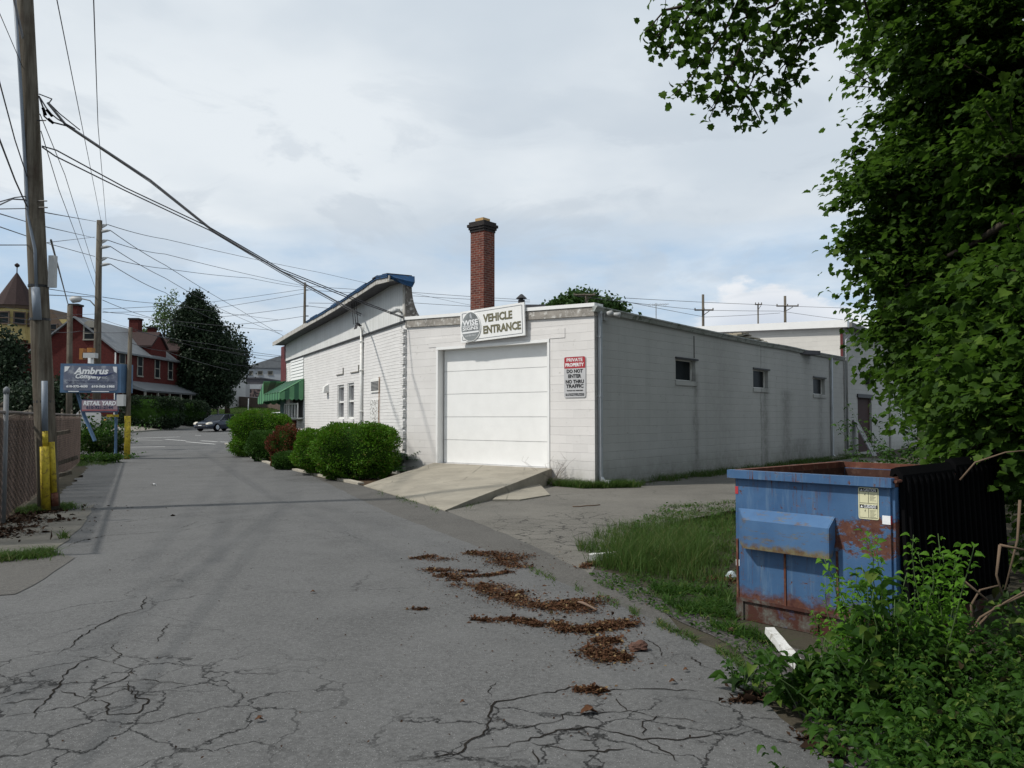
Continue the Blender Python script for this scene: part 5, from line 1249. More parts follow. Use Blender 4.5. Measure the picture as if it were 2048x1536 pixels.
# brown windscreen fabric behind the mesh
mf = MT('slatted_screen', .95, .1)
s1_ = mf.brick(mf.uv, .11, 3, .012, (.060, .042, .036), (.045, .034, .030), (.018, .017, .016), off=0)
mf.col(mf.mix(mf.ramp(mf.noise(1.2, 5), [(.4, 0), (.7, 1.0)]), s1_.outputs['Color'], (.055, .053, .05)))
V2 = MB(); off = Vector((-fd.y, fd.x)) * .03
ff = Frame(Vector((*p0, 0)), math.atan2(fd.x, fd.y)); sgn = 1 if ff.n.dot(Vector((off.x, off.y, 0))) > 0 else -1
k = 1.0
while k < fl - .1: V2.box(ff, k, k + .052 + .012 * math.sin(k * 7), sgn * .035, sgn * .040, .06, FH - .04 - .03 * abs(math.sin(k * 3.1))); k += .092
V2.build('privacy_slats', mf.m, fn)
# timber piles in the yard behind the fence
for i, (x, y, h, lb) in enumerate(((60, 18.0, 1.5, 'pile of rough timbers behind the fence near the thick pole'), (96, 25.0, 1.55, 'heap of slanting planks behind the far end of the fence'))):
    g = P(x, 850, y); t = empty('timber_pile', (g.x - .8, y, 0), lb, 'timber pile', 'timber piles in the yard'); mb = MB()
    for k in range(22):
        a = Vector((g.x - .8 + rng.uniform(-1.4, 1.0), y + rng.uniform(-1, 1), rng.uniform(.1, h)))
        d = Vector((rng.uniform(.2, .8), rng.uniform(.2, 1), rng.uniform(-.1, .6))) * .9
        mb.tube([a, a + d], .06, 4)
    mb.build('timbers', M['polewood'], t)

# ============================================================ DUMPSTER
mdp = MT('dumpster_blue', .55, .4)
sepz = mdp.n('ShaderNodeSeparateXYZ'); mdp.set(sepz.inputs[0], mdp.pos)
bc = mdp.mix(mdp.ramp(mdp.noise(2.2, 6, .6), [(.35, 0.0), (.7, 1.0)]), (.030, .082, .180), (.055, .125, .245))
bc = mdp.mix(mdp.ramp(mdp.noise(1.0, 7, .7, vec=mdp.map(mdp.pos, (14, 14, 1.3))), [(.54, 0.0), (.70, .6)]), bc, (.13, .20, .28))
zr = mdp.math('ADD', sepz.outputs[2], mdp.math('MULTIPLY', mdp.math('SUBTRACT', mdp.noise(5, 8, .75), .5), .34))
sp_ = mdp.n('ShaderNodeSeparateXYZ'); mdp.set(sp_.inputs[0], mdp.uv)
band = mdp.math('MULTIPLY', mdp.ramp(zr, [(.60, 0.0), (.63, 1.0), (.86, 1.0), (.885, 0.0)]), mdp.ramp(mdp.math('ADD', sepz.outputs[0], mdp.math('MULTIPLY', mdp.noise(2, 3), .2)), [(.0, 1.0), (.5, 1.0)]))
lowr = mdp.ramp(zr, [(.20, 1.0), (.27, 0.0)])
spot = mdp.ramp(mdp.noise(16, 7, .75), [(.61, 0.0), (.64, 1.0)])
sc2 = mdp.ramp(mdp.noise(1.0, 8, .8, vec=mdp.map(mdp.pos, (6, 6, 26))), [(.615, 0.0), (.655, 1.0)])
drip = mdp.math('MULTIPLY', mdp.ramp(mdp.noise(1.0, 6, .75, vec=mdp.map(mdp.pos, (30, 30, 2.2))), [(.55, 0.0), (.61, 1.0)]), mdp.ramp(mdp.noise(3, 4), [(.45, 0.0), (.6, 1.0)]))
rust = mdp.math('MAXIMUM', mdp.math('MAXIMUM', lowr, spot), mdp.math('MAXIMUM', sc2, drip))
# broad scrape band only on the front right part
fx = mdp.n('ShaderNodeMath', operation='GREATER_THAN'); mdp.set(fx.inputs[0], sepz.outputs[0]); fx.inputs[1].default_value = 2.22
lx_ = mdp.math('LESS_THAN', sepz.outputs[0], 1.885)
nopk = mdp.math('LESS_THAN', sp_.outputs[0], 99.0)
rust = mdp.math('MAXIMUM', rust, mdp.math('MULTIPLY', mdp.math('MULTIPLY', band, mdp.ramp(mdp.math('MULTIPLY_ADD', mdp.noise(1.0, 8, .8, vec=mdp.map(mdp.pos, (9, 9, 16))), .75, mdp.math('MULTIPLY', sepz.outputs[2], .16)), [(.445, 0.0), (.48, 1.0)])), fx.outputs[0]))
rc = mdp.mix(mdp.ramp(mdp.noise(22, 6, .7), [(.35, 0.0), (.7, 1.0)]), (.055, .016, .013), (.13, .055, .032))
rc = mdp.mix(mdp.ramp(mdp.noise(12, 6, .7), [(.6, 0.0), (.7, .7)]), rc, (.16, .18, .16))
mdp.set(mdp.b.inputs['Roughness'], mdp.math('MULTIPLY_ADD', rust, .35, .5)); mdp.bump(mdp.math('ADD', mdp.math('MULTIPLY', rust, -.6), mdp.noise(4, 4)), .35, .01)
M['dumpster'] = mdp.col(mdp.mix(rust, bc, rc))
mr = MT('rust_skirt', .85, .2)
c = mr.mix(mr.ramp(mr.noise(5, 8, .75), [(.50, 0.0), (.66, 1.0)]), (.060, .024, .018), (.12, .13, .115)); c = mr.mix(mr.ramp(mr.noise(3, 5, .6), [(.60, 0.0), (.68, .8)]), c, (.06, .13, .27)); mr.bump(mr.noise(25, 5), .4, .01); M['skirt'] = mr.col(c)
q0, q1 = G(1474, 1237), G(1786, 1302)
DF = Frame(Vector((q0.x, q0.y, 0)), math.atan2(q1.x - q0.x, q1.y - q0.y)); DWd = (q1 - q0).length
DL = 1.86; DH = 1.13
dm = empty('dumpster', (q0.x, q0.y, 0), 'blue steel dumpster with rusty scrapes, a fork pocket and a black lid folded open', 'dumpster')
def dwall(s0, s1, t0, t1, z0, z1): mb.box(DF, s0, s1, t0, t1, z0, z1)
mb = MB()
dwall(0, DWd, -.03, 0, .17, DH); dwall(0, .03, -DL, -.031, .17, DH - .002); dwall(DWd - .03, DWd, -DL, -.031, .17, DH - .002); dwall(0.031, DWd - .031, -DL, -DL + .03, .17, DH - .004); dwall(.031, DWd - .031, -DL + .031, -.031, .17, .20)
mb.build('body', M['dumpster'], dm)
mb = MB(); dwall(.032, DWd - .032, -.034, -.031, .21, DH); dwall(.031, .034, -DL + .04, -.035, .21, DH); dwall(DWd - .034, DWd - .031, -DL + .04, -.035, .21, DH); dwall(.036, DWd - .036, -DL + .031, -DL + .034, .21, DH - .01); mb.build('inner_walls', plain('dark_inside_rust', (.045, .020, .014), .9, var=.4, scale=6, grime=(.09, .05, .035)), dm)
mb = MB(); dwall(-.045, DWd + .03, -.01, .05, DH - .012, DH + .052); mb.build('front_rim', M['dumpster'], dm)
mb = MB(); dwall(-.045, .02, -DL - .03, -.0105, DH - .010, DH + .050); dwall(DWd - .02, DWd + .03, -DL - .03, -.0105, DH - .010, DH + .050); dwall(.021, DWd - .021, -DL - .03, -DL + .02, DH - .008, DH + .048)
mb.build('rusty_rim', M['rustpaint'], dm)
mb = MB(); dwall(.015, DWd - .015, -.05, -.012, .0, .168); dwall(.015, .05, -DL, -.051, .0, .166); dwall(DWd - .05, DWd - .015, -DL, -.051, .0, .166); dwall(0, DWd, -.011, .008, .15, .175)
for s in (.0, .62, DWd - .06): dwall(s, s + .06, -.0115, .006, .0, .149)
mb.build('base_skirt', M['skirt'], dm)
# fork pocket
sa_, za_ = DF.hit(1479, 1019); sb_, zb_ = DF.hit(1668, 1030); sf0, _ = DF.hit(1489, 1075, .11); sf1, zmid = DF.hit(1655, 1057, .11); zlo = (DF.hit(1655, 1116, .11)[1] + DF.hit(1492, 1100, .11)[1]) / 2
za_ = (za_ + zb_) / 2
mb = MB(); th_ = .012
def pk(sa, sf, z0=0.0): return [DF.w(sa, .003, za_), DF.w(sf, .11, zmid), DF.w(sf, .11, zlo), DF.w(sf, .098, zlo), DF.w(sf, .098, zmid - .012), DF.w(sa, .003, za_ - .014)]
mb.prism([pk(sa_, sf0), pk(sb_, sf1)])
for sa, sf, e in ((sa_, sf0, -.008), (sb_, sf1, .008)):
    mb.prism([[DF.w(sa + q, .003, za_ - .002), DF.w(sf + q, .109, zmid - .002), DF.w(sf + q, .109, zlo), DF.w(sa + (sf - sa) * .4 + q, .05, zlo + .02), DF.w(sa + q, .003, zmid - .10)] for q in (0.0005 * (1 if e > 0 else -1), e)])
mq = MT('pocket_blue', .55, .4)
qb = mq.mix(mq.ramp(mq.noise(2.5, 6, .6), [(.35, 0.0), (.7, 1.0)]), (.035, .095, .21), (.07, .15, .28))
qs = mq.ramp(mq.noise(1.0, 9, .8, vec=mq.map(mq.pos, (5, 5, 22))), [(.54, 0.0), (.60, 1.0)])
sz_ = mq.n('ShaderNodeSeparateXYZ'); mq.set(sz_.inputs[0], mq.pos)
qe = mq.ramp(mq.math('ADD', sz_.outputs[2], mq.math('MULTIPLY', mq.math('SUBTRACT', mq.noise(9, 8, .8), .5), .22)), [(zlo + .02, 1.0), (zlo + .06, 0.0)])
qm = mq.math('MAXIMUM', mq.math('MULTIPLY', qs, .75), qe)
M['pocket'] = mq.col(mq.mix(qm, qb, mq.mix(mq.ramp(mq.noise(14, 5, .7), [(.4, 0.0), (.6, 1.0)]), (.10, .055, .025), (.15, .13, .07))))
mb.build('fork_pocket', M['pocket'], dm)
mb = MB()
for s in (sa_ - .02, (sa_ + sb_) / 2, sb_ + .02): mb.box(DF, s - .008, s + .008, .001, .010, .17, zlo + .05)
mb.build('weld_seams', M['rustpaint'], dm)
# caution sticker
ss0, sz0 = DF.hit(1716, 971, .004); ss1, _ = DF.hit(1757, 974, .004); _, sz1 = DF.hit(1717, 1034, .004)
sw_, sh_ = ss1 - ss0, sz0 - sz1; so2 = DF.w((ss0 + ss1) / 2, .002, (sz0 + sz1) / 2 - .01); dx2 = DF.d; dz2 = Vector((0, 0, 1)); dn2 = dx2.cross(dz2).normalized()
if dn2.dot(DF.n) < 0: dx2 = dx2  # heading left-to-right seen from outside
st_ = mb = MB(); plane_poly(mb, so2, dx2, dz2, rrect(sw_, sh_, .014), 0, .0015); stk = mb.build('caution_sticker', plain('sticker_cream', (.62, .60, .40), .5, var=.06), dm)
mb = MB(); 
for cy_ in (.42, -.10): plane_poly(mb, so2, dx2, dz2, [(-sw_ * .44, (cy_ - .055) * sh_), (sw_ * .44, (cy_ - .055) * sh_), (sw_ * .44, (cy_ + .055) * sh_), (-sw_ * .44, (cy_ + .055) * sh_)], .0017, .0025)
for (x0, x1, y0, y1) in ((-.01, .01, -.44, -.16), (-.01, .01, .02, .36), (-.44, .44, .0, .012), (-.44, .44, -.46, -.448), (-.44, -.43, -.45, .4), (.43, .44, -.45, .4)):
    plane_poly(mb, so2, dx2, dz2, [(x0 * sw_, y0 * sh_), (x1 * sw_, y0 * sh_), (x1 * sw_, y1 * sh_), (x0 * sw_, y1 * sh_)], .0017, .0023)
for cy_ in (.30, -.22):
    for k in range(7): plane_poly(mb, so2, dx2, dz2, [(.07 * sw_, (cy_ - .035 * k) * sh_), ((.36 - .05 * (k % 3)) * sw_, (cy_ - .035 * k) * sh_), ((.36 - .05 * (k % 3)) * sw_, (cy_ - .035 * k + .008) * sh_), (.07 * sw_, (cy_ - .035 * k + .008) * sh_)], .0017, .0022)
    plane_poly(mb, so2, dx2, dz2, [(-.2 * sw_, (cy_ - .02) * sh_), (-.14 * sw_, (cy_ + .03) * sh_), (-.16 * sw_, (cy_ - .06) * sh_)], .0017, .0022)
mb.build('sticker_print', M['text_black'], stk)
for t, cy_ in (('CAUTION', .42), ('CUIDADO', -.10)):
    text_mesh(t, .03, M['text_white'], stk, so2 + dn2 * .003 + dx2 * sw_ * .07 + dz2 * sh_ * cy_, dx2, dz2, width=sw_ * .60, depth=.0003, bold=.0006)
    mb = MB(); plane_poly(mb, so2, dx2, dz2, [(-.40 * sw_, (cy_ - .035) * sh_), (-.27 * sw_, (cy_ - .035) * sh_), (-.335 * sw_, (cy_ + .04) * sh_)], .0026, .0032); mb.build('warning_triangle', M['text_white'], stk)
mb = MB()
for s, z, c in ((.012, 1.04, 0), (DWd - .02, .90, 0)): pass
mb.box(DF, -.002, .025, .001, .003, .99, 1.05); mb.box(DF, -.004, -.001, -.05, -.003, .99, 1.05); mb.build('red_reflector', M['signred'], dm)
mb = MB(); mb.box(DF, DWd - .055, DWd + .001, .001, .003, .86, .92); mb.build('white_reflector', M['text_white'], dm)
mb = MB(); mb.box(DF, -.002, .03, .001, .003, .42, .47); mb.build('white_reflector', M['text_white'], dm)
mb = MB(); mb.box(DF, DWd + .001, DWd + .004, -.06, -.003, .86, .92); mb.build('red_reflector', M['signred'], dm)
# side ribs and black lids hanging over the long side
mb = MB()
for t in (-.02, -.5, -1.0, -1.5): mb.box(DF, DWd + .001, DWd + .025, t - .07, t, .2, DH - .015)
mb.build('side_ribs', M['dumpster'], dm)
for k, (ta, tb_, zz_) in enumerate(((-.07, -1.04, 1.24), (-1.07, -2.1, 1.27))):
    mb = MB(); prof = [(-.03, DH + .06), (-.02, zz_), (.02, zz_ + .015), (.06, zz_ - .04), (.075, .7), (.10, .16), (.07, .16), (.05, .7), (.035, zz_ - .06), (.01, zz_ - .03), (.0, zz_ - .04), (-.01, DH + .055)]
    mb.prism([[DF.w(DWd + x, ta, z) for x, z in prof], [DF.w(DWd + x, tb_, z) for x, z in prof]]); n = 9
    for i in range(n):
        t = ta + (tb_ - ta) * (i + .5) / n; mb.prism([[DF.w(DWd + x, t - .018, z) for x, z in ((.062, zz_ - .05), (.085, zz_ - .09), (.125, .2), (.102, .17))], [DF.w(DWd + x, t + .018, z) for x, z in ((.062, zz_ - .05), (.085, zz_ - .09), (.125, .2), (.102, .17))]])
    mb.build('lid', M['black'], dm)
mb = MB(); mb.tube([DF.w(DWd + .045, .02, DH + .03), DF.w(DWd + .045, -DL, DH + .03)], .012, 8); mb.build('hinge_rod', M['rustpaint'], dm)

# ============================================================ BIG MAPLE AT THE RIGHT
mpl = empty('maple_tree', (8.2, 9.6, 0), 'large dark green maple overhanging the right side of the picture above the dumpster', 'tree')
trunkp = [Vector((8.2, 9.6, -.1)), Vector((8.1, 9.7, 2)), Vector((7.9, 9.8, 4)), Vector((7.7, 10, 7)), Vector((7.9, 10.2, 10))]
mb = MB(); mb.tube(trunkp, [.42, .34, .28, .22, .1], 12); mb.build('trunk', M['barkd'], mpl, smooth=True)
blobs = [(1880, 40, 10.2, .95), (1960, 40, 10, 1.5), (1885, 225, 10.5, .78), (1790, 395, 10.6, .72), (1860, 350, 10.6, 1.1), (1745, 500, 10.8, .55), (1830, 575, 10.5, .70), (1900, 500, 10.8, 1.3),
         (1815, 655, 10.4, .58), (1925, 690, 10, .80), (2000, 250, 10.6, 1.6), (2050, 450, 10.5, 1.7), (2030, 680, 9.6, 1.3), (1925, 800, 8.0, .36), (2010, 800, 7.4, .55), (2070, 830, 6.8, .75), (1985, 880, 7.0, .36),
         (1950, 700, 8.2, .55), (2150, 250, 9.5, 2), (2180, 600, 9, 1.9), (2200, 900, 8, 1.3), (1950, 560, 9.2, .7), (2030, 330, 8.6, .8), (2090, 560, 7.6, .7)]
big = [(Vector((8.6, 9.5, 11)), 3.0), (Vector((9.8, 7.5, 7.5)), 2.8), (Vector((6.2, 6.2, 9.6)), 2.0), (Vector((9.4, 13, 8)), 3.0), (Vector((5.0, 5.0, 7.6)), 1.3), (Vector((7.5, 4.0, 6.2)), 1.7), (Vector((6.6, 5.6, 3.6)), 1.2), (Vector((2.7, 4.6, 6.6)), 1.35), (Vector((-.5, 1.3, 6.9)), 1.2), (Vector((3.3, 6.4, 7.7)), 1.5), (Vector((4.7, 7.5, 9.6)), 1.8), (Vector((5.6, 7.0, 7.0)), 1.2)]  # unseen crown masses, several added only to shade the crown and ground
Cs, Ss, paths = [], [], []
TC, TA_, TN, TS = [], [], [], []
for (x, y, Y, r) in blobs:
    c = P(x, y, Y); ncl = int(62 * r ** 2) + 8
    ncl = int(46 * r ** 2) + 10; cl, p, a_, n_ = tier_crown(c, (r, r * 1.1, r), ncl, 46, .21 if r > .5 else .15); TC.append(p); TA_.append(a_); TN.append(n_); TS.append(np.full(len(p), .10))
    j = trunkp[min(4, max(1, int(c.z / 2.4)))]
    paths.append((bezier_path(j, c, .3, 5, .1), .07, .02))
    for q in cl[::4]: paths.append((bezier_path(c, Vector(q), 0, 2, .03), .014, .005))
for c, r in big:
    cl, p = crown_points(c, r, int(26 * r * r), 22, .30, .4); Cs.append(p); Ss.append(np.full(len(p), .16)); paths.append((bezier_path(trunkp[3], c, .4, 5, .1), .14, .04))
# drooping overhead branches, leaves along the twigs
def polyv(l, Y): return [P(x, y, Y + (d if len(q) > 2 else 0)) for q in l for x, y, d in [(q + (0,))[:3]]]
Yb = 8.6
droops = [[(1900, -60, 1.0), (1760, -110, .6), (1600, -70, .2), (1470, -40), (1380, 10), (1310, 75)], [(1600, -70, .2), (1575, 20), (1530, 110), (1500, 170), (1470, 238)], [(1500, -50), (1450, 60), (1400, 130), (1350, 190)],
          [(1470, -45), (1500, 50), (1455, 150), (1420, 235)], [(1680, -90, .3), (1650, 0), (1620, 50), (1580, 110), (1560, 170), (1550, 232)], [(1680, -90, .3), (1665, 20), (1655, 75)],
          [(1400, -10), (1360, 60), (1330, 120)], [(1620, 50), (1590, 75), (1540, 105)], [(1455, 150), (1500, 200), (1520, 240)], [(1380, 10), (1330, 20), (1290, 65)], [(1600, -70), (1550, 10), (1480, 40), (1440, 90)], [(1480, -45), (1430, -10), (1390, 40)],
          [(1700, -90, .4), (1735, 20, .4), (1745, 90, .4)], [(1620, 40), (1600, 90), (1590, 125)]]
for l in droops:
    pts = polyv(l, Yb); paths.append((pts, .022, .005))
    for a, b in zip(pts[1:], pts[2:]):
        L = (b - a).length; n = max(2, int(L / .085))
        for k in range(n):
            t = a.lerp(b, k / n); m = rng.randint(7, 13); e = t + Vector((rng.gauss(0, .10), rng.gauss(0, .16), rng.gauss(-.03, .08)))
            paths.append(([t, e], .005, .002)); q = np.array(e) + NR.normal(size=(m, 3)) * .07; Cs.append(q); Ss.append(np.full(m, .092))
    a, b = pts[0], pts[1]
    for k in range(int((b - a).length / .1)):
        t = a.lerp(b, k / max(1, int((b - a).length / .1))); q = np.array(t) + NR.normal(size=(10, 3)) * .16; Cs.append(q); Ss.append(np.full(10, .10))
for l in ([(2048, 420, 8), (1960, 480, 9), (1860, 530, 10), (1780, 600, 10.4)], [(2100, 300, 8), (1900, 330, 10), (1800, 360, 10.4)], [(1950, 400, 10), (1850, 480, 10.2), (1790, 560, 10.5), (1760, 640, 10.5)]):
    paths.append(([P(*q) for q in l], .05, .012))
# bare twig at the crown's edge
for l in ([(1745, 170), (1715, 150), (1690, 140)], [(1745, 175), (1710, 172), (1692, 178)], [(1748, 165), (1722, 135), (1700, 128)], [(1715, 150), (1705, 135), (1698, 148)]):
    paths.append(([P(x, y, 10.3) for x, y in l], .008, .003))
twig_bundle(paths, 'limbs', M['barkd'], mpl)
C = np.concatenate(Cs); S = np.concatenate(Ss) * NR.uniform(.65, 1.2, len(C))
V1, F1 = leaf_arrays(C, rand_dirs(len(C)) + np.array((-.2, -.2, -.7)), rand_dirs(len(C), 1.3), S, MAPLE, .22)
TC = np.concatenate(TC); V2, F2 = leaf_arrays(TC, np.concatenate(TA_), np.concatenate(TN), np.concatenate(TS) * NR.uniform(.6, 1.2, len(TC)), MAPLE, .22)
npmesh('crown', np.concatenate([V1, V2]), np.concatenate([F1, F2 + len(V1)]), M['maple'], mpl)

# darker trees behind it, closing off the right side
def ptree(label, x, base_y, Y, bl, mat, leaf, ncl, k, spread, group, trunk_r=.2, z=None):
    g = P(x, base_y, Y); b = (g.x, Y, gz(g.x, Y) if z is None else z)
    return tree('tree', label, 'tree', b, [(P(a, c, Y + dy), (r, r, r * rv), w) for a, c, dy, r, rv, w in bl], mat, leaf, ncl, k, spread, DIAM, trunk_r, group)
ptree('shaded broadleaf tree behind the maple at the right edge, beyond the dumpster', 1990, 900, 17, [(1900, 760, 0, 1.1, 1, .6), (1990, 700, 0, 1.8, 1, 1), (2080, 500, 0, 2.4, 1.2, 1.5), (2060, 860, 0, 1.7, .9, 1), (2200, 700, 0, 2.5, 1.2, 1), (1990, 480, 1, 1.9, 1.2, 1), (2050, 250, 1, 2, 1.2, 1)], 'maple', .20, 130, 34, .35, None, .25)
ptree('tall dark tree filling the gap right of the rear building, half hidden', 2100, 900, 26, [(1960, 800, 0, 1.5, 1, .7), (2050, 820, 0, 2.6, 1, 1), (2150, 600, 0, 3.4, 1.2, 1.4), (2040, 620, 1, 2.4, 1.2, 1)], 'conifer', .3, 120, 34, .5, None, .3)

# treetop behind the garage roof
ptree('rounded treetop showing above the garage roof between the sign and the corner', 1170, 760, 70, [(1170, 632, 0, 2.9, .62, 1.2), (1118, 628, 0, 1.4, .6, .6), (1218, 632, 0, 1.5, .7, .6), (1160, 607, 0, 1.4, .5, .4)], 'fartree', .42, 200, 30, .35, None, .3)

# ============================================================ HEDGES AND SHRUBS BY THE WHITE BUILDING
def hedge(name, label, cat, cx, by, Y, hwpx, top, mat, leaf=.045, depth=1.0, n=9000, p=3.0, group=None, rot=0.0, coremat='core', bump=.09):
    b = P(cx, by, Y); g = gz(b.x, Y); hw = hwpx / FPX * Y; h = P(cx, top, Y).z - g; c = Vector((b.x, Y, g + h * .52))
    t = empty(name, (b.x, Y, g), label, cat, group)
    d = rand_dirs(n); e = np.abs(d) ** (2.0 / p) * np.sign(d); nrm = (np.abs(e) ** p).sum(1) ** (1 / p); s = e / nrm[:, None]
    nz = 1 + bump * (np.sin(s[:, 0] * 4.1 + Y) * np.cos(s[:, 2] * 5.3 + cx) + .6 * np.sin(s[:, 1] * 7 + s[:, 0] * 6) + .3 * np.sin(s[:, 2] * 13 + s[:, 0] * 11))
    s = s * nz[:, None] * (NR.uniform(.90, 1.03, n) ** 1)[:, None] * np.array([hw, depth, h * .5])
    cr, sr = math.cos(rot), math.sin(rot); s = np.c_[s[:, 0] * cr - s[:, 1] * sr, s[:, 0] * sr + s[:, 1] * cr, s[:, 2]]
    Cc = s + np.array(c)
    A = s / np.linalg.norm(s, axis=1, keepdims=True) + rand_dirs(n) * .8; N = rand_dirs(n, .6)
    V, F = leaf_arrays(Cc, A, N, leaf * NR.uniform(.6, 1.4, n), DIAM, .2); npmesh('foliage', V, F, M[mat], t)
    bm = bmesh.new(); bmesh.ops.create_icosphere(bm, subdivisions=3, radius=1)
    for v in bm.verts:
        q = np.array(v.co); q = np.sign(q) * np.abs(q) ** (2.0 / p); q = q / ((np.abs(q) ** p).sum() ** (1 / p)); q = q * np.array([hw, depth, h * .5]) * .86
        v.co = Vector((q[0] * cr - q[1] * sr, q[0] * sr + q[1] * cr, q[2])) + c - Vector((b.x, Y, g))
    me = bpy.data.meshes.new('inner_core'); bm.to_mesh(me); bm.free(); me.materials.append(M[coremat]); o = bpy.data.objects.new('inner_core', me); COL.objects.link(o); o.parent = t  # solid dark core filling the foliage shell
    return t
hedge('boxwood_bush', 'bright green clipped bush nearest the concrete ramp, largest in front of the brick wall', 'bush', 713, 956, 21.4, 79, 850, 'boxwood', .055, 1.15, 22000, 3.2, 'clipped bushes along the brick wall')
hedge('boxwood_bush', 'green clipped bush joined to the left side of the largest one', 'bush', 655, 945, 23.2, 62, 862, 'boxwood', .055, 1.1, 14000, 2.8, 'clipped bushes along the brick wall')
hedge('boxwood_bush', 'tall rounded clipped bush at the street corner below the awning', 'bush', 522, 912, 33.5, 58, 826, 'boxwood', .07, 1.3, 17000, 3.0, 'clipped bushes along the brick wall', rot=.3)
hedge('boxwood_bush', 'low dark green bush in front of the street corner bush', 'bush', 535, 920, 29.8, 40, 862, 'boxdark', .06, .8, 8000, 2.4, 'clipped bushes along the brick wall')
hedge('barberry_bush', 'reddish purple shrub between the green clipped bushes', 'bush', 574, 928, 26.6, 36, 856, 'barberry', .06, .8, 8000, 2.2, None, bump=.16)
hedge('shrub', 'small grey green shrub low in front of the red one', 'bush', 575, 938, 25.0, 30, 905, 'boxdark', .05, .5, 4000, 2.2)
# bare stems in the near bush
t = empty('dry_stems', G(735, 958), 'thin pale bare stems standing in front of the largest clipped bush', 'stems'); mb = MB()
for k in range(18):
    a = G(735 + rng.uniform(-25, 30), 960); a.z = 0; b = a + Vector((rng.uniform(-.4, .4), rng.uniform(-.2, .1), rng.uniform(.4, .85))); mb.tube(bezier_path(a, b, .03, 3, .03), [.008, .006, .005, .003], 4)
mb.build('stems', plain('pale_stem', (.30, .26, .20), .9), t)
# feathery plant at the building corner
def frond_plant(label, gpt, n, L, mat, name='sumac_plant', cat='plant', leaf=.11, spread=1.0):
    t = empty(name, gpt, label, cat); Cs, As, Ss_ = [], [], []; pt = []
    for k in range(n):
        a = rng.uniform(0, 6.28); up = rng.uniform(.3, 1.1); l = L * rng.uniform(.6, 1.1); st = Vector(gpt) + Vector((0, 0, rng.uniform(.05, .8) * L * .6))
        d = Vector((math.cos(a) * spread, math.sin(a) * spread, up)).normalized(); pts = [st + d * l * i / 8 + Vector((0, 0, -.25 * l * (i / 8) ** 2)) for i in range(9)]; pt.append((pts, .008, .003))
        for i in range(1, 9):
            tdir = (pts[i] - pts[i - 1]).normalized(); s = tdir.cross(Vector((0, 0, 1))).normalized()
            for sg in (-1, 1): Cs.append(pts[i]); As.append(s * sg + tdir * .35 + Vector((0, 0, -.2))); Ss_.append(leaf * (1.1 - abs(i - 4) * .12))
    twig_bundle(pt, 'stems', M['boxdark'], t); V, F = leaf_arrays(np.array(Cs), np.array(As), rand_dirs(len(Cs), 4), Ss_, OVATE, .1); npmesh('leaflets', V, F, M[mat], t); return t
frond_plant('feathery fronded plant growing at the toothed brick corner beside the ramp', G(806, 950), 30, .95, 'sumac', leaf=.15)
frond_plant('second feathery plant tucked between the clipped bush and the ramp edge', G(775, 957), 12, .55, 'sumac', leaf=.13)

# greenery below the company sign
def clump(name, label, cat, gpt, rx, ry, h, n, leaf, mat, shape=OVATE, stems=10, group=None, flowers=None, nup=1.0):
    t = empty(name, gpt, label, cat, group); g = Vector(gpt); pts = []; pt = []
    for k in range(stems):
        a = g + Vector((rng.gauss(0, rx * .35), rng.gauss(0, ry * .35), 0)); b = g + Vector((rng.gauss(0, rx * .6), rng.gauss(0, ry * .6), h * rng.uniform(.5, 1.0))); path = bezier_path(a, b, h * .1, 5, h * .03); pt.append((path, .007, .003))
        for i in range(n // stems):
            f = rng.uniform(.25, 1.0) * 5; i0 = min(4, int(f)); q = path[i0].lerp(path[i0 + 1], f - i0); pts.append(q + Vector((rng.gauss(0, .05), rng.gauss(0, .05), rng.gauss(0, .03))) * (leaf / .06))
    twig_bundle(pt, 'stems', M['boxdark'], t); C = np.array([tuple(p) for p in pts])
    leaves('foliage', C, leaf * NR.uniform(.6, 1.2, len(C)), shape, M[mat], t, axis_bias=(-.1, -.3, -.15), nup=nup, cup=.15)
    if flowers:
        mb = MB()
        for k in range(9):
            q = pts[rng.randrange(len(pts))] + Vector((0, -.05, .05)); mb.lathe(q, [(.01, 0), (.06, .02), (.02, .05)], 6)
        mb.build('flowers', M[flowers], t)
    return t
M['yflower'] = plain('yellow_flower', (.65, .50, .04), .6)
clump('flowering_shrub', 'light green shrub with yellow flowers below the company sign', 'shrub', G(180, 915), 1.2, .9, 1.25, 2600, .12, 'weed', stems=40, flowers='yflower')
clump('shrub', 'darker rounded shrub at the alley mouth beside the yellow-footed pole', 'shrub', G(222, 916), .85, .8, .95, 2200, .10, 'weeddark', stems=40)
clump('shrub', 'leafy shrub behind the leaning blue post of the company sign', 'shrub', P(205, 885, 33).xyz * Vector((1, 1, 0)) if False else Vector((P(205, 0, 33).x, 33, 0)), 1.3, .8, 1.7, 2200, .13, 'boxdark', stems=40, flowers='orange')
clump('weed_clump', 'low bright green weeds spilling onto the alley in front of the sign shrubs', 'weeds', G(195, 926), 1.1, .5, .35, 1500, .09, 'weed', stems=40)

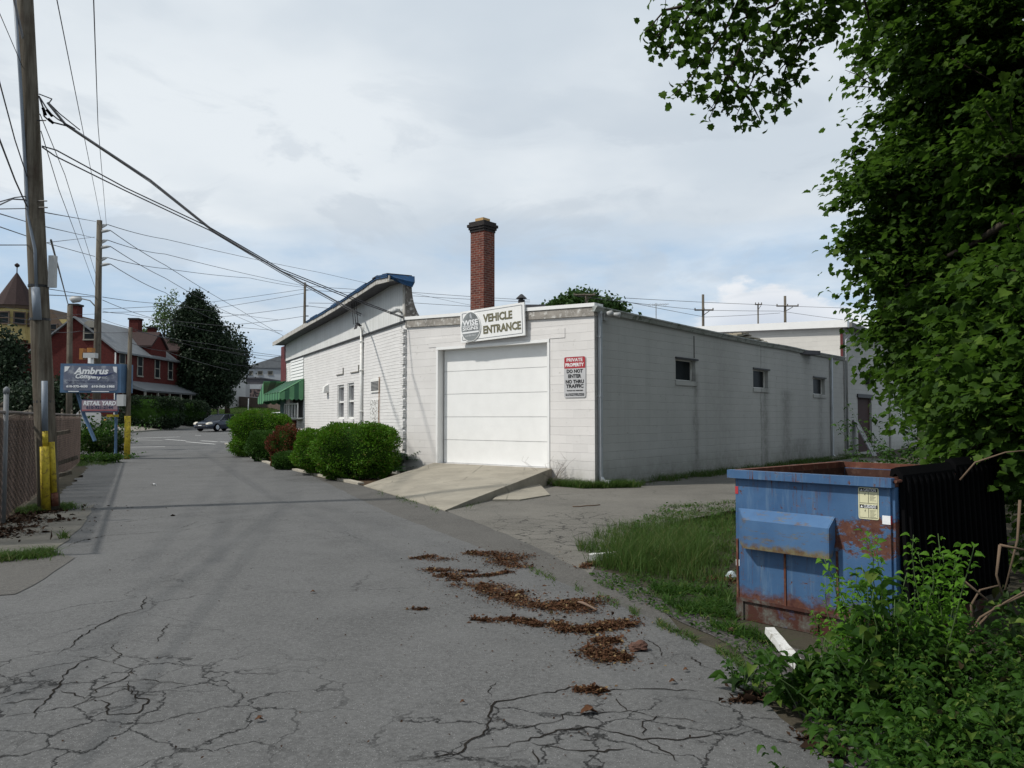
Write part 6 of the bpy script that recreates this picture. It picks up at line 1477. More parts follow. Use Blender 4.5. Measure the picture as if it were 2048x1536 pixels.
# ============================================================ GRASS (uncountable)
def grass(name, pts, h, w, mat, label=None, lean=.25, kind='stuff'):
    n = len(pts); pts = np.asarray(pts); a = NR.rand(n) * 6.28; hh = h * NR.uniform(.5, 1.25, n) if np.isscalar(h) else h * NR.uniform(.6, 1.2, n)
    side = np.c_[np.cos(a), np.sin(a), np.zeros(n)] * w; bend = np.c_[NR.normal(size=(n, 2)) * lean, np.ones(n)]; 
    b = pts; m = b + bend * hh[:, None] * .55; t = b + (bend * np.array([2.1, 2.1, 1])) * hh[:, None]
    V = np.stack([b - side, b + side, m + side * .7, m - side * .7, t], 1).reshape(-1, 3); o = np.arange(n)[:, None] * 5
    F = np.concatenate([o + np.array([0, 1, 2]), o + np.array([0, 2, 3]), o + np.array([3, 2, 4])], 1).reshape(-1, 3)
    ob = npmesh(name, V, F, M[mat]); tag(ob, label, 'grass' if label else None, kind=kind); return ob
def scatter(poly, n, z=.01):
    xs_ = [p[0] for p in poly]; ys_ = [p[1] for p in poly]; out = []
    while len(out) < n:
        x, y = rng.uniform(min(xs_), max(xs_)), rng.uniform(min(ys_), max(ys_)); ins = False; j = len(poly) - 1
        for i in range(len(poly)):
            if (poly[i][1] > y) != (poly[j][1] > y) and x < (poly[j][0] - poly[i][0]) * (y - poly[i][1]) / (poly[j][1] - poly[i][1]) + poly[i][0]: ins = not ins
            j = i
        if ins: out.append((x, y, z))
    return np.array(out)
def clumpy(pts, sc, thr, seed=0):
    f = np.sin(pts[:, 0] * sc + seed) * np.cos(pts[:, 1] * sc * 1.3 + seed * 2) + .5 * np.sin(pts[:, 0] * sc * 2.7 + pts[:, 1] * sc * 2.1 + seed) + NR.normal(size=len(pts)) * .33; return pts[f > thr]
gp = [gxy(1150, 1090), gxy(1230, 1060), gxy(1370, 1045), gxy(1470, 1040), (2.0, 7.6), (1.75, 6.4), gxy(1440, 1200), gxy(1320, 1165), gxy(1220, 1150), gxy(1170, 1130)]
pc = clumpy(scatter(gp, 15000), 4.3, .35, 4); grass('tall_grass', pc, .17, .003, 'grass', 'tall fine grass tuft left of the blue dumpster')
core = scatter([gxy(1200, 1138), gxy(1250, 1095), gxy(1390, 1085), gxy(1430, 1125), gxy(1380, 1165), gxy(1280, 1160)], 6500); core = clumpy(core, 3.3, -.45, 3); grass('tall_grass', core, .30, .0026, 'grass', 'tallest dense grass in the middle of the verge')
lp = [gxy(1180, 1120), gxy(1270, 1050), gxy(1330, 1015), gxy(1470, 1005), (6.0, 11.0), (5.0, 8.4), (2.2, 7.6), gxy(1440, 1180)]
grass('verge_grass', clumpy(scatter(lp, 22000), 4.1, .15, 2), .07, .004, 'grass', 'short patchy weeds on the broken asphalt beyond the dumpster', .5)
el_ = [gxy(1300, 1175), gxy(1460, 1190), gxy(1475, 1250), gxy(1560, 1290), gxy(1560, 1310), gxy(1420, 1255), gxy(1330, 1210)]
fr_ = scatter([gxy(1180, 1150), gxy(1300, 1160), gxy(1475, 1180), gxy(1475, 1260), gxy(1590, 1310), gxy(1500, 1330), gxy(1400, 1262), gxy(1290, 1215), gxy(1200, 1175)], 2600)
grass('verge_grass', clumpy(fr_, 7, .45, 9), .05, .004, 'grass', 'sparse short grass through the gravel beside the asphalt', .7)
V, F = leaf_arrays(fr_[:900] + np.array([0, 0, .02]), rand_dirs(900) * np.array([1, 1, .3]), rand_dirs(900, 2), .04 * NR.uniform(.4, 1.3, 900), OVATE, .3); tag(npmesh('gravel_weeds', V, F, M['weed']), 'tiny weeds dotted over the gravel strip', 'weeds', kind='stuff')
grass('verge_grass', clumpy(scatter(el_, 5000), 6, .1, 5), .07, .005, 'weed', 'low weeds around the foot of the dumpster', .6)
wv = clumpy(scatter(lp + gp[4:], 5200), 5.3, .2, 7); wv[:, 2] = NR.uniform(.01, .10, len(wv)); V, F = leaf_arrays(wv, rand_dirs(len(wv)) * np.array([1, 1, .4]), rand_dirs(len(wv), 2), .055 * NR.uniform(.4, 1.3, len(wv)), OVATE, .2)
tag(npmesh('verge_weeds', V, F, M['weed']), 'small broad-leaved weeds scattered through the verge grass', 'weeds', kind='stuff')
dv_ = scatter(lp, 1600); V, F = leaf_arrays(dv_, rand_dirs(len(dv_)) * np.array([1, 1, .3]), rand_dirs(len(dv_), 2), .05 * NR.uniform(.4, 1.3, len(dv_)), DIAM, .3); tag(npmesh('verge_dead_leaves', V, F, M['litterdark']), 'dry dead leaves lying through the verge', 'dead leaves', kind='stuff')
wb = [B.w(.3, .02, 0), B.w(sB, .02, 0), B.w(sB, .8, 0), B.w(6, .7, 0), B.w(.6, .7, 0)]
grass('wall_grass', clumpy(scatter([(p.x, p.y) for p in wb], 9000), 2.0, .0, 1), .16, .006, 'grass', 'grass and weeds along the foot of the grey side wall', .4)
wb = [A.w(sdR - .1, .02, 0), A.w(-.1, .02, 0), B.w(.5, .1, 0), B.w(.6, .9, 0), A.w(0, .5, 0), A.w(sdR - .1, .35, 0)]
grass('wall_grass', scatter([(p.x, p.y) for p in wb], 2600), .17, .007, 'grass', 'grass tufts at the garage corner under the front downspout', .4)
# thin tufts in the joints
jt = []
for l, n in (([(1059, 1141), (1247, 1217), (1380, 1280), (1470, 1322), (1505, 1365)], 1700), ([(727, 975), (890, 1024)], 900), ([(985, 990), (930, 1015)], 260), ([(1230, 1212), (1330, 1258)], 300)):
    for _ in range(n):
        k = rng.randrange(len(l) - 1); f = rng.random(); x = l[k][0] + (l[k + 1][0] - l[k][0]) * f + rng.gauss(0, 3); y = l[k][1] + (l[k + 1][1] - l[k][1]) * f + rng.gauss(0, 4)
        if math.sin(x * .11) + math.sin(x * .047 + 1) < -.2: continue
        g = G(x, y); jt.append((g.x, g.y, .012))
grass('joint_grass', jt, .030, .004, 'grass', 'thin weeds growing in the seam along the alley edge', .7)
# left edge tufts
lt = []
for cx_, cy_, n, s_ in ((75, 1022, 700, 10), (45, 1026, 300, 14), (130, 1018, 500, 12), (85, 1113, 350, 14), (40, 1119, 500, 24), (5, 1124, 250, 12), (128, 1078, 60, 5), (165, 930, 400, 6), (200, 928, 500, 12)):
    for _ in range(n): g = G(cx_ + rng.gauss(0, s_), cy_ + rng.gauss(0, 2.2)); lt.append((g.x, g.y, .02))
grass('edge_grass', lt, .09, .006, 'grass', 'small green tufts round the pole foot and along the left slab edge', .5)

# ============================================================ UNDERGROWTH BY THE DUMPSTER
def bush_leafy(name, label, px, py, rx, ry, h, stems, per, leaf, mat, cat='weed', shape=OVATE, droop=-.35, Y=None):
    g = G(px, py) if Y is None else Vector((P(px, 800, Y).x, Y, 0)); g.z = 0
    t = empty(name, g, label, cat); pts, As, pt = [], [], []
    for k in range(stems):
        a = g + Vector((rng.gauss(0, rx * .4), rng.gauss(0, ry * .4), 0)); b = a + Vector((rng.gauss(0, rx * .5), rng.gauss(0, ry * .5), h * rng.uniform(.45, 1.05))); path = bezier_path(a, b, h * .06, 6, h * .02); pt.append((path, .005, .002))
        for i in range(per):
            f = (.15 + .85 * (i + rng.random()) / per) * 6; i0 = min(5, int(f)); q = path[i0].lerp(path[i0 + 1], f - i0); an = i * 2.4 + rng.random(); d = Vector((math.cos(an), math.sin(an), rng.uniform(droop, .5)))
            pts.append(q + d * leaf * .25); As.append(d)
    twig_bundle(pt, 'stems', plain('weed_stem', (.06, .10, .03), .8) if 'weed_stem' not in bpy.data.materials else bpy.data.materials['weed_stem'], t)
    n = len(pts); V, F = leaf_arrays(np.array([tuple(p) for p in pts]), np.array([tuple(a) for a in As]), rand_dirs(n, 2.2), leaf * NR.uniform(.4, 1.15, n), shape, .5); npmesh('leaves', V, F, M[mat], t); return t
bush_leafy('sapling', 'tall light green sapling standing in front of the right side of the dumpster', 1770, 1400, 0.26, .14, .95, 16, 44, .058, 'weedlight', 'sapling', Y=4.5)
bush_leafy('sapling', 'light green sapling against the black dumpster lid', 1840, 1400, .20, .14, 1.02, 13, 44, .058, 'weedlight', 'sapling', Y=4.6)
bush_leafy('sapling', 'thin yellow green shoots before the rusty lower corner of the dumpster', 1715, 1360, .16, .16, .72, 10, 34, .048, 'weedlight', 'sapling', Y=4.75)
bush_leafy('pokeweed', 'broad-leaved dark plant in the middle of the thicket below the saplings', 1790, 1400, .3, .2, .78, 12, 16, .115, 'weed', 'weed', Y=4.3)
bush_leafy('pokeweed', 'broad drooping leaves at the edge of the asphalt right of the white debris', 1620, 1425, .2, .16, .34, 11, 14, .105, 'weed')
bush_leafy('pokeweed', 'broad-leaved weed right beside the leftmost low weed at the asphalt edge', 1665, 1440, .26, .2, .40, 12, 14, .105, 'weed')
bush_leafy('seedling', 'single small seedling with long leaves growing from the asphalt edge, leftmost of the weeds', 1462, 1388, .04, .04, .24, 2, 5, .11, 'weed', 'seedling')
bush_leafy('seedling', 'second small seedling just right of the leftmost one beside dead leaves', 1500, 1400, .05, .05, .16, 2, 6, .10, 'weeddark', 'seedling')
k = 0
und = [(1640, 1410, .26), (1780, 1510, .34), (1830, 1580, .4), (1870, 1500, .5), (1930, 1620, .45), (1970, 1540, .5), (2030, 1660, .5), (1820, 1680, .36), (1900, 1720, .4), (2080, 1560, .6), (1720, 1440, .42), (1810, 1440, .55), (1900, 1440, .6), (1990, 1450, .6), (2080, 1450, .7)]
# uncountable mass of ground weeds
Cs_, As_, P_ = [], [], []
for x, y, h in und:
    g = G(x, y)
    for s in range(26):
        a = Vector((g.x + rng.gauss(0, .15), g.y + rng.gauss(0, .17), 0)); hh = h * rng.uniform(.3, 1.0); b = a + Vector((rng.gauss(0, .1), rng.gauss(0, .1), hh)); pth = bezier_path(a, b, 0, 3, .015); P_.append((pth, .004, .002)); lf = rng.choice([.028, .036, .045, .055, .07, .09])
        for i in range(int(.9 / lf) + 3):
            an = i * 2.4 + rng.random(); d = Vector((math.cos(an), math.sin(an), rng.uniform(-.4, .3))); q = a.lerp(b, rng.uniform(.3, 1.0)); Cs_.append((*(q + d * lf * .3), lf)); As_.append(tuple(d))
Cs_ = np.array(Cs_); V, F = leaf_arrays(Cs_[:, :3], np.array(As_), rand_dirs(len(Cs_), 2.2), Cs_[:, 3] * NR.uniform(.5, 1.15, len(Cs_)), OVATE, .5)
lm = Cs_[:, 0] > 2.05
uw = npmesh('undergrowth', V, F, M['weed']); tag(uw, 'dense leafy weeds covering the lower right corner', 'weeds', kind='stuff')
V, F = [], []
Cd = scatter([(1.75, 3.6), (2.6, 4.9), (3.2, 5.2), (6, 6.5), (6.5, 4), (3, 1.5), (1.7, 2.6)], 9000); Cd[:, 2] = NR.uniform(.02, .5, len(Cd)) * np.clip((Cd[:, 0] - 1.2) * .7, .2, 1.6)
V, F = leaf_arrays(Cd, rand_dirs(len(Cd)) + np.array([0, 0, .1]), rand_dirs(len(Cd), 1.5), .085 * NR.uniform(.4, 1.2, len(Cd)), OVATE, .2)
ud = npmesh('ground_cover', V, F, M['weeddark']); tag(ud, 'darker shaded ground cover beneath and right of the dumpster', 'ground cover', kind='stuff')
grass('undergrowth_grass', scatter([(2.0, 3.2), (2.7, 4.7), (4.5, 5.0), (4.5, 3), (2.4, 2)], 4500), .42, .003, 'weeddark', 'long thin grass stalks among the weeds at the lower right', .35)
def brambles(label, l, Y, mat='barkd', group='bare stems by the black lid'):
    mb = MB()
    for pts in l: mb.tube([P(x, y, Y + d) for x, y, d in pts], [.008 * (1 - .6 * i / len(pts)) for i in range(len(pts))], 5)
    g = P(l[0][0][0], 1300, Y); o = mb.build('bramble_stem', plain('bramble_brown', (.13, .09, .06), .9) if 'bramble_brown' not in bpy.data.materials else bpy.data.materials['bramble_brown'], smooth=True); return tag(o, label, 'bramble', group)
brambles('arched bare brown stems rising at the right edge before the black lid', [[(1925, 1285, 0), (1960, 1235, 0), (2010, 1205, 0), (2080, 1165, 0)], [(1930, 1280, .1), (1990, 1215, .1), (2060, 1185, .1)], [(1945, 1250, 0), (1942, 1210, 0), (1960, 1180, 0), (2000, 1170, 0)], [(2040, 1000, 0), (2035, 1080, 0), (2010, 1180, 0)]], 4.4)
brambles('thin looping bare twig left of the arched stems', [[(2000, 1090, 0), (2050, 1100, 0)], [(2000, 1090, 0), (1993, 1150, 0), (2005, 1190, 0)], [(1925, 1160, 0), (1950, 1180, 0), (1975, 1200, 0)]], 4.3)
brambles('curved pale shoot arching over the black lids', [[(1920, 960, 0), (1950, 925, 0), (2010, 905, 0), (2060, 900, 0)]], 6.2)
bush_leafy('shrub', 'sparse leafy shrub growing by the rear building door behind the dumpster', 1830, 930, 1.3, .8, 1.9, 26, 30, .12, 'boxdark', 'shrub', Y=17)
bush_leafy('shrub', 'leafy shrub behind the dumpster right of the sparse one', 1960, 930, 1.3, .8, 2.1, 26, 34, .12, 'boxdark', 'shrub', Y=14)
bush_leafy('shrub', 'low weeds at the foot of the leaning board', 1750, 930, .8, .5, .7, 14, 20, .10, 'boxdark', 'shrub', Y=22)

# ============================================================ DEBRIS ON THE ALLEY
def pile(label, l, w, n, name='leaf_litter', size=.018, mat='litter', hgt=.02):
    n = int(n * 1.6); pts = []; ps_ = [G(x, y) for x, y in l]; L = [(b - a).length for a, b in zip(ps_, ps_[1:])]
    sub_ = [(rng.uniform(0, sum(L)), rng.uniform(.35, 1.25), rng.gauss(0, .45)) for _ in range(max(3, int(n / 130)))]
    for _ in range(n):
        sr, sz2, so3 = rng.choice(sub_); r = min(max(rng.gauss(sr, .045 * sz2), 0), sum(L) * .9999); i = 0
        while r > L[i]: r -= L[i]; i += 1
        f = r / L[i]; q = ps_[i].lerp(ps_[i + 1], f); ww = (w[i] + (w[i + 1] - w[i]) * f) if isinstance(w, list) else w
        ww *= .6 + .5 * abs(math.sin(i * 1.7 + f * 9)); sp_ = 1.6 if rng.random() < .09 else .42 * sz2; dx_, dy_ = rng.gauss(so3, sp_), rng.gauss(so3, sp_); ww *= 1.15; k = max(0, 1 - ((dx_ - so3) ** 2 + (dy_ - so3) ** 2)); pts.append((q.x + dx_ * ww, q.y + dy_ * ww, .015 + rng.uniform(0, 1) * hgt * k))
    pts = np.array(pts); n = len(pts); A = rand_dirs(n); A[:, 2] *= .25; V, F = leaf_arrays(pts, A, rand_dirs(n, 2.0), size * np.minimum(3.2, .75 * np.exp(NR.normal(size=n) * .55)), [(0, 0), (.30, .5), (0, 1), (-.30, .5)], .3)
    o = npmesh(name, V, F, M[mat]); return tag(o, label, 'leaf litter', 'drifts of brown leaf litter on the alley')
def f8(l): return [(700 + x / 2.56, 940 + y / 2.56) for x, y in l]
pile('long winding drift of brown leaf litter from the seam down to the stick end', f8([(530, 565), (620, 585), (700, 610), (800, 650), (900, 690), (980, 705), (1080, 705), (1180, 720)]), [.05, .10, .16, .13, .12, .10, .10, .14], 5200)
pile('thick brown heap at the lower end of the winding drift with a stick on it', f8([(1060, 705), (1150, 695), (1220, 735)]), .13, 2600, hgt=.035)
pile('brown litter heap against the asphalt seam, farthest up the alley', f8([(600, 432), (700, 430), (780, 450), (830, 490), (900, 510)]), [.04, .15, .22, .16, .10], 3600)
pile('thin brown streak left of the farthest heap', f8([(320, 462), (400, 450), (460, 462), (570, 468)]), .07, 900)
pile('thin brown streak above the winding drift', f8([(350, 520), (480, 522), (640, 530)]), .06, 1000)
pile('narrow litter band joining the farthest heap to the winding drift', f8([(460, 545), (600, 555), (720, 548), (810, 530)]), .06, 1500)
pile('wide brown heap nearest the rock', f8([(1040, 800), (1120, 830), (1250, 830), (1340, 800), (1420, 815)]), [.03, .09, .11, .10, .09], 4200, hgt=.035)
pile('small brown heap below the wide one', f8([(1250, 885), (1360, 890)]), .06, 1200)
pile('brown heap left below the rock', f8([(1220, 935), (1320, 950), (1330, 980), (1410, 980)]), .07, 2200, hgt=.03)
pile('short litter band left of the wide heap', f8([(770, 775), (880, 785), (980, 800)]), .05, 1300)
pile('little scatter of litter at the far left of the short band', f8([(620, 770), (720, 790)]), .035, 350)
pile('small flat brown patch nearest the camera in the road middle', f8([(1160, 1140), (1300, 1140)]), .035, 700)
pile('tiny brown scrap alone on the left of the road', f8([(285, 722), (375, 722)]), .02, 120)
pile('dead leaves at the asphalt edge beside the seedlings', [(1465, 1408), (1530, 1402)], .03, 260, mat='litterdark', size=.035)
pile('brown leaf litter by the white pipe end in the grass', [(1165, 1138), (1190, 1128)], .08, 700, mat='litter')
pile('dead leaves among the grass by the dumpster edge', [(1410, 1160), (1460, 1165)], .12, 600)
pile('dead leaves and twigs on the soil at the lower left fence foot', [(-20, 1080), (40, 1040), (60, 1020)], .4, 3500, mat='litterdark', size=.05)
pile('dead leaves along the dark edge soil below the weeds', [(1570, 1450), (1640, 1500), (1700, 1540)], .04, 220, mat='litterdark', size=.03)
sc_pts = []
V, F = [], []
for i in range(520):
    x, y = rng.uniform(100, 1500), rng.uniform(1000, 1530); 
    if rng.random() < .5: x, y = rng.uniform(800, 1350), rng.uniform(1080, 1350)
    g = G(x, y); sc_pts.append((g.x, g.y, .018))
sc_pts = np.array(sc_pts); A_ = rand_dirs(len(sc_pts)); A_[:, 2] *= .2; V, F = leaf_arrays(sc_pts, A_, rand_dirs(len(sc_pts), 3), .016 * NR.uniform(.4, 1.5, len(sc_pts)), [(0, 0), (.3, .5), (0, 1), (-.3, .5)], .3)
tag(npmesh('scattered_crumbs', V, F, M['litterdark']), 'tiny crumbs of litter scattered over the alley', 'crumbs', kind='stuff')
for (x, y, s, lb) in ((1160, 1434, .10, 'curled tan leaf nearest the camera in the cracked asphalt'), (919, 1415, .035, 'small pale leaf alone in the cracked lower middle'), (1338, 1373, .05, 'orange brown leaf right of the road middle'), (1366, 1349, .04, 'small brown leaf just above the orange brown one'),
                      (508, 1450, .05, 'brown leaf on the crack at the lower left'), (822, 1222, .04, 'small brown leaf left of the short litter band'), (1085, 1195, .045, 'dark leaf beside the winding drift'), (302, 972, .12, 'white scrap on the far alley'), (620, 1190, .05, 'brown scrap left of the middle of the alley')):
    g = G(x, y); mt = 'text_white' if 'white' in lb else 'litter'
    Vv, Ff = leaf_arrays(np.array([(g.x, g.y, .03), (g.x + s * .3, g.y, .035)]), np.array([(1, .2, .1), (.6, .8, .15)]), np.array([(0, 0, 1.), (.2, 0, 1.)]), [s, s * .8], OVATE, .35)
    tag(npmesh('fallen_leaf' if mt == 'litter' else 'paper_scrap', Vv, Ff, M[mt]), lb, 'leaf' if mt == 'litter' else 'scrap', 'single scraps on the alley')
def rock(label, px, py, s):
    g = G(px, py); bm = bmesh.new(); bmesh.ops.create_icosphere(bm, subdivisions=3, radius=1)
    for v in bm.verts:
        d = v.co.copy(); f = 1 + .22 * math.sin(d.x * 3 + 1) * math.cos(d.y * 4) + .12 * math.sin(d.z * 7 + d.x * 5) + .05 * math.sin(d.y * 15 + d.x * 13); v.co = Vector((d.x * s * 1.25 * f, d.y * s * f, max(-.2, d.z) * s * .75 * f + .01))
    me = bpy.data.meshes.new('rock'); bm.to_mesh(me); bm.free(); me.materials.append(M['rock']); o = bpy.data.objects.new('rock', me); COL.objects.link(o); o.location = (g.x, g.y, .02); return tag(o, label, 'rock')
rock('reddish brown rock right of the leaf litter', 1277, 1304, .055)
rock('small brown stone on the gravel near the dumpster foot', 1462, 1268, .022)
st1, st2 = f8([(1170, 705), (1262, 745)]); a, b = G(*st1), G(*st2); a.z = b.z = .045; mb = MB(); mb.tube(bezier_path(a, b, .008, 4, .004), [.012, .013, .011, .009, .006], 6); tag(mb.build('stick', plain('grey_stick', (.16, .11, .08), .9), smooth=True), 'grey brown stick lying on the end of the winding litter drift', 'stick')
st1, st2 = f8([(1025, 795), (1075, 825)]); a, b = G(*st1), G(*st2); a.z = b.z = .03; mb = MB(); mb.tube([a, b], .009, 6); tag(mb.build('stick', bpy.data.materials['grey_stick'], smooth=True), 'short brown stick at the left tip of the wide litter heap', 'stick')
st1, st2 = f8([(1140, 192), (1280, 183)]); a, b = G(*st1), G(*st2); a.z = b.z = .02; mb = MB(); mb.tube(bezier_path(a, b, .0, 4, .01), .010, 5); tag(mb.build('stick', bpy.data.materials['grey_stick'], smooth=True), 'thin reddish stick on the lot near the ramp apron', 'stick')
M['fasc2'] = plain('dirty_white_plastic', (.60, .60, .58), .5, var=.12, scale=8, grime=(.22, .20, .16))
# white bits of broken downspout
def spout(label, a, b, w, h, l=.0):
    d = (b - a).normalized(); s = d.cross(Vector((0, 0, 1))).normalized(); u = s.cross(d); mb = MB(); th = .006
    def ring(c, k): return [c + s * x * w - u * (z - 1) * h for x, z in ((-.5, 0), (.5, 0), (.55, 1), (.55 - th / w, 1), (.5 - th / w, th / h), (-.5 + th / w, th / h), (-.5 + th / w, 1 - .25 * k), (-.5, 1 - .25 * k))]
    n = 6; mb.prism([ring(a.lerp(b, i / n) + Vector((rng.uniform(-.004, .004), 0, rng.uniform(0, .006))), i % 2) for i in range(n + 1)])
    return tag(mb.build('broken_downspout', M['fasc2']), label, 'broken pipe')
a, b = G(1540, 1290), G(1600, 1352); a.z = .075; b.z = .03; spout('broken white gutter piece lying before the dumpster beside the weeds', a, b, .062, .045)
a, b = G(1180, 1125), G(1240, 1124); a.z = .03; b.z = .05; spout('white pipe end sticking out of the grass left of the dumpster', a, b, .08, .06)
g = G(1463, 1158); mb = MB(); mb.lathe(g, [(.05, 0), (.06, .03), (.03, .07), (.01, .08)], 9); tag(mb.build('crumpled_cup', plain('pale_plastic', (.45, .52, .56), .4)), 'pale crumpled plastic litter against the left edge of the dumpster', 'litter')
# bare brush by the garage corner
t = empty('bare_shrub', G(1120, 975), 'bare grey twiggy shrub against the wall right of the ramp', 'shrub'); mb = MB(); g = G(1110, 972)
for k in range(34):
    a = g + Vector((rng.gauss(0, .1), rng.gauss(0, .05), 0)); b = a + Vector((rng.gauss(.1, .4), rng.gauss(0, .15), rng.uniform(.2, .65))); c_ = b + Vector((rng.gauss(0, .15), rng.gauss(0, .1), rng.uniform(-.1, .2))); mb.tube([a, a.lerp(b, .5) + Vector((0, 0, .04)), b, c_], [.006, .004, .003, .002], 4)
mb.build('twigs', plain('grey_twig', (.20, .17, .15), .9), t)

# ============================================================ CARS
def car(label, px, py, Y, heading, paint, L=4.7, Wd=1.8, H=1.36):
    g0 = P(px, py, Y); z = gz(g0.x, Y) + .02; root = empty('parked_car' if 'white' in label else 'sedan', (g0.x, Y, z), label, 'car')
    def sec(prof, hw, z_in=0.0): return prof
    xs_ = [-2.35, -2.28, -1.9, -1.3, -.9, .2, 1.0, 1.5, 1.75, 2.1, 2.35]   # front at -x
    top = [.45, .60, .74, .84, .90, .93, .93, .92, .92, .88, .60]; hw = [.55, .74, .84, .88, .90, .90, .90, .89, .87, .80, .66]; bot = [.30, .22, .20, .20, .20, .20, .20, .20, .22, .25, .34]
    mb = MB(); rings = []
    for x, t, w, b in zip(xs_, top, hw, bot): rings.append([Vector((x, -w * .9, b)), Vector((x, w * .9, b)), Vector((x, w, (t + b) / 2)), Vector((x, w * .94, t - .06)), Vector((x, w * .80, t)), Vector((x, -w * .80, t)), Vector((x, -w * .94, t - .06)), Vector((x, -w, (t + b) / 2))])
    mb.prism(rings); cab = [(-.95, .90, .74, .0), (-.30, 1.30, .60, 1), (.25, 1.37, .58, 1), (.85, 1.33, .57, 1), (1.75, .93, .68, 0)]
    body = mb
    def mk(mb, name, mat, par=root, sm=False):
        o = bpy.data.objects; sv = [Vector(v) for v in mb.v]; mb.v = [v + world_off(root) for v in sv]; ob = mb.build(name, mat, par, smooth=sm); return ob
    bo = mk(body, 'body', paint, sm=False)
    bv = bo.modifiers.new('b', 'BEVEL'); bv.width = .05; bv.segments = 2; bv.limit_method = 'ANGLE'
    mb = MB(); mb.prism([[Vector((x, -w - .08, .88)), Vector((x, w + .08, .88)), Vector((x, w, t)), Vector((x, -w, t))] for x, t, w, k in cab]); mk(mb, 'windows', M['glass'])
    mb = MB(); mb.prism([[Vector((x, -w, t - .03)), Vector((x, w, t - .03)), Vector((x, w, t + .015)), Vector((x, -w, t + .015))] for x, t, w in ((-.32, 1.31, .60), (.25, 1.38, .59), (.87, 1.34, .57))])
    for sg in (-1, 1):
        mb.tube([Vector((-.97, sg * .80, .90)), Vector((-.30, sg * .62, 1.31))], .035, 5); mb.tube([Vector((.85, sg * .60, 1.33)), Vector((1.75, sg * .74, .93))], .05, 5); mb.tube([Vector((.25, sg * .80, .9)), Vector((.25, sg * .61, 1.36))], .03, 4)
    mk(mb, 'roof', paint)
    for x in (-1.42, 1.38):
        for sg in (-1, 1):
            mb = MB(); prof = [(.02, -.10), (.30, -.10), (.325, -.06), (.325, .06), (.30, .10), (.02, .10)]
            mb.prism([[Vector((x + r * math.cos(2 * math.pi * k / 18), sg * .80 + y, .325 + r * math.sin(2 * math.pi * k / 18))) for k in range(18)] for r, y in prof]); w = mk(mb, 'wheel', M['black'])
            mb = MB(); mb.prism([[Vector((x + r * math.cos(2 * math.pi * k / 10), sg * (.80 + y), .325 + r * math.sin(2 * math.pi * k / 10))) for k in range(10)] for r, y in ((.2, .10), (.17, .112), (.05, .115))]); mk(mb, 'rim', M['metal'], w)
    for sg in (-1, 1):
        mb = MB(); mb.prism([[Vector((-2.30, sg * .48, .56)), Vector((-2.30, sg * .72, .56)), Vector((-2.28, sg * .70, .68)), Vector((-2.28, sg * .48, .66))], [Vector((-1.98, sg * .55, .58)), Vector((-1.95, sg * .86, .60)), Vector((-1.95, sg * .80, .76)), Vector((-2.0, sg * .52, .745))]]); mk(mb, 'headlight', plain('headlight_lens', (.75, .70, .60), .15, .6))
        mb = MB(); mb.box(Frame.__new__(Frame), 0, 0, 0, 0, 0, 0) if False else mb.prism([[Vector((-.72, sg * .88, .92)), Vector((-.60, sg * .88, .92)), Vector((-.60, sg * .88, 1.02)), Vector((-.72, sg * .88, 1.02))], [Vector((-.70, sg * 1.03, .93)), Vector((-.62, sg * 1.03, .93)), Vector((-.62, sg * 1.03, 1.02)), Vector((-.70, sg * 1.03, 1.02))]]); mk(mb, 'mirror', paint)
        mb = MB(); mb.prism([[Vector((2.30, sg * .45, .66)), Vector((2.28, sg * .68, .66)), Vector((2.28, sg * .68, .80)), Vector((2.30, sg * .45, .80))], [Vector((2.0, sg * .5, .70)), Vector((2.0, sg * .82, .70)), Vector((2.0, sg * .82, .84)), Vector((2.0, sg * .5, .84))]]); mk(mb, 'tail_light', M['signred'])
    mb = MB(); mb.prism([[Vector((x, -.5, z0)), Vector((x, .5, z0)), Vector((x, .5, z1)), Vector((x, -.5, z1))] for x, z0, z1 in ((-2.375, .36, .44), (-2.2, .36, .44))]); mb.prism([[Vector((x, -.45, .52)), Vector((x, .45, .52)), Vector((x, .45, .62)), Vector((x, -.45, .62))] for x in (-2.345, -2.2)]); mk(mb, 'grille', M['dark'])
    mb = MB(); mb.prism([[Vector((x, -.16, .45)), Vector((x, .16, .45)), Vector((x, .16, .515)), Vector((x, -.16, .515))] for x in (-2.40, -2.38)]); mk(mb, 'number_plate', M['text_white'])
    root.rotation_euler = (0, 0, heading); return root
pc_ = plain('dark_blue_car_paint', (.022, .030, .048), .22, .6, .2, var=.05)
car('dark blue sedan driving along the street towards the alley', 441, 861, 66, R(70), pc_)
car('white car mostly hidden beyond the corner bush under the awning', 552, 838, 80, R(60), M['whiteclean'])

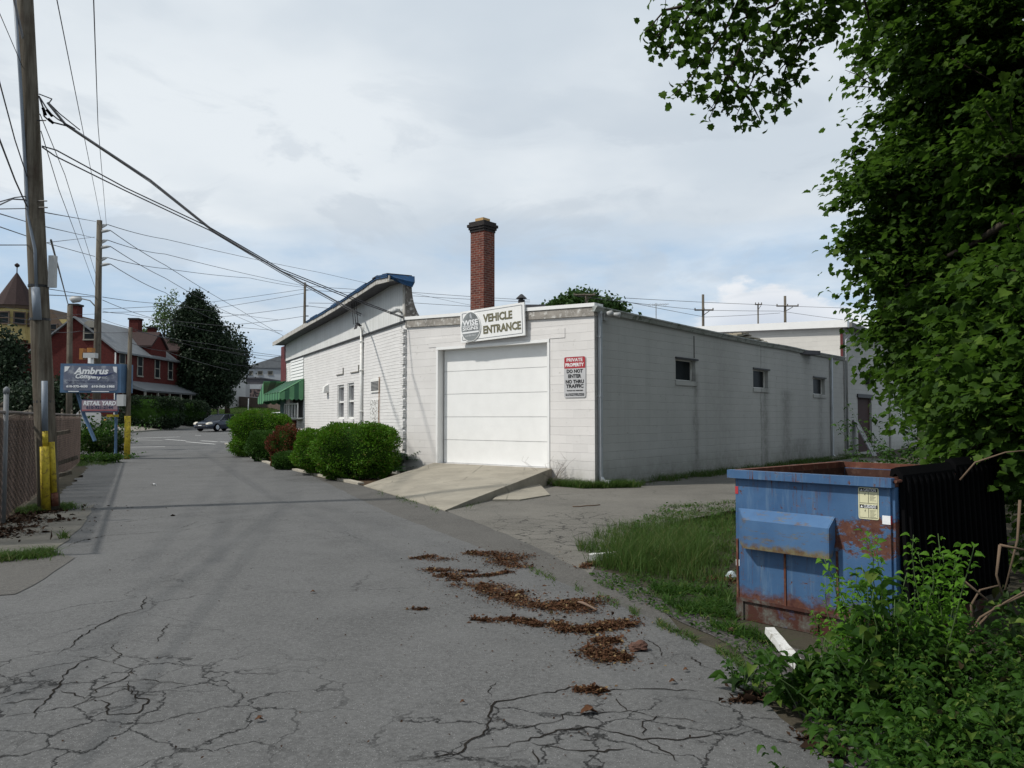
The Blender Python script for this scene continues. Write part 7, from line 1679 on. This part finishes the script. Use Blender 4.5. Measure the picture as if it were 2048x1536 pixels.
# ============================================================ FAR BUILDINGS
def XZ(px, py, Y): p = P(px, py, Y); return p.x, p.z
M['yellowwall'] = plain('ochre_wall', (.36, .29, .12), .8, var=.1); M['slate'] = plain('brown_shingles', (.032, .019, .018), .9, var=.25, scale=6); M['silver'] = plain('silver_roof', (.15, .16, .17), .6, .3, .2, var=.15, scale=2)  # silver roof colour lowered to carry the trees' shade on the row house
M['greywall'] = plain('grey_siding', (.30, .32, .34), .8, var=.08); M['darkwall'] = plain('dark_wall', (.075, .075, .085), .9, var=.1); M['whitewall'] = plain('white_stucco', (.42, .42, .41), .8, var=.1); M['hh'] = None; M['trim'] = plain('brown_trim', (.10, .07, .05), .8); M['stonet'] = plain('stone_trim', (.22, .21, .18), .8)  # stone trim colour lowered for the same tree shade
def winf(par, fr, s0, s1, z0, z1, frame='stonet', proud=.02, arch=False):
    mb = MB(); f = .12; mb.box(fr, s0 - f, s1 + f, .003, .05 + proud, z1, z1 + f); mb.box(fr, s0 - f, s1 + f, .003, .09 + proud, z0 - f, z0)
    mb.box(fr, s0 - f, s0, .003, .05, z0, z1); mb.box(fr, s1, s1 + f, .003, .05, z0, z1); mb.box(fr, s0, s1, .003, .045, (z0 + z1) / 2 - .04, (z0 + z1) / 2 + .04)
    w = mb.build('window', M[frame], par); mb = MB(); mb.box(fr, s0, s1, .002, .03, z0, z1); mb.build('pane', M['glass'], w); return w
# turret house
Yt = 80; tx_, _ = XZ(30, 700, Yt); tg_ = gz(tx_, Yt)
th = empty('turret_house', (tx_, Yt, tg_), 'house with a pointed shingled turret over ochre and red walls at the left edge', 'house')
zc = XZ(30, 614, Yt)[1]; zy = XZ(30, 682, Yt)[1]; za = XZ(30, 545, Yt)[1]; rr = 37 / FPX * Yt; Yf = Yt
mb = MB(); mb.lathe((tx_, Yt, 0), [(rr * .95, tg_ - .3), (rr * .95, zy)], 12); mb.build('turret_base', M['redbrick'], th)
mb = MB(); mb.lathe((tx_, Yt, 0), [(rr * 1.02, zy + .003), (rr * .92, zy + .7), (rr * .92, zc - .3)], 12); mb.build('turret_wall', M['yellowwall'], th)
mb = MB(); mb.lathe((tx_, Yt, 0), [(rr * 1.0, zc - .297), (rr * 1.06, zc)], 12); mb.build('turret_eave', M['trim'], th)
mb = MB(); mb.lathe((tx_, Yt, 0), [(rr * 1.12, zc + .003), (rr * .75, zc + (za - zc) * .35), (.05, za)], 12); rf = mb.build('turret_roof', M['slate'], th)
mb = MB(); mb.lathe((tx_, Yt, 0), [(.05, za - .1), (.05, za + .5), (.22, za + .62), (.24, za + .78), (.03, za + .95)], 8); mb.build('finial', M['slate'], rf)
for a in (-65, -22, 22, 62):
    c_ = Vector((tx_ + rr * .94 * math.sin(R(a + 20)), Yt - rr * .94 * math.cos(R(a + 20)), 0)); fr = Frame(c_, R(90 + a + 20)); fr.n = Vector((math.sin(R(a + 20)), -math.cos(R(a + 20)), 0)); fr.d = Vector((math.cos(R(a + 20)), math.sin(R(a + 20)), 0))
    winf(th, fr, -.42, .42, XZ(30, 650, Yt)[1], XZ(30, 629, Yt)[1], 'trim')
    if a > -60: winf(th, fr, -.42, .42, XZ(30, 735, Yt)[1], XZ(30, 700, Yt)[1], 'trim')
x1, _ = XZ(142, 700, Yt); fr = Frame(Vector((tx_, Yt - .6, 0)), R(90)); wl_ = x1 - tx_
mb = MB(); mb.box(fr, -9, wl_, -10, 0, tg_ - .3, zy - .3); mb.build('walls', M['redbrick'], th)
mb = MB(); mb.box(fr, -9, wl_ - .2, -9.6, -.05, zy - .297, XZ(0, 640, Yt)[1]); mb.build('upper_walls', M['yellowwall'], th)
gx0, gx1 = XZ(98, 0, Yt)[0] - tx_, XZ(140, 0, Yt)[0] - tx_
mb = MB(); zt_b = XZ(0, 655, Yt)[1]; zp = XZ(0, 620, Yt)[1]; mb.prism([[fr.w(gx0 - 1.5, t, zt_b), fr.w(gx1 + .5, t, zt_b), fr.w(gx1 - .8, t, zp), fr.w(gx0 - .6, t, zp + .1)] for t in (.0, -9)]); mb.build('gable', M['trim'], th)
mb = MB(); mb.prism([[fr.w(-9.5, .5, zt_b - .6), fr.w(wl_ + .4, .5, zt_b - 2.2), fr.w(wl_ + .4, .5, zt_b - 2.35), fr.w(-9.5, .5, zt_b - .75)], [fr.w(-9.5, -.04, zt_b - .4), fr.w(wl_ + .4, -.04, zt_b - 2.0), fr.w(wl_ + .4, -.04, zt_b - 2.15), fr.w(-9.5, -.04, zt_b - .55)]]); 
mb = MB(); mb.box(fr, -9.3, wl_ + .3, -10, .5, zy - .42, zy - .305); mb.build('belt_eave', M['trim'], th)
mb = MB(); mb.prism([[fr.w(-9.3, t, XZ(0, 640, Yt)[1]), fr.w(gx0, t, XZ(0, 640, Yt)[1]), fr.w(gx0 - 1.2, t, XZ(0, 612, Yt)[1]), fr.w(-6, t, XZ(0, 612, Yt)[1])] for t in (-.3, -9.5)]); mb.build('roof', M['slate'], th)
for px in (112, 128): s = XZ(px, 0, Yt)[0] - tx_; winf(th, fr, s - .35, s + .35, XZ(0, 672, Yt)[1], XZ(0, 650, Yt)[1], 'trim'); winf(th, fr, s - .35, s + .35, XZ(0, 745, Yt)[1], XZ(0, 712, Yt)[1])
# porch of the turret house
mb = MB(); mb.hexa([fr.w(-6, .05, tg_ + 2.9), fr.w(wl_ + .2, .05, tg_ + 2.9), fr.w(wl_ + .2, 2.6, tg_ + 2.5), fr.w(-6, 2.6, tg_ + 2.5), fr.w(-6, .05, tg_ + 3.5), fr.w(wl_ + .2, .05, tg_ + 3.5), fr.w(wl_ + .2, 2.6, tg_ + 2.65), fr.w(-6, 2.6, tg_ + 2.65)]); po_ = mb.build('porch_roof', M['slate'], th)
mb = MB()
for k in range(6): s = -6 + (wl_ + 6) * k / 5; mb.box(fr, s - .1, s + .1, 2.2, 2.4, tg_, tg_ + 2.5)
mb.build('porch_posts', M['trim'], po_)
# red row house with silver roof
Yh = 69.5; hx, _ = XZ(231, 700, Yh); hg = gz(hx, Yh); ze = XZ(231, 700, Yh)[1]; zr_ = XZ(155, 636, Yh)[1]
rh_ = empty('red_row_house', (hx, Yh, hg), 'long red brick row house with a silver gable roof and porch behind the company sign', 'house')
gwid = 7.0; Lh = 19.0; fg = Frame(Vector((hx, Yh, 0)), R(-90)); fs = Frame(Vector((hx, Yh, 0)), 0.0); fs.n = Vector((1, 0, 0)); fg.n = Vector((0, -1, 0))
mb = MB(); mb.add([fg.w(0, 0, hg - .3), fg.w(gwid, 0, hg - .3), fg.w(gwid, 0, ze), fg.w(gwid / 2, 0, zr_), fg.w(0, 0, ze)], [(0, 1, 2, 3, 4)])
mb.box(fs, .02, Lh, -gwid, -.003, hg - .3, ze - .02); mb.build('walls', M['redbrick'], rh_)
mb = MB()
for sg, (a, b) in ((1, (-.35, gwid / 2)), (-1, (gwid + .35, gwid / 2))):
    mb.hexa([fg.w(a, .3, ze - .25), fg.w(b, .3, zr_), fg.w(b, -Lh, zr_), fg.w(a, -Lh, ze - .25), fg.w(a, .3, ze - .10), fg.w(b, .3, zr_ + .15), fg.w(b, -Lh, zr_ + .15), fg.w(a, -Lh, ze - .10)])
rf = mb.build('roof', M['silver'], rh_)
# cross dormer / party gables
for s0, mtr in ((6.5, 'redbrick'), (12.5, 'redbrick')):
    mb = MB(); mb.prism([[fs.w(s0, -t, ze - .3), fs.w(s0 + 3.4, -t, ze - .3), fs.w(s0 + 3.4, -t, ze + .9), fs.w(s0 + 1.7, -t, ze + 2.2), fs.w(s0, -t, ze + .9)] for t in (-.12, 3.2)]); mb.build('dormer', M[mtr], rf)
    mb = MB(); mb.prism([[fs.w(s0 - .2, -t, ze + .82), fs.w(s0 + 1.7, -t, ze + 2.22), fs.w(s0 + 3.6, -t, ze + .82), fs.w(s0 + 3.6, -t, ze + .98), fs.w(s0 + 1.7, -t, ze + 2.42), fs.w(s0 - .2, -t, ze + .98)] for t in (-.3, 3.2)]); mb.build('dormer_roof', M['slate'], rf)
for px, py, Yc, w_c in ((270, 640, 78, .9), (303, 657, 80, .55), (150, 612, 69.9, .7)):
    x, z = XZ(px, py, Yc); f = Frame(Vector((x, Yc, 0)), R(90)); mb = MB(); mb.box(f, -w_c / 2, w_c / 2, -.6, .3, ze + .5, z); ck_ = mb.build('chimney', M['redbrick'], rf)
    mb = MB(); mb.box(f, -w_c / 2 - .08, w_c / 2 + .08, -.68, .38, z + .003, z + .16); mb.build('chimney_cap', M['soot'], ck_)
for s in (1.2, 4.6, 8.2, 11.2, 14.4, 17.2): winf(rh_, fs, s - .45, s + .45, XZ(0, 765, Yh + s)[1] * 0 + hg + 4.3, hg + 6.0); 
for s in (2.0, 9.4, 15.5): winf(rh_, fs, s - .5, s + .5, hg + 1.0, hg + 2.7)
gs = fg
aw = XZ(180, 660, Yh)[0]; s = hx - aw; winf(rh_, fg, s - .45, s + .45, XZ(0, 678, Yh)[1], XZ(0, 655, Yh)[1]); mb = MB(); z_a = XZ(0, 655, Yh)[1]
mb.prism([[fg.w(s + .57 * math.cos(R(a)), t, z_a + .12 + .5 * math.sin(R(a))) for a in range(0, 181, 20)] for t in (.003, .06)]); mb.build('arched_head', M['stonet'], rh_)
for px in (175, 207): s = hx - XZ(px, 0, Yh)[0]; winf(rh_, fg, s - .4, s + .4, XZ(0, 752, Yh)[1], XZ(0, 730, Yh)[1])
mb = MB(); mb.tube([fg.w(-.05, .08, ze - .2), fg.w(-.05, .08, hg)], .06, 5); mb.build('downspout', M['white'], rh_)
mb = MB(); mb.hexa([fs.w(1.0, .003, hg + 3.3), fs.w(Lh, .003, hg + 3.3), fs.w(Lh, 2.2, hg + 2.7), fs.w(1.0, 2.2, hg + 2.7), fs.w(1.0, .003, hg + 3.75), fs.w(Lh, .003, hg + 3.75), fs.w(Lh, 2.3, hg + 2.85), fs.w(1.0, 2.3, hg + 2.85)]); po_ = mb.build('porch_roof', M['silver'], rh_)
mb = MB()
for k in range(8): s = 1.2 + (Lh - 1.4) * k / 7; mb.box(fs, s - .08, s + .08, 2.0, 2.16, hg, hg + 2.7)
mb.build('porch_posts', M['stonet'], po_)
# white house behind the evergreen
def boxhouse(name, label, cat, px0, px1, Y, ytop, depth, wallm, roofm, wins_, ridge=None, gl=None):
    x0, x1 = XZ(px0, 0, Y)[0], XZ(px1, 0, Y)[0]; g = gz(x0, Y) - .3; z1 = XZ(px0, ytop, Y)[1]; f = Frame(Vector((x0, Y, 0)), R(90)); t = empty(name, (x0, Y, g), label, cat)
    mb = MB(); mb.box(f, 0, x1 - x0, -depth, 0, g, z1); mb.build('walls', M[wallm], t); w = x1 - x0
    mb = MB()
    if ridge: zrr = XZ(px0, ridge, Y)[1]; mb.prism([[f.w(-.3, t_, z1 + .003), f.w(w + .3, t_, z1 + .003), f.w(w * .5, t_, zrr)] for t_ in (.3, -depth - .3)])
    else: mb.box(f, -.15, w + .15, -depth - .15, .15, z1 + .003, z1 + .2)
    mb.build('roof', M[roofm], t)
    for (a, b, c_, d) in wins_: s0, s1 = XZ(a, 0, Y)[0] - x0, XZ(b, 0, Y)[0] - x0; winf(t, f, s0, s1, XZ(0, d, Y)[1], XZ(0, c_, Y)[1], 'stonet')
    return t, f
boxhouse('white_house', 'white walled house half hidden behind the dark evergreen', 'house', 405, 460, 112, 722, 9, 'whitewall', 'slate', [(415, 422, 740, 755), (440, 448, 740, 755), (418, 424, 785, 800), (441, 448, 785, 800)], ridge=672)
boxhouse('dark_warehouse', 'low dark walled building between the white house and the grey one', 'building', 461, 530, 135, 757, 14, 'darkwall', 'roof', [])
t, f = boxhouse('grey_building', 'pale grey sided building with three small windows beyond the awning', 'building', 498, 640, 150, 736, 14, 'greywall', 'silver', [(507, 514, 743, 749), (526, 534, 743, 749), (546, 554, 743, 749)], ridge=712)
tk = P(466, 757, 133); t = empty('roof_tank', (tk.x, 138, tk.z), 'ribbed silver tank on the roof of the dark warehouse', 'tank'); mb = MB(); z0, z1 = tk.z + .21, P(466, 738, 138).z; mb.lathe((tk.x, 138, 0), [(.9, z0), (.95, z0 + .4), (.9, z0 + .5), (.95, (z0 + z1) / 2), (.9, z1 - .3), (.6, z1)], 14); mb.build('shell', M['metal'], t)
bb_ = P(510, 785, 118); t = empty('billboard', (bb_.x, 118, gz(bb_.x, 118)), 'small roadside billboard with a white header and dark picture above the brown fence', 'billboard'); f = Frame(Vector((bb_.x, 118, 0)), R(90))
hw = 19 / FPX * 118; zt_, zb_ = P(0, 768, 118).z, P(0, 796, 118).z; mb = MB(); mb.box(f, -hw, hw, -.3, 0, zb_, zt_); mb.build('panel', M['signgrey'], t)
mb = MB(); mb.box(f, -hw * .55, hw * .6, .003, .02, zb_ + .15, zt_ - .75)
mbb = MT('billboard_picture', .6); M['bbp'] = mbb.col(mbb.mix(mbb.ramp(mbb.noise(2.5, 4), [(.45, 0.0), (.6, 1.0)]), (.05, .045, .05), (.40, .28, .25))); mb.build('picture', M['bbp'], t)
mb = MB(); mb.box(f, -hw * .55, hw * .6, .003, .02, zt_ - .72, zt_ - .08); mb.build('header', M['text_white'], t)
for s in (-hw * .7, hw * .7): mb = MB(); mb.tube([f.w(s, -.2, gz(bb_.x, 118) - .2), f.w(s, -.2, zb_)], .1, 6); mb.build('post', M['metal'], t)
fa = P(455, 800, 120); fb = P(560, 800, 112); t = empty('wooden_fence', (fa.x, 120, gz(fa.x, 120)), 'brown board fence across the grass below the billboard', 'fence'); mb = MB(); f = Frame(Vector((fa.x, fa.y, 0)), math.atan2(fb.x - fa.x, fb.y - fa.y)); L = ((fb.x - fa.x) ** 2 + (fb.y - fa.y) ** 2) ** .5
for k in range(40):
    s = L * k / 40; q = f.w(s, 0, 0); mb.box(f, s + .01, s + L / 40 - .01, -.03, 0, gz(q.x, q.y) - .2, gz(q.x, q.y) + 1.6 - .006 * k)
mb.build('boards', plain('fence_brown', (.11, .085, .07), .9), t)
lpo = P(496, 806, 100); t, _ = None, None
mb = MB(); mb.tube([Vector((lpo.x, 100, gz(lpo.x, 100))), P(497, 797, 100)], .07, 6); tag(mb.build('white_post', M['white'], smooth=True), 'slim white post standing on the grass below the billboard', 'post')
# retaining wall and lawn bank
rw0, rw1 = (-33.4, 66.0), (-32.2, 88); t = empty('retaining_wall', (rw0[0], rw0[1], gz(*rw0)), 'low peeling white retaining wall beside the far pavement', 'wall'); f = Frame(Vector((rw0[0], rw0[1], 0)), math.atan2(rw1[0] - rw0[0], rw1[1] - rw0[1])); f.n = Vector((1, -.05, 0)).normalized(); mb = MB()
for k in range(11): s = 2 * k; q = f.w(s, 0, 0); mb.box(f, s, s + 1.99, -.25, 0, gz(q.x, q.y) - .3, gz(q.x, q.y) + .62 - (.15 if k == 5 else 0))
mb.build('blocks', plain('peeling_white', (.42, .42, .40), .8, var=.2, scale=1.2, grime=(.14, .08, .06)), t)
# street-side hedge and trees
hedge('tall_hedge', 'long tall dark green hedge before the red row house', 'hedge', 305, 843, 69, 55, 795, 'conifer', .16, 1.6, 9000, 4.0, 'dark hedges before the houses', bump=.05)
hedge('tall_hedge', 'lower dark hedge to the right of the long one under the evergreen', 'hedge', 380, 840, 76, 34, 802, 'conifer', .16, 1.5, 6000, 3.0, 'dark hedges before the houses', bump=.06)
ptree('big dark evergreen towering over the row houses behind the street', 410, 830, 84, [(392, 603, 0, .8, 1.0, .25), (374, 628, 0, 1.1, .8, .3), (408, 628, 0, 1.3, .8, .4), (385, 655, 0, 1.9, .8, .6), (425, 655, 0, 1.0, .7, .3), (362, 678, 0, 1.3, .7, .4), (418, 690, 0, 1.9, .7, .7), (448, 690, 0, .9, .6, .3), (380, 710, 0, 2.4, .7, .8), (440, 722, 0, 1.7, .7, .6), (350, 735, 0, 1.7, .7, .6), (400, 750, 0, 2.7, .8, 1.0), (455, 755, 0, 1.3, .7, .4), (345, 780, 0, 2.0, .7, .7), (400, 790, 0, 2.6, .7, 1.0), (440, 790, 0, 1.5, .7, .5)], 'conifer', .30, 170, 34, .30, None, .35)
ptree('rounded dark tree at the right flank of the big evergreen', 455, 830, 100, [(455, 700, 0, 2.6, 1, 1), (470, 730, 0, 1.9, 1, .8), (440, 670, 0, 1.6, 1, .5)], 'conifer', .42, 90, 26, .45, None, .3)
ptree('pale green airy tree rising behind the row house roof', 330, 830, 98, [(342, 615, 0, 1.5, 1.1, .5), (322, 640, 0, 1.5, .9, .45), (350, 650, 0, 1.6, 1, .5), (300, 668, 0, .9, .9, .2)], 'paletree', .34, 55, 20, .35, None, .25)
ptree('drooping dark conifer in front of the turret house at the left edge', 15, 830, 48, [(5, 690, 0, 1.0, 1.2, .5), (15, 740, 0, 1.5, 1, .9), (10, 790, 0, 1.9, .9, 1), (25, 830, 0, 1.7, .8, .8)], 'conifer', .24, 110, 26, .26, None, .2)
ptree('shadowy bushy tree in the yard left of the company sign', 120, 850, 45, [(110, 800, 0, 1.7, .8, 1), (75, 815, 0, 1.6, .8, 1), (150, 830, 0, 1.3, .8, .8), (40, 820, 0, 1.6, .8, .8)], 'conifer', .22, 110, 26, .3, None, .12)
# grass on the banks
bp = []
for _ in range(24000):
    x = rng.uniform(-39, -31.6); y = rng.uniform(62, 115)
    bp.append((x, y, gz(x, y)))
for _ in range(16000):
    x = rng.uniform(-45, -10); y = rng.uniform(96, 118)
    if -29.2 < x < -12.6: continue
    bp.append((x, y, gz(x, y)))
grass('bank_grass', bp, .16, .05, 'grass', 'mown grass on the bank before the row house', .3)
